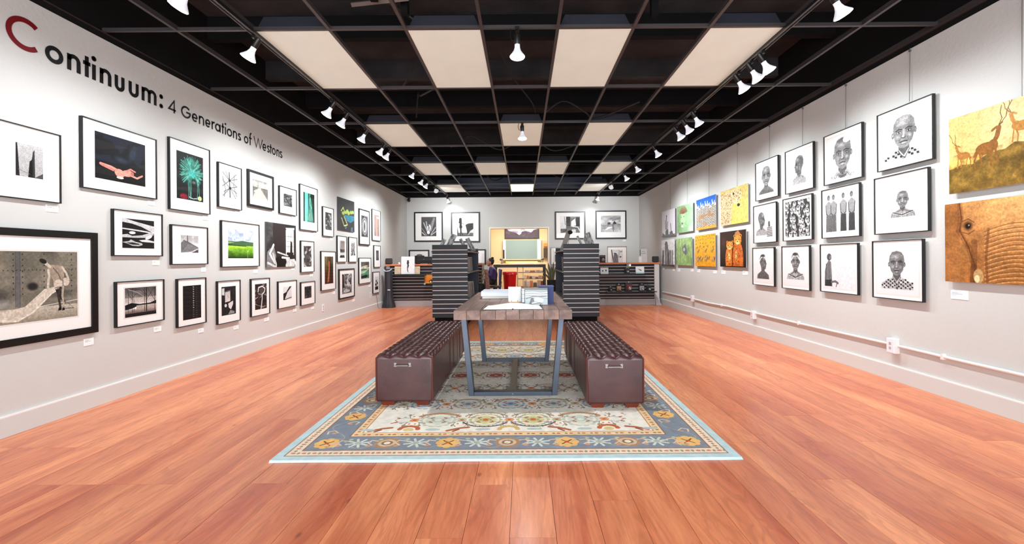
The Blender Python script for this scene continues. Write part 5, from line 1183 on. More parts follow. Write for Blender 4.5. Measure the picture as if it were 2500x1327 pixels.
        for x in (-.93, -.5, -.17, .17, .5, .93): E(x, yy, .05, .02, (.76, .8, .78))
    for _ in range(700):
        x, y = r.uniform(-1.2, 1.0), r.uniform(-1.5, 1.5)
        if clipok(x, y, .02) and np.abs(c.a[min(c.h - 1, max(0, int(Yc(y) * c.h))), min(c.w - 1, max(0, int(X(x) * c.w)))] - np.array(cream)).sum() < .02: E(x, y, r.uniform(.005, .013), r.uniform(.005, .013), r.choice([(.62, .68, .74), (.8, .62, .5), (.85, .78, .6), (.76, .80, .74), (.75, .5, .42)]))
    c.n(.05, (90, 120), 5, octv=2)
    return c
rugm = img_mat('rug_weave', paint_rug(), .95, .1)
nt = rugm.node_tree; bs = nt.nodes['Principled BSDF']
n_ = nt.nodes.new('ShaderNodeTexNoise'); n_.inputs['Scale'].default_value = 260; bp_ = nt.nodes.new('ShaderNodeBump'); bp_.inputs['Strength'].default_value = .5; bp_.inputs['Distance'].default_value = .003
tc_ = nt.nodes.new('ShaderNodeTexCoord'); nt.links.new(tc_.outputs['Object'], n_.inputs['Vector']); nt.links.new(n_.outputs[0], bp_.inputs['Height']); nt.links.new(bp_.outputs[0], bs.inputs['Normal'])
NX, NY = 60, 80
vs, fs, uv = [], [], []
for j in range(NY + 1):
    for i in range(NX + 1):
        u, v = i / NX, j / NY
        e = min(u, 1 - u) * (RX1 - RX0); e2 = min(v, 1 - v) * (RY1 - RY0); h = .013 if min(e, e2) > 1e-6 else .0005
        wob = .004 * math.sin(v * 17) * (1 if u in (0, 1) else 0)
        vs.append((RX0 + u * (RX1 - RX0) + wob, RY0 + v * (RY1 - RY0) + .003 * math.sin(u * 19) * (1 if v in (0, 1) else 0), h)); uv.append((u, 1 - (1 - v)))
for j in range(NY):
    for i in range(NX): a = j * (NX + 1) + i; fs.append((a, a + 1, a + NX + 2, a + NX + 1))
# pull the second ring outwards so the pile edge is steep
for j in range(NY + 1):
    for i in range(NX + 1):
        k = j * (NX + 1) + i; x, y, z = vs[k]
        if i == 1: x = RX0 + .006
        if i == NX - 1: x = RX1 - .006
        if j == 1: y = RY0 + .006
        if j == NY - 1: y = RY1 - .006
        vs[k] = (x, y, z); uv[k] = ((x - RX0) / (RX1 - RX0), (y - RY0) / (RY1 - RY0))
rug = MB().add(vs, fs).build('rug', rugm, loc=((RX0 + RX1) / 2, (RY0 + RY1) / 2, 0), smooth=True)
put_uv(rug, uv)
tag(rug, 'large oriental rug in cream, slate blue and peach under the table and benches', 'rug')
ZR = .0135

# ================================================================== LEATHER BENCHES
def leather():
    m, nt, b = newmat('leather'); N, L = nt.nodes, nt.links
    tc = N.new('ShaderNodeTexCoord')
    n = N.new('ShaderNodeTexNoise'); n.inputs['Scale'].default_value = 5; n.inputs['Detail'].default_value = 6
    L.new(tc.outputs['Object'], n.inputs['Vector'])
    r = N.new('ShaderNodeValToRGB'); e = r.color_ramp.elements; e[0].position = .3; e[1].position = .75
    e[0].color = (*srgb((.22, .10, .10)), 1); e[1].color = (*srgb((.32, .165, .16)), 1)
    L.new(n.outputs['Fac'], r.inputs[0]); L.new(r.outputs[0], b.inputs['Base Color'])
    mr = N.new('ShaderNodeMapRange'); mr.inputs[3].default_value = .24; mr.inputs[4].default_value = .46
    L.new(n.outputs['Fac'], mr.inputs[0]); L.new(mr.outputs[0], b.inputs['Roughness'])
    b.inputs['Specular IOR Level'].default_value = .65
    n2 = N.new('ShaderNodeTexVoronoi'); n2.inputs['Scale'].default_value = 240; L.new(tc.outputs['Object'], n2.inputs['Vector'])
    n3 = N.new('ShaderNodeTexNoise'); n3.inputs['Scale'].default_value = 14; L.new(tc.outputs['Object'], n3.inputs['Vector'])
    ad = N.new('ShaderNodeMath'); ad.operation = 'MULTIPLY_ADD'; ad.inputs[1].default_value = .25; L.new(n2.outputs['Distance'], ad.inputs[0]); L.new(n3.outputs['Fac'], ad.inputs[2])
    bp = N.new('ShaderNodeBump'); bp.inputs['Strength'].default_value = .30; bp.inputs['Distance'].default_value = .004
    L.new(ad.outputs[0], bp.inputs['Height']); L.new(bp.outputs[0], b.inputs['Normal'])
    return m
M_lea = leather()
M_pipe = mat('leather_piping', (.40, .17, .14), rough=.35)
M_foot = mat('foot_wood', (.42, .17, .10), rough=.4, vary=.2, vscale=12)
M_han = mat('handle_metal', (.62, .60, .58), rough=.3, metal=.9)
def bench(x0, x1, y0, y1, label):
    xc, yc = (x0 + x1) / 2, (y0 + y1) / 2; zb, zt = ZR + .036, ZR + .376
    t = thing('leather_bench', (xc, yc, ZR), label, 'bench', 'tufted leather benches beside the table')
    MB().box(x0, x1, y0, y1, zb, zt).build('body', M_lea, t, bevel=.016, seg=4, smooth=True)
    nx, ny = 80, 440; vs, fs = [], []
    dx, dy = (x1 - x0) / 8, .062; nyy = round((y1 - y0) / dy); dy = (y1 - y0) / nyy
    for j in range(ny + 1):
        for i in range(nx + 1):
            u, v = i / nx, j / ny; x, y = x0 + u * (x1 - x0), y0 + v * (y1 - y0)
            s = (x - x0) / dx + (y - y0) / dy; q = (x - x0) / dx - (y - y0) / dy
            hgt = (abs(math.sin(math.pi * s / 2)) ** .4) * (abs(math.sin(math.pi * q / 2)) ** .4)
            ed = min(u * (x1 - x0), (1 - u) * (x1 - x0), v * (y1 - y0), (1 - v) * (y1 - y0))
            k = min(1, ed / .035) ** .5
            z = zt - .012 + .002 + .026 * hgt * (.35 + .65 * k) + .012 * k
            if ed < 1e-6: z = zt - .014
            z += .003 * math.sin(i * 12.9 + j * 78.2) * .3
            vs.append((x, y, z))
    for j in range(ny):
        for i in range(nx): a = j * (nx + 1) + i; fs.append((a, a + 1, a + nx + 2, a + nx + 1))
    MB().add(vs, fs).build('tufted_top', M_lea, t, smooth=False).data.polygons.foreach_set('use_smooth', [True] * len(fs))
    bt = MB()
    for a in range(1, 8):
        for b in range(1, nyy):
            if (a + b) % 2 == 0: bt.ell((x0 + a * dx, y0 + b * dy, zt + .003), .006, .006, .004, 8, 4)
    bo = bt.build('tuft_button', M_lea, t, smooth=True); bo['kind'] = 'stuff'
    for xx in (x0, x1):
        s = -1 if xx == x0 else 1; xe = xx + s * .001
        MB().tube([(xe - s * .004, y0 - .001 + .004, zb + .01), (xe - s * .004, y0 + .003, zt - .006)], .0045, 6).build('piping', M_pipe, t, smooth=True)
        MB().tube([(xe - s * .004, y0 + .01, zt - .004), (xe - s * .004, y1 - .01, zt - .004)], .0045, 6).build('piping', M_pipe, t, smooth=True)
    r = random.Random(int(x0 * 100))
    y = y0 + .75
    while y < y1 - .08:
        for xx in (x0, x1):
            MB().tube([(xx, y, zb + .02), (xx, y + .004, (zb + zt) / 2), (xx, y, zt - .02)], .0032, 5).build('seam', M_lea, t, smooth=True)
        y += r.choice([.05, .035, .16, .22])
    for fx in (x0 + .03, x1 - .14):
        for fy in (y0 + .02, y1 - .12):
            MB().hexa([(fx + .012, fy + .012, ZR), (fx + .098, fy + .012, ZR), (fx + .098, fy + .088, ZR), (fx + .012, fy + .088, ZR)],
                      [(fx, fy, zb + .002), (fx + .11, fy, zb + .002), (fx + .11, fy + .1, zb + .002), (fx, fy + .1, zb + .002)]).build('foot', M_foot, t, bevel=.003)
    hz = zt - .055; hx = xc - .01
    h = MB().tube([(hx - .05, y0 - .006, hz), (hx - .045, y0 - .022, hz - .006), (hx + .045, y0 - .022, hz - .006), (hx + .05, y0 - .006, hz)], .0048, 8)
    hb = h.build('handle', M_han, t, smooth=True)
    for s in (-1, 1):
        MB().box(hx + s * .055 - .010, hx + s * .055 + .010, y0 - .007, y0 + .002, hz - .017, hz + .013).ell((hx + s * .055, y0 - .008, hz - .002), .008, .005, .008, 10, 6).build('mount', M_han, hb, bevel=.002)
    return t
bench(-1.132, -.696, 3.34, 5.17, 'long tufted brown leather bench left of the table')
bench(.464, .890, 3.25, 5.07, 'long tufted brown leather bench right of the table')

# ================================================================== TABLE
M_top = wood_mat('reclaimed_wood', (.36, .26, .22), (.60, .485, .435), rough=.45, scale=3.2, axis='Y', vv=.25)
M_steel = mat('table_steel', (.33, .36, .41), rough=.36, metal=.55, vary=.1, vscale=5)
M_str = mat('stretcher_metal_lit', (.56, .52, .46), rough=.45, metal=.4)  # beige tone: reflected light painted into the metal's colour
TX0, TX1, TY0, TY1, TZ = -.524, .362, 3.27, 5.10, .747
tab = thing('table', ((TX0 + TX1) / 2, (TY0 + TY1) / 2, ZR), 'wooden table with patchwork plank top and steel frame legs between the benches', 'table')
MB().box(TX0 + .012, TX1 - .012, TY0 + .012, TY1 - .012, TZ - .066, TZ - .006).build('core', M_sub, tab)
rr = random.Random(11); lanes = 9; lw = (TX1 - TX0) / lanes
lane_x = [TX0 + i * lw for i in range(lanes + 1)]
lane_x = [TX0] + [x + rr.uniform(-.022, .022) for x in lane_x[1:-1]] + [TX1]
for i in range(lanes):
    y = TY0 - rr.uniform(0, .25)
    while y < TY1 - .01:
        L_ = rr.uniform(.22, .5); a, b = max(y, TY0), min(y + L_, TY1)
        if TY1 - b < .08: b = TY1; y = TY1
        if b - a > .03:
            z0 = TZ - .07 if (a == TY0 or b == TY1 or i in (0, lanes - 1)) else TZ - .02
            MB().box(lane_x[i] + .0008, lane_x[i + 1] - .0008, a + .0008 * (a > TY0), b - .0008, z0, TZ - rr.uniform(0, .0018)).build('plank', M_top, tab, bevel=.0015, seg=1)
        y += L_
for yl in (3.58, 4.77):
    xc, hb, ht, zt = -.092, .361, .425, TZ - .066
    for s in (-1, 1):
        q = lambda z: xc + s * (hb + (ht - hb) * (z - ZR) / (zt - ZR)); w = .044
        lo, hi = q(ZR), q(zt)
        MB().hexa([(min(lo, lo - s * w), yl, ZR), (max(lo, lo - s * w), yl, ZR), (max(lo, lo - s * w), yl + .078, ZR), (min(lo, lo - s * w), yl + .078, ZR)],
                  [(min(hi, hi - s * w), yl, zt), (max(hi, hi - s * w), yl, zt), (max(hi, hi - s * w), yl + .078, zt), (min(hi, hi - s * w), yl + .078, zt)]).build('leg', M_steel, tab, bevel=.003)
    MB().box(xc - hb + .044, xc + hb - .044, yl, yl + .078, ZR, ZR + .03).build('foot_bar', M_steel, tab, bevel=.002)
    MB().box(xc - ht + .05, xc + ht - .05, yl + .01, yl + .068, zt - .012, zt).build('top_bar', M_steel, tab)
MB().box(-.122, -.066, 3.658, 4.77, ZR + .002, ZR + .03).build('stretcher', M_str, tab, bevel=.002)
MB().ell((-.094, 3.579, ZR + .015), .006, .003, .006, 10, 6).build('bolt', M_han, tab, smooth=True)

# things on the table
M_page = mat('paper_page', (.95, .945, .90), rough=.7)
M_gcov = mat('book_cover_grey', (.62, .62, .58), rough=.5, vary=.2, vscale=8)
def book(name, c, size, rot, cover, label, group=None, pages=None, cat='book'):
    """closed book: size = (width, depth, thickness) before rotation, lying flat; c = centre"""
    w, d, t = [s / 2 for s in size]
    r = thing(name, c, label, cat, group); r.rotation_euler = rot
    k = min(.003, t * .3)
    MB().box(-w, w, -d, d, t - k, t).box(-w, w, -d, d, -t, -t + k).box(-w, -w + k, -d, d, -t + k, t - k).build('cover', cover, r, local=True)
    MB().box(-w + k, w - k * 1.5, -d + k * 1.5, d - k * 1.5, -t + k, t - k).build('page_block', pages or M_page, r, local=True)
    return r
M_white = mat('white_board', (.90, .92, .95), rough=.5)
book('book', (-.19, 4.42, TZ + .0125), (.43, .33, .025), (0, 0, .02), mat('book_cover_pale', (.78, .74, .72), rough=.5), 'pale thin book under the thicker white one on the table', 'books stacked on the table')
book('book', (-.20, 4.40, TZ + .025 + .0225), (.42, .32, .045), (0, 0, -.01), mat('book_cover_white', (.86, .89, .95), rough=.4), 'thick white bluish book on top of the stack on the table', 'books stacked on the table', pages=M_white)
# open guest book
ob = thing('open_book', (-.082, 3.44, TZ), 'open book with cream pages at the near edge of the table', 'book')
for s in (-1, 1):
    n = 10; hw, dp = .222, .125
    top = [(s * hw * k / n, .006 + .022 * math.sin(math.pi * min(1, (k / n) ** .6 * .62 + .38)) * (1 - .55 * (k / n) ** 2)) for k in range(n + 1)]
    vs = []
    for y, sk in ((-dp, 1), (dp, .93)):
        vs += [(x * sk, y, z) for x, z in top] + [(x * sk, y, .003) for x, z in top]
    m = n + 1; fs = []
    for k in range(n):
        fs += [(k, k + 1, 2 * m + k + 1, 2 * m + k), (k, m + k, m + k + 1, k + 1), (2 * m + k, 2 * m + k + 1, 3 * m + k + 1, 3 * m + k)]
    fs += [(n, m + n, 3 * m + n, 2 * m + n)]
    MB().add(vs, fs).build('pages', M_page, ob, local=True, smooth=True)
MB().box(-.228, .228, -.13, .13, .0, .003).build('cover', mat('book_cover_black', (.08, .08, .09), rough=.5), ob, local=True)
MB().box(-.004, .004, -.135, .13, .003, .010).build('spine', MATS['book_cover_black'], ob, local=True)
# white card on a little easel
ez = thing('card_stand', (-.075, 3.72, TZ), 'small white card on a wooden easel on the table', 'card')
MB().tube([(-.03, -.02, .002), (-.012, .0, .1)], .004, 6).tube([(.03, -.02, .002), (.012, .0, .1)], .004, 6).tube([(0, .06, .002), (0, .005, .1)], .004, 6).box(-.045, .045, -.028, -.012, .014, .022).build('easel', mat('easel_wood', (.80, .66, .48), rough=.5), ez, local=True)
cc = Cv(120, 150, .95); cc.e(.4, .3, .12, .035, .8); cc.l([(.25, .5), (.6, .5)], .015, .82); cc.l([(.3, .6), (.55, .6)], .015, .85)
q = MB().box(-.053, .053, -.016, -.012, .022, .148); o = q.build('card', M_page, ez, local=True)
f_ = MB().quad((-.053, -.0165, .022), (.053, -.0165, .022), (.053, -.0165, .148), (-.053, -.0165, .148)).build('card_face', img_mat('card_print', cc, .6), ez, local=True); put_uv(f_, [(0, 0), (1, 0), (1, 1), (0, 1)])
# photo book with vertical white lettering on a grey strip
def cover_art():
    c = Cv(300, 200, .5); c.g((.42, .43, .42), (.35, .36, .36)); c.g((.62, .66, .66), (.72, .76, .76), .16, .12, 1, 1)
    for k in range(7): c.l([(.17, .22 + k * .06), (.45, .18 + k * .07), (.75, .26 + k * .05), (1, .2 + k * .07)], .035, .93 if k % 2 else .62)
    c.p([(.3, .95), (.38, .6), (.46, .55), (.52, .95)], .45); c.l([(.36, .95), (.4, .6)], .012, .2); c.l([(.47, .9), (.44, .58)], .012, .25); c.e(.68, .7, .17, .13, .95, .2); c.e(.5, .9, .1, .08, .8); c.l([(.2, .62), (.45, .5), (.6, .52), (.95, .5)], .025, .3); c.l([(.8, .95), (.7, .88), (.3, 1)], .02, .3)
    for k, ch in enumerate(range(7)):       # rounded white upright letters on the strip
        y = .10 + k * .115; c.e(.085, y, .040, .05, .97); c.e(.085, y, .014, .018, (.4, .41, .4))
        if k % 2: c.l([(.05, y + .04), (.12, y + .04)], .02, .97)
    return c
pb = thing('photo_book', (.088, 3.615, TZ), 'grey landscape photo book standing with white letters up its spine', 'book')
MB().box(-.11, .11, -.006, .008, .003, .143).build('cover', mat('book_grey', (.42, .43, .43), rough=.45), pb, local=True)
f_ = MB().quad((-.11, -.0065, .003), (.11, -.0065, .003), (.11, -.0065, .143), (-.11, -.0065, .143)).build('front_picture', img_mat('cover_print', cover_art(), .35), pb, local=True); put_uv(f_, [(0, 0), (1, 0), (1, 1), (0, 1)])
MB().tube([(.05, -.03, .003), (.05, .0, .01), (.05, .035, .003)], .003, 6).tube([(-.05, -.03, .003), (-.05, .0, .01), (-.05, .035, .003)], .003, 6).build('foot_wire', M_sock, pb, local=True)
pb.rotation_euler = (math.radians(-5), 0, 0)
bb = book('blue_box', (.195, 3.80, TZ + .075), (.13, .16, .15), (0, 0, 0), mat('book_blue', (.20, .26, .48), rough=.45), 'dark blue slipcase standing behind the grey photo book', pages=mat('slipcase_inner', (.16, .2, .4), rough=.6), cat='box')
wt = MB().box(-.02, .12, 4.18, 4.20, TZ, TZ + .09).box(-.02, .12, 4.20, 4.23, TZ, TZ + .085).build('brochure', M_white, loc=(.05, 4.2, TZ), bevel=.001)
tag(wt, 'upright white brochure behind the blue slipcase on the table', 'brochure')

# ================================================================== SLATTED BOOKCASES
M_slat = mat('slat_black', (.12, .122, .145), spec=.3, rough=.42, vary=.06, vscale=4)
M_groove = mat('slat_groove_metal', (.90, .86, .86), rough=.5)
M_case = mat('case_laminate', (.24, .26, .31), rough=.5)
M_shelf = mat('shelf_laminate', (.52, .54, .57), rough=.45)
def slatwall(parent, x0, x1, y, z0, z1, gz, step, t=.018):
    """front panel facing -y: light grooves between dark slats, each slat a part"""
    MB().box(x0 + .002, x1 - .002, y + .003, y + t, z0, z1 - .002).build('groove_panel', M_groove, parent)
    edges = [z1]; z = gz
    while z > z0 + .02: edges.append(z); z -= step
    edges.append(z0)
    for a, b in zip(edges[:-1], edges[1:]):
        MB().box(x0, x1, y, y + .012, b + (.006 if b > z0 else 0), a - (.006 if a < z1 else 0)).build('slat', M_slat, parent, bevel=.0012, seg=1)
def bookcase(x0, x1, inner, label):
    y0, y1, h = 7.42, 9.2, 1.378
    t = thing('bookcase', ((x0 + x1) / 2, (y0 + y1) / 2, 0), label, 'bookcase', 'black slatted bookcases at the far end of the table')
    slatwall(t, x0, x1, y0, .146, h, 1.291, .0762)
    MB().box(x0 + .03, x1 - .03, y0 + .05, y1 - .05, 0, .146).build('plinth', M_black, t)
    MB().box(x0, x1, y1 - .03, y1, .146, h - .03).build('end_panel', M_case, t)
    xm = (x0 + x1) / 2
    MB().box(xm - .01, xm + .01, y0 + .018, y1 - .03, .146, 1.26).build('divider', M_case, t)
    for z in (.45, .91, 1.272):
        MB().box(x0 - .022, x1 + .022, y0 + .02, y1 - .031, z - .02, z).build('shelf', M_shelf, t, bevel=.003)
    MB().box(x0 + .01, x1 - .01, y0 + .018, y1 - .03, .146, .20).build('bottom_board', M_case, t)
    return t
bookcase(-1.542, -.942, 1, 'black slatted bookcase behind the left leather bench')
bookcase(.678, 1.283, -1, 'black slatted bookcase behind the right leather bench')
def leaner(c, w, h, t, tilt, axis, m, label, group, name='book', cat='book', face=None):
    """upright book or card whose foot is at c, tilted about an axis"""
    r = thing(name, c, label, cat, group)
    r.rotation_euler = (tilt, 0, 0) if axis == 'x' else (0, tilt, 0)
    if axis == 'x': MB().box(-w / 2, w / 2, -t / 2, t / 2, 0, h).build('cover', m, r, local=True); MB().box(-w / 2 + .003, w / 2 + .001, -t / 2 + .003, t / 2 - .003, .003, h + .001).build('page_block', M_page, r, local=True)
    else:
        MB().box(-w / 2, w / 2, -t / 2, t / 2, 0, h).build('cover', m, r, local=True)
        if face:
            f = MB().quad((-w / 2, -t / 2 - .001, 0), (w / 2, -t / 2 - .001, 0), (w / 2, -t / 2 - .001, h), (-w / 2, -t / 2 - .001, h)).build('front_picture', face, r, local=True); put_uv(f, [(0, 0), (1, 0), (1, 1), (0, 1)])
    return r
greys = [mat('book_cloth_%s' % n, c, rough=.6) for n, c in (('pale', (.66, .65, .64)), ('mid', (.52, .5, .5)), ('warm', (.6, .57, .53)), ('dark', (.4, .4, .42)))]
k = 0
for sh, zz, ys in (('middle', .911, (7.85, 7.97, 8.16, 8.3)), ('lower', .451, (7.95, 8.09, 8.26, 8.42, 8.55))):
    for i, y in enumerate(ys):
        leaner((-1.06, y, zz), .20, .285, .026, math.radians(27), 'x', greys[k % 4],
               'leaning grey book on the %s shelf of the left bookcase, %s from the near end' % (sh, ordn[i]), 'books in the left bookcase'); k += 1
for sh, zz, ys in (('middle', .911, (7.75, 7.84, 7.95)), ('lower', .451, (7.72, 7.84))):
    for i, y in enumerate(ys):
        leaner((.80, y, zz), .20, .27, .024, math.radians(-24), 'x', greys[k % 4],
               'leaning grey book on the %s shelf of the right bookcase, %s from the near end' % (sh, ordn[i]), 'books in the right bookcase'); k += 1
def grey_art(sd):
    c = Cv(90, 130, .5); c.n(.6, (4, 6), sd); c.blob(.8, .58, (4, 5), sd + 3, k=.8); c.e(.5, .4, .2, .15, .7); return c
for i, (px, py, pw_, ph, tl, yy) in enumerate([(1071, 599, 9, 17, 27, 7.75), (1089, 600, 14, 30, 27, 7.75), (1140, 606, 8, 25, -28, 7.9), (1157, 608, 11, 28, -27, 8.2),
                                               (1372, 603, 12, 44, 20, 8.2), (1427, 600, 6, 26, -27, 7.8), (1450, 601, 15, 33, -22, 7.8), (1441, 600, 9, 20, -24, 7.7)]):
    x, z = ony(px, py, yy); s = yy / F
    side = 'left' if px < 1277 else 'right'
    what = ['narrow grey greeting card leaning, outermost', 'large grey greeting card leaning, second from the outer end', 'slim black and white card leaning inward, near the aisle', 'grey card leaning inward, nearest the aisle',
            'tall pale card leaning, nearest the aisle', 'slim dark card leaning in the middle', 'grey patterned card leaning, outermost', 'small grey card beside the outermost card'][i]
    leaner((x, yy, 1.273), pw_ * s * .95, ph * s * 1.1 + max(0, z - 1.273), .006, math.radians(tl), 'y', greys[2 if i == 4 else 3], what + ' on top of the %s bookcase' % side, 'cards on top of the bookcases', name='greeting_card', cat='card', face=None if i == 4 else img_mat('card_art_%d' % i, grey_art(i * 3 + 1), .5))
fl = thing('paper_flower', (.815, 8.1, 1.273), 'black flower head on a thin stem above the right bookcase', 'flower')
MB().tube([(0, 0, 0), (.03, 0, .2), (.052, 0, .33)], .004, 6).build('stem', greys[3], fl, local=True)
h = MB()
for a in range(9): h.ell((.055 + .028 * math.cos(a * .7), 0, .34 + .022 * math.sin(a * .7)), .018, .012, .016, 8, 5)
h.ell((.055, -.004, .34), .024, .016, .022).build('flower_head', mat('flower_black', (.10, .13, .10), rough=.8), fl, local=True, smooth=True)

# ================================================================== COUNTERS
M_ctop = wood_mat('counter_wood', (.80, .42, .26), (.93, .56, .36), rough=.35, axis='X')
M_grey = mat('counter_grey', (.72, .715, .715), rough=.6)
M_cslat = mat('counter_slat', (.15, .13, .135), spec=.3, rough=.5, vary=.08, vscale=3)
CYF = 10.62
def counter(x0, x1, xs0, xs1, label):
    t = thing('counter', ((x0 + x1) / 2, CYF + .3, 0), label, 'counter', 'slatted counters at the back of the room')
    MB().box(x0 + .03, x1 - .03, CYF + .02, CYF + .58, 0, .985).build('body', M_grey, t)
    global M_slat
    keep, M_slat = M_slat, M_cslat
    slatwall(t, xs0, xs1, CYF - .001, .143, .982, .926, .0745, t=.02)
    M_slat = keep
    MB().box(x0 + .01, x1 - .02, CYF - .03, CYF + .62, .985, 1.02).build('counter_top', M_ctop, t, bevel=.004)
    MB().box(xs0, x1 - .03, CYF - .006, CYF + .02, 0, .142).build('kick_board', M_grey, t)
    return t
ct = counter(-3.35, -.97, -3.23, -1.0, 'long counter with orange wooden top and black slats on the left')
MB().box(-3.32, -3.235, CYF, CYF + .02, 0, .985).build('end_post', M_grey, ct)
ct = counter(.90, 3.33, .93, 3.165, 'long counter with orange wooden top and black slats on the right')
MB().box(3.17, 3.285, CYF - .01, CYF + .02, .0, .985).build('end_post', mat('counter_white', (.86, .85, .83), rough=.6), ct)
MB().hexa([(3.18, CYF - .10, 0), (3.31, CYF - .10, 0), (3.31, CYF - .012, 0), (3.18, CYF - .012, 0)], [(3.18, CYF - .02, .28), (3.2, CYF - .02, .28), (3.2, CYF - .012, .28), (3.18, CYF - .012, .28)]).build('corner_wedge', M_grey, ct)

M_blk = mat('black_plastic', (.11, .11, .12), rough=.45)
M_blk2 = mat('black_fabric', (.19, .19, .21), rough=.55, bump=.3, bscale=40)
def speaker(px, py0, py1, Y, label):
    x, z = ony(px, py1, Y)
    t = thing('speaker', (x, Y, 1.02), label, 'speaker', 'small black speakers at the counter ends')
    MB().box(-.07, .07, -.07, .07, .006, .15).build('speaker_body', mat('speaker_cloth', (.23, .23, .235), rough=.9, bump=.4, bscale=300), t, local=True, bevel=.025, seg=4, smooth=True)
    MB().lathe([(.045, 0), (.05, .003), (.05, .008)], (0, 0, 0), 20).build('speaker_foot', M_blk, t, local=True)
speaker(950, 629, 644, 10.76, 'small black cube speaker at the left end of the left counter')
speaker(1600, 625, 640, 10.76, 'small black cube speaker at the right end of the right counter')
# black draped stand in the left corner
st = thing('draped_stand', (-3.20, 10.42, 0), 'tall black fabric draped stand before the left counter end', 'stand')
vs, fs = [], []; prof = [(.145, 0), (.14, .06), (.115, .16), (.088, .3), (.08, .45), (.088, .6), (.09, .8), (.092, .9), (.07, .915)]; n = 40
for i, (r_, z) in enumerate(prof):
    for k_ in range(n): a = 2 * math.pi * k_ / n; q = r_ * (1 + .10 * math.sin(a * 7 + z * 2) * (1 - z * .6)); vs.append((q * math.cos(a), q * math.sin(a), z))
for i in range(len(prof) - 1):
    for k_ in range(n): fs.append((i * n + k_, i * n + (k_ + 1) % n, (i + 1) * n + (k_ + 1) % n, (i + 1) * n + k_))
fs.append(tuple((len(prof) - 1) * n + k_ for k_ in range(n)))
MB().add(vs, fs).build('drape', M_blk2, st, local=True, smooth=True)
MB().tube([(-.10, -.06, .9), (-.04, -.1, .86), (.04, -.1, .87), (.08, -.04, .91)], .009, 8).build('white_cord', M_white, st, local=True, smooth=True)
MB().tube([(.0, -.095, .42), (.06, -.09, .42)], .012, 8).build('tie', M_white, st, local=True)

def pbox(px0, py0, px1, py1, Y): 
    x0, z1 = ony(px0, py0, Y); x1, z0 = ony(px1, py1, Y); return x0, x1, z0, z1
# printer
x0, x1, z0, z1 = pbox(1012, 623, 1058, 644, 10.85)
pr = thing('printer', ((x0 + x1) / 2, 11.0, 1.02), 'wide black printer on the left counter', 'printer')
w = (x1 - x0) / 2
MB().box(-w, w, -.15, .17, .012, .155).build('printer_body', M_blk, pr, local=True, bevel=.012, seg=3)
MB().box(-w + .04, w - .04, -.12, .1, .155, .185).build('printer_lid', mat('printer_dark', (.16, .16, .17), rough=.35), pr, local=True, bevel=.008)
MB().box(-w + .05, w - .05, -.153, -.149, .03, .09).build('paper_slot', mat('slot_black', (.03, .03, .03), rough=.6), pr, local=True)
MB().ell((.0, -.152, .12), .018, .003, .006).build('badge', M_han, pr, local=True)
for s in (-1, 1): MB().box(s * w * .8 - .03, s * w * .8 + .03, -.12, .12, 0, .012).build('foot', M_blk, pr, local=True)
# print rack on the left counter front
M_shb = mat('acrylic_black', (.09, .09, .10), rough=.3)
x0, x1, z0, z1 = pbox(962, 668, 1040, 672, 10.52)
o = MB().box(x0, x1, 10.46, CYF - .001, z0, z0 + .012).box(x0, x1, 10.455, 10.465, z0, z0 + .04).build('display_ledge', M_shb, loc=((x0 + x1) / 2, 10.55, z0)); tag(o, 'narrow black display ledge on the left counter front', 'shelf')
ledz = z0 + .0125
def sheet(name, px0, py0, px1, py1, Y, cv, label, cat='print', lean=.02, thick=.006, frame=None, zb=None, group=None):
    x0, x1, z0, z1 = pbox(px0, py0, px1, py1, Y)
    if zb is not None: z0 = zb
    r = thing(name, ((x0 + x1) / 2, Y, z0), label, cat, group); w, h = (x1 - x0) / 2, z1 - z0
    MB().hexa([(-w, 0, 0), (w, 0, 0), (w, thick, 0), (-w, thick, 0)], [(-w, lean, h), (w, lean, h), (w, lean + thick, h), (-w, lean + thick, h)]).build('board', frame or M_white, r, local=True)
    b_ = .0 if frame is None else .018
    f = MB().quad((-w + b_, -.001 + lean * b_ / h, b_), (w - b_, -.001 + lean * b_ / h, b_), (w - b_, lean * (1 - b_ / h) - .001, h - b_), (-w + b_, lean * (1 - b_ / h) - .001, h - b_)).build('face', img_mat(name + '_print', cv, .5), r, local=True)
    put_uv(f, [(0, 0), (1, 0), (1, 1), (0, 1)]); return r
c = Cv(160, 220, .93); c.n(.05, (4, 6), 3); c.p([(.42, .2), (.58, .2), (.56, .26), (.6, .32), (.56, .4), (.58, .5), (.5, .65), (.52, .8), (.6, .9), (.45, .78), (.44, .6), (.46, .45), (.4, .34), (.44, .27)], .22)
sheet('white_print', 979, 626, 1012, 671, 10.48, c, 'tall white print with a dark twisted shape leaning at the left counter', lean=.03, zb=ledz)
c = Cv(120, 80, (.88, .80, .68)); c.n(.15, (4, 4), 3)
for k_ in range(5): c.l([(.08, .2 + .15 * k_), (.9, .2 + .15 * k_)], .02, (.7, .45, .38))
sheet('paper_pack', 963, 650, 983, 670, 10.52, c, 'cream card pack left of the tall white print', 'card', zb=ledz, group='cream card packs on the ledge')
sheet('paper_pack', 1008, 650, 1025, 670, 10.52, c, 'cream card pack right of the tall white print', 'card', zb=ledz, group='cream card packs on the ledge')
c = Cv(120, 140, (.93, .52, .12)); c.g((.92, .62, .2), (.95, .45, .08)); c.e(.85, .8, .3, .25, (.08, .05, .03)); c.e(.75, .8, .12, .1, (.98, .9, .6)); c.l([(0, .9), (1, .95)], .06, (.98, .8, .4))
sheet('orange_print', 1035, 669, 1058, 693, 10.56, c, 'small orange picture in a black frame on the left counter front', 'picture', lean=.01, frame=M_shb)
x0, x1, z0, z1 = pbox(1032, 692, 1070, 700, 10.5)
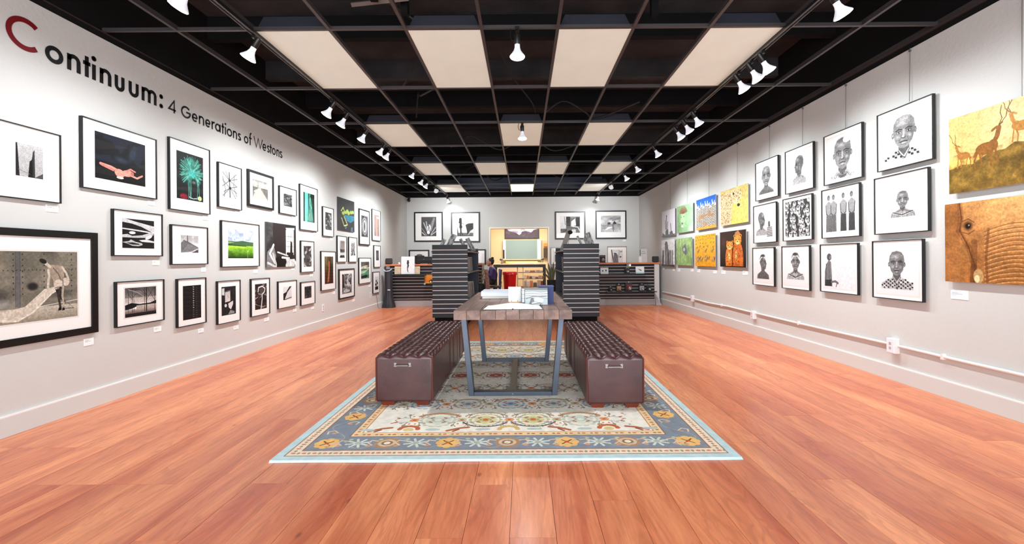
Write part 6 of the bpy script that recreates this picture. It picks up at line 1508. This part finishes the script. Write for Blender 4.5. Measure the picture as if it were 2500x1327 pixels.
o = MB().box(x0, x1, 10.46, CYF - .002, z0 + .03, z0 + .042).build('display_ledge', M_shb, loc=((x0 + x1) / 2, 10.55, z0 + .03)); tag(o, 'short black ledge below the small orange picture', 'shelf')
o = MB().ell((x0 + .05, 10.50, z0 + .07), .028, .02, .028).build('ornament', mat('ornament_grey', (.7, .68, .66), rough=.5), loc=(x0 + .05, 10.5, z0 + .042), smooth=True); tag(o, 'small round grey ornament on the short ledge under the orange picture', 'ornament')
o = MB().lathe([(.022, 0), (.025, .01), (.022, .04), (.012, .05)], (-3.02, 10.68, 1.0205), 14).build('white_candle', M_white, loc=(-3.02, 10.68, 1.0205), smooth=True); tag(o, 'small white candle jar beside the left speaker', 'candle')
# right counter: framed picture leaning, camera, brochure stand
picture('B', (1483, 601), (1530, 601), (1483, 641), (1530, 641), (1492, 609, 1521, 641), P_stool, 'thin framed picture of a stool and figure leaning on the right counter', border=.008, depth=.02, group=None, yb=11.15, name='leaning_picture')
def old_camera(px, pz, Y, s, body, bellow, lens, label, z0=None, group=None, disc=False, open_=True):
    x, z = ony(px, pz, Y); z = z0 if z0 is not None else z
    t = thing('vintage_camera', (x, Y, z), label, 'camera', group)
    MB().box(-.05 * s, .05 * s, .0, .035 * s, .0, .13 * s).build('camera_body', body, t, local=True, bevel=.004 * s)
    MB().box(-.048 * s, .048 * s, -.075 * s, .0, .0, .006 * s).build('bed', M_blk, t, local=True)
    if open_:
        b = MB(); n = 6
        for i in range(n): k_ = 1 - i * .09; b.hexa([(-.04 * s * k_, -.065 * s * (i + 1) / n, .02 * s), (.04 * s * k_, -.065 * s * (i + 1) / n, .02 * s), (.04 * s * k_, -.065 * s * (i + .25) / n, .02 * s), (-.04 * s * k_, -.065 * s * (i + .25) / n, .02 * s)],
                                                    [(-.04 * s * k_, -.065 * s * (i + 1) / n, .02 * s + .08 * s * k_), (.04 * s * k_, -.065 * s * (i + 1) / n, .02 * s + .08 * s * k_), (.04 * s * k_, -.065 * s * (i + .25) / n, .02 * s + .08 * s * k_), (-.04 * s * k_, -.065 * s * (i + .25) / n, .02 * s + .08 * s * k_)])
        b.build('bellows', bellow, t, local=True)
    Mq = Matrix.Rotation(math.radians(90), 3, 'X')
    MB().lathe([(.026 * s, 0), (.028 * s, .006 * s), (.02 * s, .016 * s), (.014 * s, .018 * s), (.0001, .012 * s)], (0, -.066 * s if open_ else 0, .05 * s), 18, Mq).build('lens', lens, t, local=True, smooth=True)
    MB().box(-.012 * s, .012 * s, .005 * s, .025 * s, .13 * s, .145 * s).build('viewfinder', M_han, t, local=True)
    if disc:
        MB().tube([(.03 * s, .0, .06 * s), (.03 * s, .0, .17 * s)], .008 * s, 8).lathe([(.01 * s, 0), (.045 * s, .02 * s), (.047 * s, .024 * s), (.0001, .014 * s)], (.03 * s, -.0 * s, .185 * s), 20, Mq).build('flash', M_han, t, local=True, smooth=True)
    return t
M_redb = mat('bellows_red', (.50, .12, .14), rough=.5); M_purp = mat('camera_purple', (.22, .14, .18), rough=.4); M_lens = mat('lens_chrome', (.7, .7, .7), rough=.25, metal=.8)
M_bbl = mat('bellows_black', (.09, .09, .09), rough=.6)
old_camera(1471, 641, 10.78, 1.45, M_purp, M_bbl, M_lens, 'old purple black folding camera on the right counter beside the bookcase', z0=1.0205)
def ledge(px0, px1, py, label):
    x0, x1, z0, z1 = pbox(px0, py, px1, py + 1, 10.53); x1 = min(x1, 3.16)
    o = MB().box(x0, x1, 10.392, CYF - .002, z0 - .012, z0).box(x0, x1, 10.386, 10.392, z0 - .012, z0 + .01).build('display_ledge', M_shb, loc=((x0 + x1) / 2, 10.55, z0)); tag(o, label, 'shelf'); return z0 + .0003
za = ledge(1464, 1576, 667, 'upper black ledge on the right counter front')
zb = ledge(1480, 1606, 709.5, 'lower black ledge on the right counter front')
gcam = 'old cameras on the lower ledge'
old_camera(1491, 709, 10.53, .85, M_blk, M_bbl, M_lens, 'small all black folding camera, leftmost on the lower ledge', z0=zb, group=gcam)
old_camera(1511, 709, 10.53, 1.25, mat('camera_brown', (.2, .17, .12), rough=.5), mat('bellows_tan', (.78, .6, .42), rough=.6), M_lens, 'old camera with tan bellows on the lower ledge', z0=zb, group=gcam)
old_camera(1535, 709, 10.53, 1.65, M_blk, M_redb, M_lens, 'large old camera with red bellows on the lower ledge', z0=zb, group=gcam)
old_camera(1567, 709, 10.53, 1.3, M_blk, mat('bellows_chrome', (.65, .65, .66), rough=.3, metal=.6), M_lens, 'old camera with silvery round front on the lower ledge', z0=zb, group=gcam)
old_camera(1584, 709, 10.53, 1.15, M_blk, M_bbl, M_lens, 'black folding camera, rightmost on the lower ledge', z0=zb, group=gcam)
old_camera(1531, 667, 10.53, 1.15, M_blk, M_bbl, M_lens, 'old flash camera with a round reflector on the upper ledge', z0=za, disc=True)
c = Cv(110, 80, .96); c.e(.28, .5, .1, .12, (.3, .3, .5)); c.e(.7, .45, .09, .15, (.3, .3, .45)); 
sheet('small_card', 1466, 653, 1485.5, 667, 10.54, c, 'small white card with two dark spots on the upper ledge', 'card', lean=.015, zb=za)
c = Cv(110, 80, .96); c.p([(.25, .3), (.6, .4), (.75, .62), (.5, .55)], .45); c.g((.6, .8, .78), (.5, .75, .7), 0, .85, 1, 1)
sheet('small_card', 1552, 650, 1573, 667, 10.54, c, 'small white card with a grey leaf shape on the upper ledge', 'card', lean=.015, zb=za)
c = Cv(90, 150, .88); c.l([(.3, .2), (.7, .22)], .04, .5); c.l([(.2, .35), (.8, .33)], .05, .55); c.g(.3, .3, .0, .05, .1, .5)
sheet('paper_calendar', 1562.5, 607, 1580, 636, 10.9, c, 'upright pale printed card near the right speaker', 'card', zb=1.0205)
sheet('leaflet', 1560, 626, 1567, 640, 10.7, Cv(20, 40, .93), 'small white leaflet standing before the pale printed card', 'card', zb=1.0205)

# ================================================================== PLANTS
M_leaf = mat('leaf_olive', (.42, .42, .24), rough=.45, vary=.25, vscale=20); M_leaf2 = mat('leaf_grey', (.50, .50, .40), rough=.5)
M_pot = mat('pot_black', (.13, .14, .145), rough=.6)
def blade(pts, w, m, parent, name='leaf'):
    vs, fs = [], []; n = len(pts)
    for i, p in enumerate(pts):
        p = Vector(p); t = i / (n - 1); ww = w * math.sin(math.pi * min(.97, .12 + .88 * t)) ** .7
        d = (Vector(pts[min(i + 1, n - 1)]) - Vector(pts[max(i - 1, 0)])).normalized(); s = d.cross(Vector((0, 1, .2))).normalized()
        vs += [p - s * ww / 2, p + Vector((0, .006, 0)), p + s * ww / 2, p + Vector((0, .009, -.002))]
    for i in range(n - 1):
        for a in range(4): fs.append((i * 4 + a, i * 4 + (a + 1) % 4, i * 4 + 4 + (a + 1) % 4, i * 4 + 4 + a))
    return MB().add(vs, fs).build(name, m, parent, local=True, smooth=True)
px_, _z = ony(1348, 680, 9.7)
pl = thing('snake_plant', (px_, 9.7, 0), 'snake plant with upright olive leaves in a black pot beside the right bookcase', 'plant')
MB().lathe([(.09, 0), (.10, .02), (.115, .64), (.12, .66), (.105, .66), (.10, .64), (.0001, .635)], (0, 0, 0), 24).build('pot', M_pot, pl, local=True, smooth=True)
for a, b, h, w in ((-.12, -.02, .30, .045), (-.07, .03, .40, .05), (-.02, -.03, .36, .045), (.03, .02, .42, .05), (.07, -.02, .33, .045), (-.16, .0, .2, .04)):
    blade([(a * .3, b, .63), (a * .5, b, .63 + h * .4), (a * .9, b, .63 + h * .75), (a * 1.15, b, .63 + h)], w, M_leaf, pl)
px_, _z = ony(1172, 690, 10.0)
pl = thing('arching_plant', (px_, 10.0, 0), 'plant with thin arching grey green leaves in a dark pot beside the left bookcase', 'plant')
MB().lathe([(.10, 0), (.11, .02), (.13, .56), (.115, .57), (.11, .54), (.0001, .535)], (0, 0, 0), 24).build('pot', M_pot, pl, local=True, smooth=True)
for a, h, r_ in ((-.18, .33, .03), (-.1, .36, -.03), (.1, .36, .02), (.16, .28, -.02), (-.22, .2, .05), (.05, .25, .05), (.2, .16, .0)):
    blade([(a * .1, r_, .54), (a * .35, r_, .54 + h * .8), (a * .75, r_, .54 + h), (a * 1.1, r_, .54 + h * .85), (a * 1.3, r_, .54 + h * .55)], .018, M_leaf2, pl)
# long panel leaning at the counter's end
x0, _ = ony(1181, 660, 11.5); 
o = MB().hexa([(-.93, 11.35, 0), (-.83, 11.35, 0), (-.83, 11.37, 0), (-.93, 11.37, 0)], [(-1.03, 11.5, .86), (-.93, 11.5, .86), (-.93, 11.52, .86), (-1.03, 11.52, .86)]).build('wooden_board', wood_mat('panel_wood', (.55, .36, .32), (.75, .54, .48), axis='Z'), loc=(-.9, 11.4, 0)); tag(o, 'long pinkish wooden board leaning by the seated person', 'board')

# ================================================================== BACK ROOM
wk = thing('workbench', (-.1, 13.5, 0), 'long workbench with pale top in the back room', 'workbench')
MB().box(-.92, .69, 13.1, 13.95, .958, .985).build('bench_top', mat('bench_cream', (.93, .89, .76), rough=.5), wk, bevel=.003)
MB().box(-.90, .67, 13.12, 13.93, .875, .958).build('apron', mat('apron_dark', (.25, .26, .27), rough=.6), wk)
for x in (-.88, .62):
    for y in (13.13, 13.86): MB().box(x, x + .05, y, y + .05, 0, .875).build('leg', MATS['apron_dark'], wk)
M_plyl = mat('shelf_ply', (.80, .70, .58), rough=.6)
su = thing('shelf_unit', (.24, 13.3, 0), 'pale open shelf unit packed with small boxes under the workbench', 'shelf unit')
for x in (-.19, -.02, .655): MB().box(x, x + .022, 13.19, 13.6, 0, .87).build('upright', M_plyl, su)
for z in (.28, .53, .72): MB().box(-.168, .655, 13.19, 13.6, z - .018, z).build('shelf', M_plyl, su)
r = random.Random(6); cols = [(.86, .84, .78), (.8, .78, .74), (.72, .42, .25), (.85, .5, .28), (.6, .35, .25), (.9, .86, .7), (.35, .33, .33), (.78, .74, .7)]
bi = 0
for z, hs, xs, lab in ((.531, .075, [.02, .10, .18, .27, .36, .46, .57], 'middle shelf'), (.281, .16, [.02, .12, .2, .3, .42, .52], 'lower shelf'), (.721, .05, [.05, .2, .38, .52], 'upper shelf')):
    for i, x in enumerate(xs):
        w = (xs[i + 1] - x if i < len(xs) - 1 else .08) * .86; h = hs * r.uniform(.65, 1.25)
        cm = mat('carton_%d' % (bi % 8), cols[(bi * 3 + (0 if z > .5 else 2)) % 8], rough=.7)
        b = thing('small_box', (x + w / 2, 13.28, z), 'small carton on the %s of the shelf unit, %s from its left side' % (lab, ordn[i]), 'box', 'small boxes under the workbench')
        MB().box(-w / 2, w / 2, -.07, .1, .001, h).build('carton', cm, b, local=True, bevel=.002)
        MB().box(-w / 2 - .002, w / 2 + .002, -.073, .102, h, h + .012).build('lid', mat('carton_lid', (.9, .87, .8), rough=.7), b, local=True); bi += 1
x, _ = ony(1244.5, 680, 12.72)
M_redp = mat('bin_red', (.80, .05, .07), rough=.32)
cr_ = MB().box(x - .2, x + .2, 12.55, 12.93, 0.0, .20).build('low_crate', M_blk, loc=(x, 12.74, 0), bevel=.01); tag(cr_, 'low black crate under the red bin', 'crate')
bn = thing('red_bin', (x, 12.74, .2005), 'bright red plastic bin with a rim in the doorway', 'bin')
MB().lathe([(.155, 0), (.165, .01), (.195, .50), (.197, .505)], (0, 0, 0), 32).build('bin_body', M_redp, bn, local=True, smooth=True)
MB().lathe([(.198, .47), (.210, .475), (.212, .54), (.204, .555), (.17, .56), (.0001, .565)], (0, 0, 0), 32).build('lid', M_redp, bn, local=True, smooth=True)
MB().box(.05, .13, -.222, -.200, .48, .52).build('handle', M_redp, bn, local=True, bevel=.006)
MB().tube([(-.18, -.1, .5), (-.1, -.21, .47), (.0, -.225, .46)], .005, 6).build('wire', M_blk, bn, local=True)
x, _ = ony(1220, 680, 12.9)
o = MB().lathe([(.035, 0), (.035, .83), (.028, .84), (.028, .76), (.0001, .76)], (x, 12.95, 0), 18).build('blue_tube', mat('tube_blue', (.30, .32, .62), rough=.5), loc=(x, 12.95, 0), smooth=True); tag(o, 'upright blue cardboard tube left of the red bin', 'tube')
# things on the workbench and on the room's far wall
def scene_land(c):
    c.g((.30, .26, .32), (.3, .25, .3)); c.p([(.03, .3), (.2, .2), (.45, .22), (.55, .05), (1, .05), (1, .35), (.85, .45), (.82, .65), (.7, .55), (.62, .5), (.5, .55), (.45, .85), (.3, .6), (.1, .5)], (.86, .83, .92)); c.p([(0, .5), (.2, .6), (.35, .9), (.55, .6), (.7, .75), (.9, .4), (1, .5), (1, 1), (0, 1)], (.33, .28, .33)); c.blob((.45, .4, .5), .6, (8, 4), 3, k=.5)
sx0, sz1 = ony(1232, 545, 15.18); sx1, sz0 = ony(1316, 582, 15.18)
lp = thing('landscape_picture', ((sx0 + sx1) / 2, 15.2, sz0), 'wide dark framed landscape high on the back room wall', 'picture')
MB().box(sx0, sx1, 15.16, 15.2, sz0, sz1).build('frame', M_fblack, lp)
cv = Cv(300, 130); scene_land(cv)
f_ = MB().quad((sx0 + .03, 15.158, sz0 + .03), (sx1 - .03, 15.158, sz0 + .03), (sx1 - .03, 15.158, sz1 - .03), (sx0 + .03, 15.158, sz1 - .03)).build('print', img_mat('landscape_print', cv), lp); put_uv(f_, [(0, 0), (1, 0), (1, 1), (0, 1)])
x0, x1, z0, z1 = pbox(1228, 586, 1321, 630, 15.1)
gb = thing('glass_board', ((x0 + x1) / 2, 15.15, z0), 'large grey green board with white sides on the back room wall', 'board')
MB().box(x0 + .09, x1 - .13, 15.10, 15.13, z0, z1).build('board_panel', mat('board_green', (.50, .58, .57), rough=.25), gb)
MB().box(x0 + .05, x0 + .09, 15.09, 15.13, z0 - .01, z1 + .02).box(x0, x0 + .05, 15.1, 15.13, z0 + .3, z1 + .01).build('side_left', M_white, gb)
MB().box(x1 - .13, x1, 15.09, 15.13, z0 - .01, z1 + .03).build('side_right', mat('side_cyan', (.80, .92, .93), rough=.4), gb)
MB().box(x0, x0 + .05, 15.11, 15.14, z0, z0 + .55).build('dark_edge', M_blk, gb)
MB().box(x0, x1, 15.06, 15.199, z0 - .05, z0 - .012).build('ledge', mat('ledge_cream', (.93, .88, .72), rough=.5), gb)
MB().box(x0 + .3, x1 - .3, 15.13, 15.199, z0 + .2, z0 + .3).build('wall_bracket', M_blk, gb)
o = MB().tube([(-.55, 13.8, 1.021), (.45, 13.8, 1.021)], .035, 14).build('paper_roll', mat('roll_yellow', (.90, .74, .38), rough=.6), loc=(-.05, 13.75, 1.0), smooth=True); tag(o, 'long yellow paper roll across the workbench', 'roll')
for i, (xa, ya, w, h) in enumerate(((-.45, 13.18, .8, .02), (-.25, 13.5, .75, .035), (.38, 13.2, .26, .028))):
    o = MB().box(xa, xa + w, ya, ya + .17, .9855, .9855 + h).build('paper_stack', mat('paper_%d' % i, [(.85, .84, .78), (.8, .8, .76), (.88, .86, .8)][i], rough=.7), loc=(xa + w / 2, ya, .9855), bevel=.002); tag(o, ['flat paper stack at the front of the workbench, left', 'thicker paper stack behind the front ones on the workbench', 'flat paper stack at the front of the workbench, right'][i], 'papers', 'paper stacks on the workbench')
for px, lab in ((1224, 'small dark clamp lamp at the left of the workbench'), (1326, 'small dark gadget at the right of the workbench')):
    x, _ = ony(px, 636, 13.3); x = min(x, .6)
    g = thing('clamp_lamp', (x, 13.45, .9855), lab, 'lamp', 'dark gadgets on the workbench')
    MB().lathe([(.04, 0), (.04, .012), (.008, .018), (.008, .1)], (0, 0, 0), 14).build('stand', M_blk, g, local=True, smooth=True)
    MB().ell((-.015, -.01, .125), .05, .03, .035).build('head', mat('gadget_blue', (.27, .29, .34), rough=.4), g, local=True, smooth=True)
x, _ = ony(1325, 600, 15.1)
sh = thing('wall_rack', (.78, 15.15, 1.2), 'narrow rack with orange and dark items on the back room wall, right side', 'rack')
MB().box(.66, .90, 15.12, 15.2, 1.15, 1.75).build('backboard', M_plyl, sh)
MB().box(.70, .88, 15.05, 15.12, 1.55, 1.66).build('orange_item', mat('item_orange', (.85, .55, .22), rough=.6), sh)
MB().box(.70, .88, 15.05, 15.12, 1.18, 1.5).build('dark_item', mat('item_brown', (.28, .22, .16), rough=.6, vary=.5, vscale=30), sh)

# ================================================================== SEATED PERSON
Mskin = mat('skin', (.72, .50, .40), rough=.5); Mshirt = mat('shirt_purple', (.27, .22, .42), rough=.8, vary=.15, vscale=14); Mtrs = mat('trousers_black', (.09, .09, .10), rough=.8); Mhair = mat('hair_dark', (.08, .06, .055), rough=.6)
HX, HZ = ony(1197, 639.5, 12.25); HY = 12.25
def skin_body(name, joints, bones, mats, pick, parent, root=0):
    me = bpy.data.meshes.new(name + '_raw'); o = bpy.data.objects.new(name, me); COL.objects.link(o); o.parent = parent
    org = wloc(parent)
    me.from_pydata([tuple(Vector(j[:3]) - org) for j in joints], bones, [])
    sk = o.modifiers.new('skin', 'SKIN')
    for i, j in enumerate(joints):
        v = me.skin_vertices[0].data[i]; v.radius = (j[3], j[4] if len(j) > 4 else j[3]); v.use_root = (i == root)
    sd = o.modifiers.new('sub', 'SUBSURF'); sd.levels = 2; sd.render_levels = 2
    bpy.context.view_layer.update()
    dg = bpy.context.evaluated_depsgraph_get(); ev = o.evaluated_get(dg); new = bpy.data.meshes.new_from_object(ev)
    new.name = name
    o.modifiers.clear(); o.data = new
    new.materials.clear()
    for m in mats: new.materials.append(m)
    for p in new.polygons:
        p.material_index = pick(p.center + org); p.use_smooth = True
    return o
per = thing('person', (HX + .05, HY, 0), 'person in a purple top with hair in a bun, seated facing left', 'person')
px0, pz = HX, HZ
pel = (px0 + .10, HY, .50)
J = [(px0 + .10, HY, .50, .14, .12), (px0 + .09, HY, .62, .12, .13), (px0 + .06, HY, .76, .13, .16), (px0 + .045, HY, .86, .10, .15), (px0 + .03, HY, .925, .05), (px0 + .012, HY, pz - .06, .05),
     # arms: right (camera side, -y) and left
     (px0 + .05, HY - .16, .855, .055), (px0 + .03, HY - .20, .66, .045), (px0 - .12, HY - .15, .77, .036), (px0 - .17, HY - .12, .83, .03),
     (px0 + .05, HY + .16, .855, .055), (px0 + .02, HY + .20, .64, .045), (px0 - .18, HY + .15, .64, .036), (px0 - .25, HY + .12, .65, .03),
     # legs
     (px0 + .06, HY - .09, .48, .085), (px0 - .32, HY - .12, .52, .065), (px0 - .30, HY - .12, .28, .05), (px0 - .30, HY - .12, .07, .038), (px0 - .42, HY - .12, .045, .035),
     (px0 + .06, HY + .09, .48, .085), (px0 - .32, HY + .12, .52, .065), (px0 - .30, HY + .12, .28, .05), (px0 - .30, HY + .12, .07, .038), (px0 - .42, HY + .12, .045, .035)]
B = [(0, 1), (1, 2), (2, 3), (3, 4), (4, 5), (3, 6), (6, 7), (7, 8), (8, 9), (3, 10), (10, 11), (11, 12), (12, 13), (0, 14), (14, 15), (15, 16), (16, 17), (17, 18), (0, 19), (19, 20), (20, 21), (21, 22), (22, 23)]
def pick(c):
    if c.z < .57 and not (c.x < px0 - .10 and c.z > .60): return 2
    if c.x < px0 - .125 and c.z > .6: return 0
    if c.z > .915: return 0
    return 1
bd = skin_body('body', J, B, [Mskin, Mshirt, Mtrs], pick, per)
# head: profile facing -x
hd = MB(); vs, fs = [], []; n, m = 24, 18
for i in range(m + 1):
    t = math.pi * i / m
    for k_ in range(n):
        a = 2 * math.pi * k_ / n
        x, y, z = math.sin(t) * math.cos(a) * .096, math.sin(t) * math.sin(a) * .074, math.cos(t) * .115
        if z < -.02: x = x * (1 + z * 1.6) - (-.02 - z) * .45; y *= (1 + (z + .02) * 3.2)
        f = max(0, -math.cos(a)) * math.sin(t)
        x -= .022 * f ** 14 * math.exp(-((z + .018) / .02) ** 2) * 1.3            # nose
        x -= .007 * f ** 4 * math.exp(-((z + .055) / .014) ** 2)            # lips
        x += .006 * f ** 4 * math.exp(-((z - .012) / .014) ** 2)            # eye hollow
        vs.append((px0 + x, HY + y, pz + z))
for i in range(m):
    for k_ in range(n): fs.append((i * n + k_, (i + 1) * n + k_, (i + 1) * n + (k_ + 1) % n, i * n + (k_ + 1) % n))
hd.add(vs, fs)
for s in (-1, 1): hd.ell((px0 + .012, HY + s * .075, pz - .008), .018, .009, .028, 10, 7)
hd.build('head', Mskin, per, smooth=True)
hr = MB().ell((px0 + .022, HY, pz + .038), .092, .079, .085, 18, 12).ell((px0 + .045, HY, pz + .0), .06, .074, .07).ell((px0 + .062, HY, pz + .112), .040, .038, .034)
hr.build('hair', Mhair, per, smooth=True)
ey = MB()
for s in (-1, 1): ey.ell((px0 - .080, HY + s * .030, pz + .012), .008, .010, .007, 10, 7)
ey.build('eye', mat('eye_dark', (.1, .07, .06), rough=.3), per, smooth=True)
MB().ell((px0 - .092, HY, pz - .055), .006, .020, .005).build('mouth', mat('lip', (.5, .28, .25), rough=.5), per, smooth=True)
def hand(base, d, parent):
    d = Vector(d).normalized(); side = d.cross(Vector((0, 1, 0))).normalized(); up = Vector((0, 1, 0)); base = Vector(base); mb = MB()
    Mh = Matrix((d, up, side)).transposed()
    mb.ell(base + d * .04, .042, .036, .015, 12, 8, Mh)
    for i, (o_, L_) in enumerate(((-.027, .062), (-.009, .072), (.009, .068), (.026, .055))):
        p = base + d * .07 + up * o_; mb.tube([p, p + d * L_ * .5 + side * .004, p + d * L_ * .85 - side * .012, p + d * L_ - side * .024], [.0085, .008, .007, .005], 8)
    p = base + d * .02 - up * .03; mb.tube([p, p + d * .03 - up * .02, p + d * .055 - up * .022 - side * .01], [.010, .009, .007], 8)
    return mb.build('hand', Mskin, parent, smooth=True)
hand((px0 - .165, HY - .122, .825), (-.25, .15, .95), per); hand((px0 - .25, HY + .12, .65), (-1, 0, -.15), per)
ch = thing('office_chair', (px0 + .10, HY, 0), 'black padded chair carrying the seated person', 'chair')
MB().box(-.22, .20, -.21, .21, .335, .385).build('seat', M_blk2, ch, local=True, bevel=.022, seg=3, smooth=True)
MB().hexa([(.155, -.19, .42), (.19, -.19, .42), (.19, .19, .42), (.155, .19, .42)], [(.19, -.17, .84), (.225, -.17, .84), (.225, .17, .84), (.19, .17, .84)]).build('backrest', M_blk2, ch, local=True, bevel=.014, seg=3, smooth=True)
MB().tube([(.10, 0, .35), (.20, 0, .36), (.205, 0, .5)], .015, 8).build('back_bar', M_blk, ch, local=True, smooth=True)
MB().tube([(0, 0, .34), (0, 0, .07)], .025, 10).build('post', M_blk, ch, local=True)
for a in range(5): MB().tube([(0, 0, .085), (.25 * math.cos(a * 1.257), .25 * math.sin(a * 1.257), .035)], [.02, .014], 8).ell((.25 * math.cos(a * 1.257), .25 * math.sin(a * 1.257), .025), .024, .024, .024).build('leg', M_blk, ch, local=True)

# ================================================================== SMALL WALL THINGS
M_cond = mat('conduit_white', (.90, .89, .88), rough=.4)
zc = .322
pts = [(XW - .014, 10.6, .31), (XW - .014, 9.75, .315), (XW - .014, 8.80, .318), (XW - .014, 8.0, .305), (XW - .014, 7.2, .325), (XW - .014, 6.46, .32), (XW - .014, 5.4, .318), (XW - .014, 4.05, .325), (XW - .014, 3.4, .322), (XW - .014, 2.2, .325), (XW - .014, YF + .05, .322)]
cdt = MB().tube(pts, .0125, 10).build('conduit', M_cond, loc=(XW, 6, .32), smooth=True)
tag(cdt, 'white electrical conduit pipe running low along the right wall', 'conduit')
for (px, py, s, w) in ((1690, 728, 1, 'farthest, near the right counter'), (1839, 768, 1, 'middle one of three'), (2179, 843, 1.15, 'nearest the window, the largest in view')):
    y, z = onx(px, py, XW - .03)
    t = thing('outlet_box', (XW, y, z), 'white outlet box on the conduit, %s' % w, 'outlet', 'outlet boxes on the right wall')
    MB().box(-.05, 0, -.038 * s, .038 * s, -.058 * s, .058 * s).build('box', M_cond, t, local=True, bevel=.004)
    MB().box(-.053, -.049, -.034 * s, .034 * s, -.054 * s, .054 * s).build('cover_plate', M_white, t, local=True, bevel=.001)
    for q in (-.02, .02): MB().box(-.0545, -.0525, -.012, .012, q - .012, q + .012).build('socket', mat('socket_grey', (.7, .7, .7), rough=.5), t, local=True)
for px, py, wh in ((1950, 792, 'right of the middle outlet box'), (2303, 873, 'nearest the window'), (1762, 750, 'between the far and middle outlet boxes')):
    y, z = onx(px, py, XW - .014)
    o = MB().box(XW - .03, XW, y - .01, y + .01, .30, .345).build('pipe_strap', M_cond, loc=(XW, y, .32)); tag(o, 'small white strap holding the conduit, %s' % wh, 'strap', 'straps on the conduit')
for px, py, lab in ((789, 751, 'white wall socket low on the left wall, right of the dark square print'), (905, 720, 'white wall socket with a cord near the left counter')):
    y, z = onx(px, py, -XW + .005)
    t = thing('wall_outlet', (-XW, y, z), lab, 'outlet', 'sockets on the left wall')
    MB().box(0, .007, -.036, .036, -.058, .058).build('cover_plate', M_white, t, local=True, bevel=.002)
    for q in (-.022, .022): MB().box(.006, .009, -.014, .014, q - .013, q + .013).build('socket', MATS['socket_grey'], t, local=True)
y, z = onx(918, 725, -XW + .01)
o = MB().tube([(-XW + .008, y - .15, .40), (-XW + .012, y + .0, .36), (-XW + .02, y + .06, .2), (-XW + .03, y + .08, .05), (-XW + .06, y + .1, .008)], .004, 6).build('power_cord', mat('cord_grey', (.35, .34, .33), rough=.6), loc=(-XW, y, .2), smooth=True)
tag(o, 'thin grey power cord dropping from the socket near the left counter', 'cord')
cm_ = thing('security_camera', (-XW + .09, YB - .10, ZW - .04), 'small black security camera in the far left ceiling corner', 'camera')
MB().box(-.03, .03, -.02, .05, .0, .04).build('mount', M_blk, cm_, local=True)
MB().lathe([(.0001, -.05), (.03, -.048), (.042, -.035), (.042, .03), (.03, .035)], (0, -.02, -.045), 14, Matrix.Rotation(math.radians(70), 3, 'X')).build('camera_body', M_blk, cm_, local=True, smooth=True)
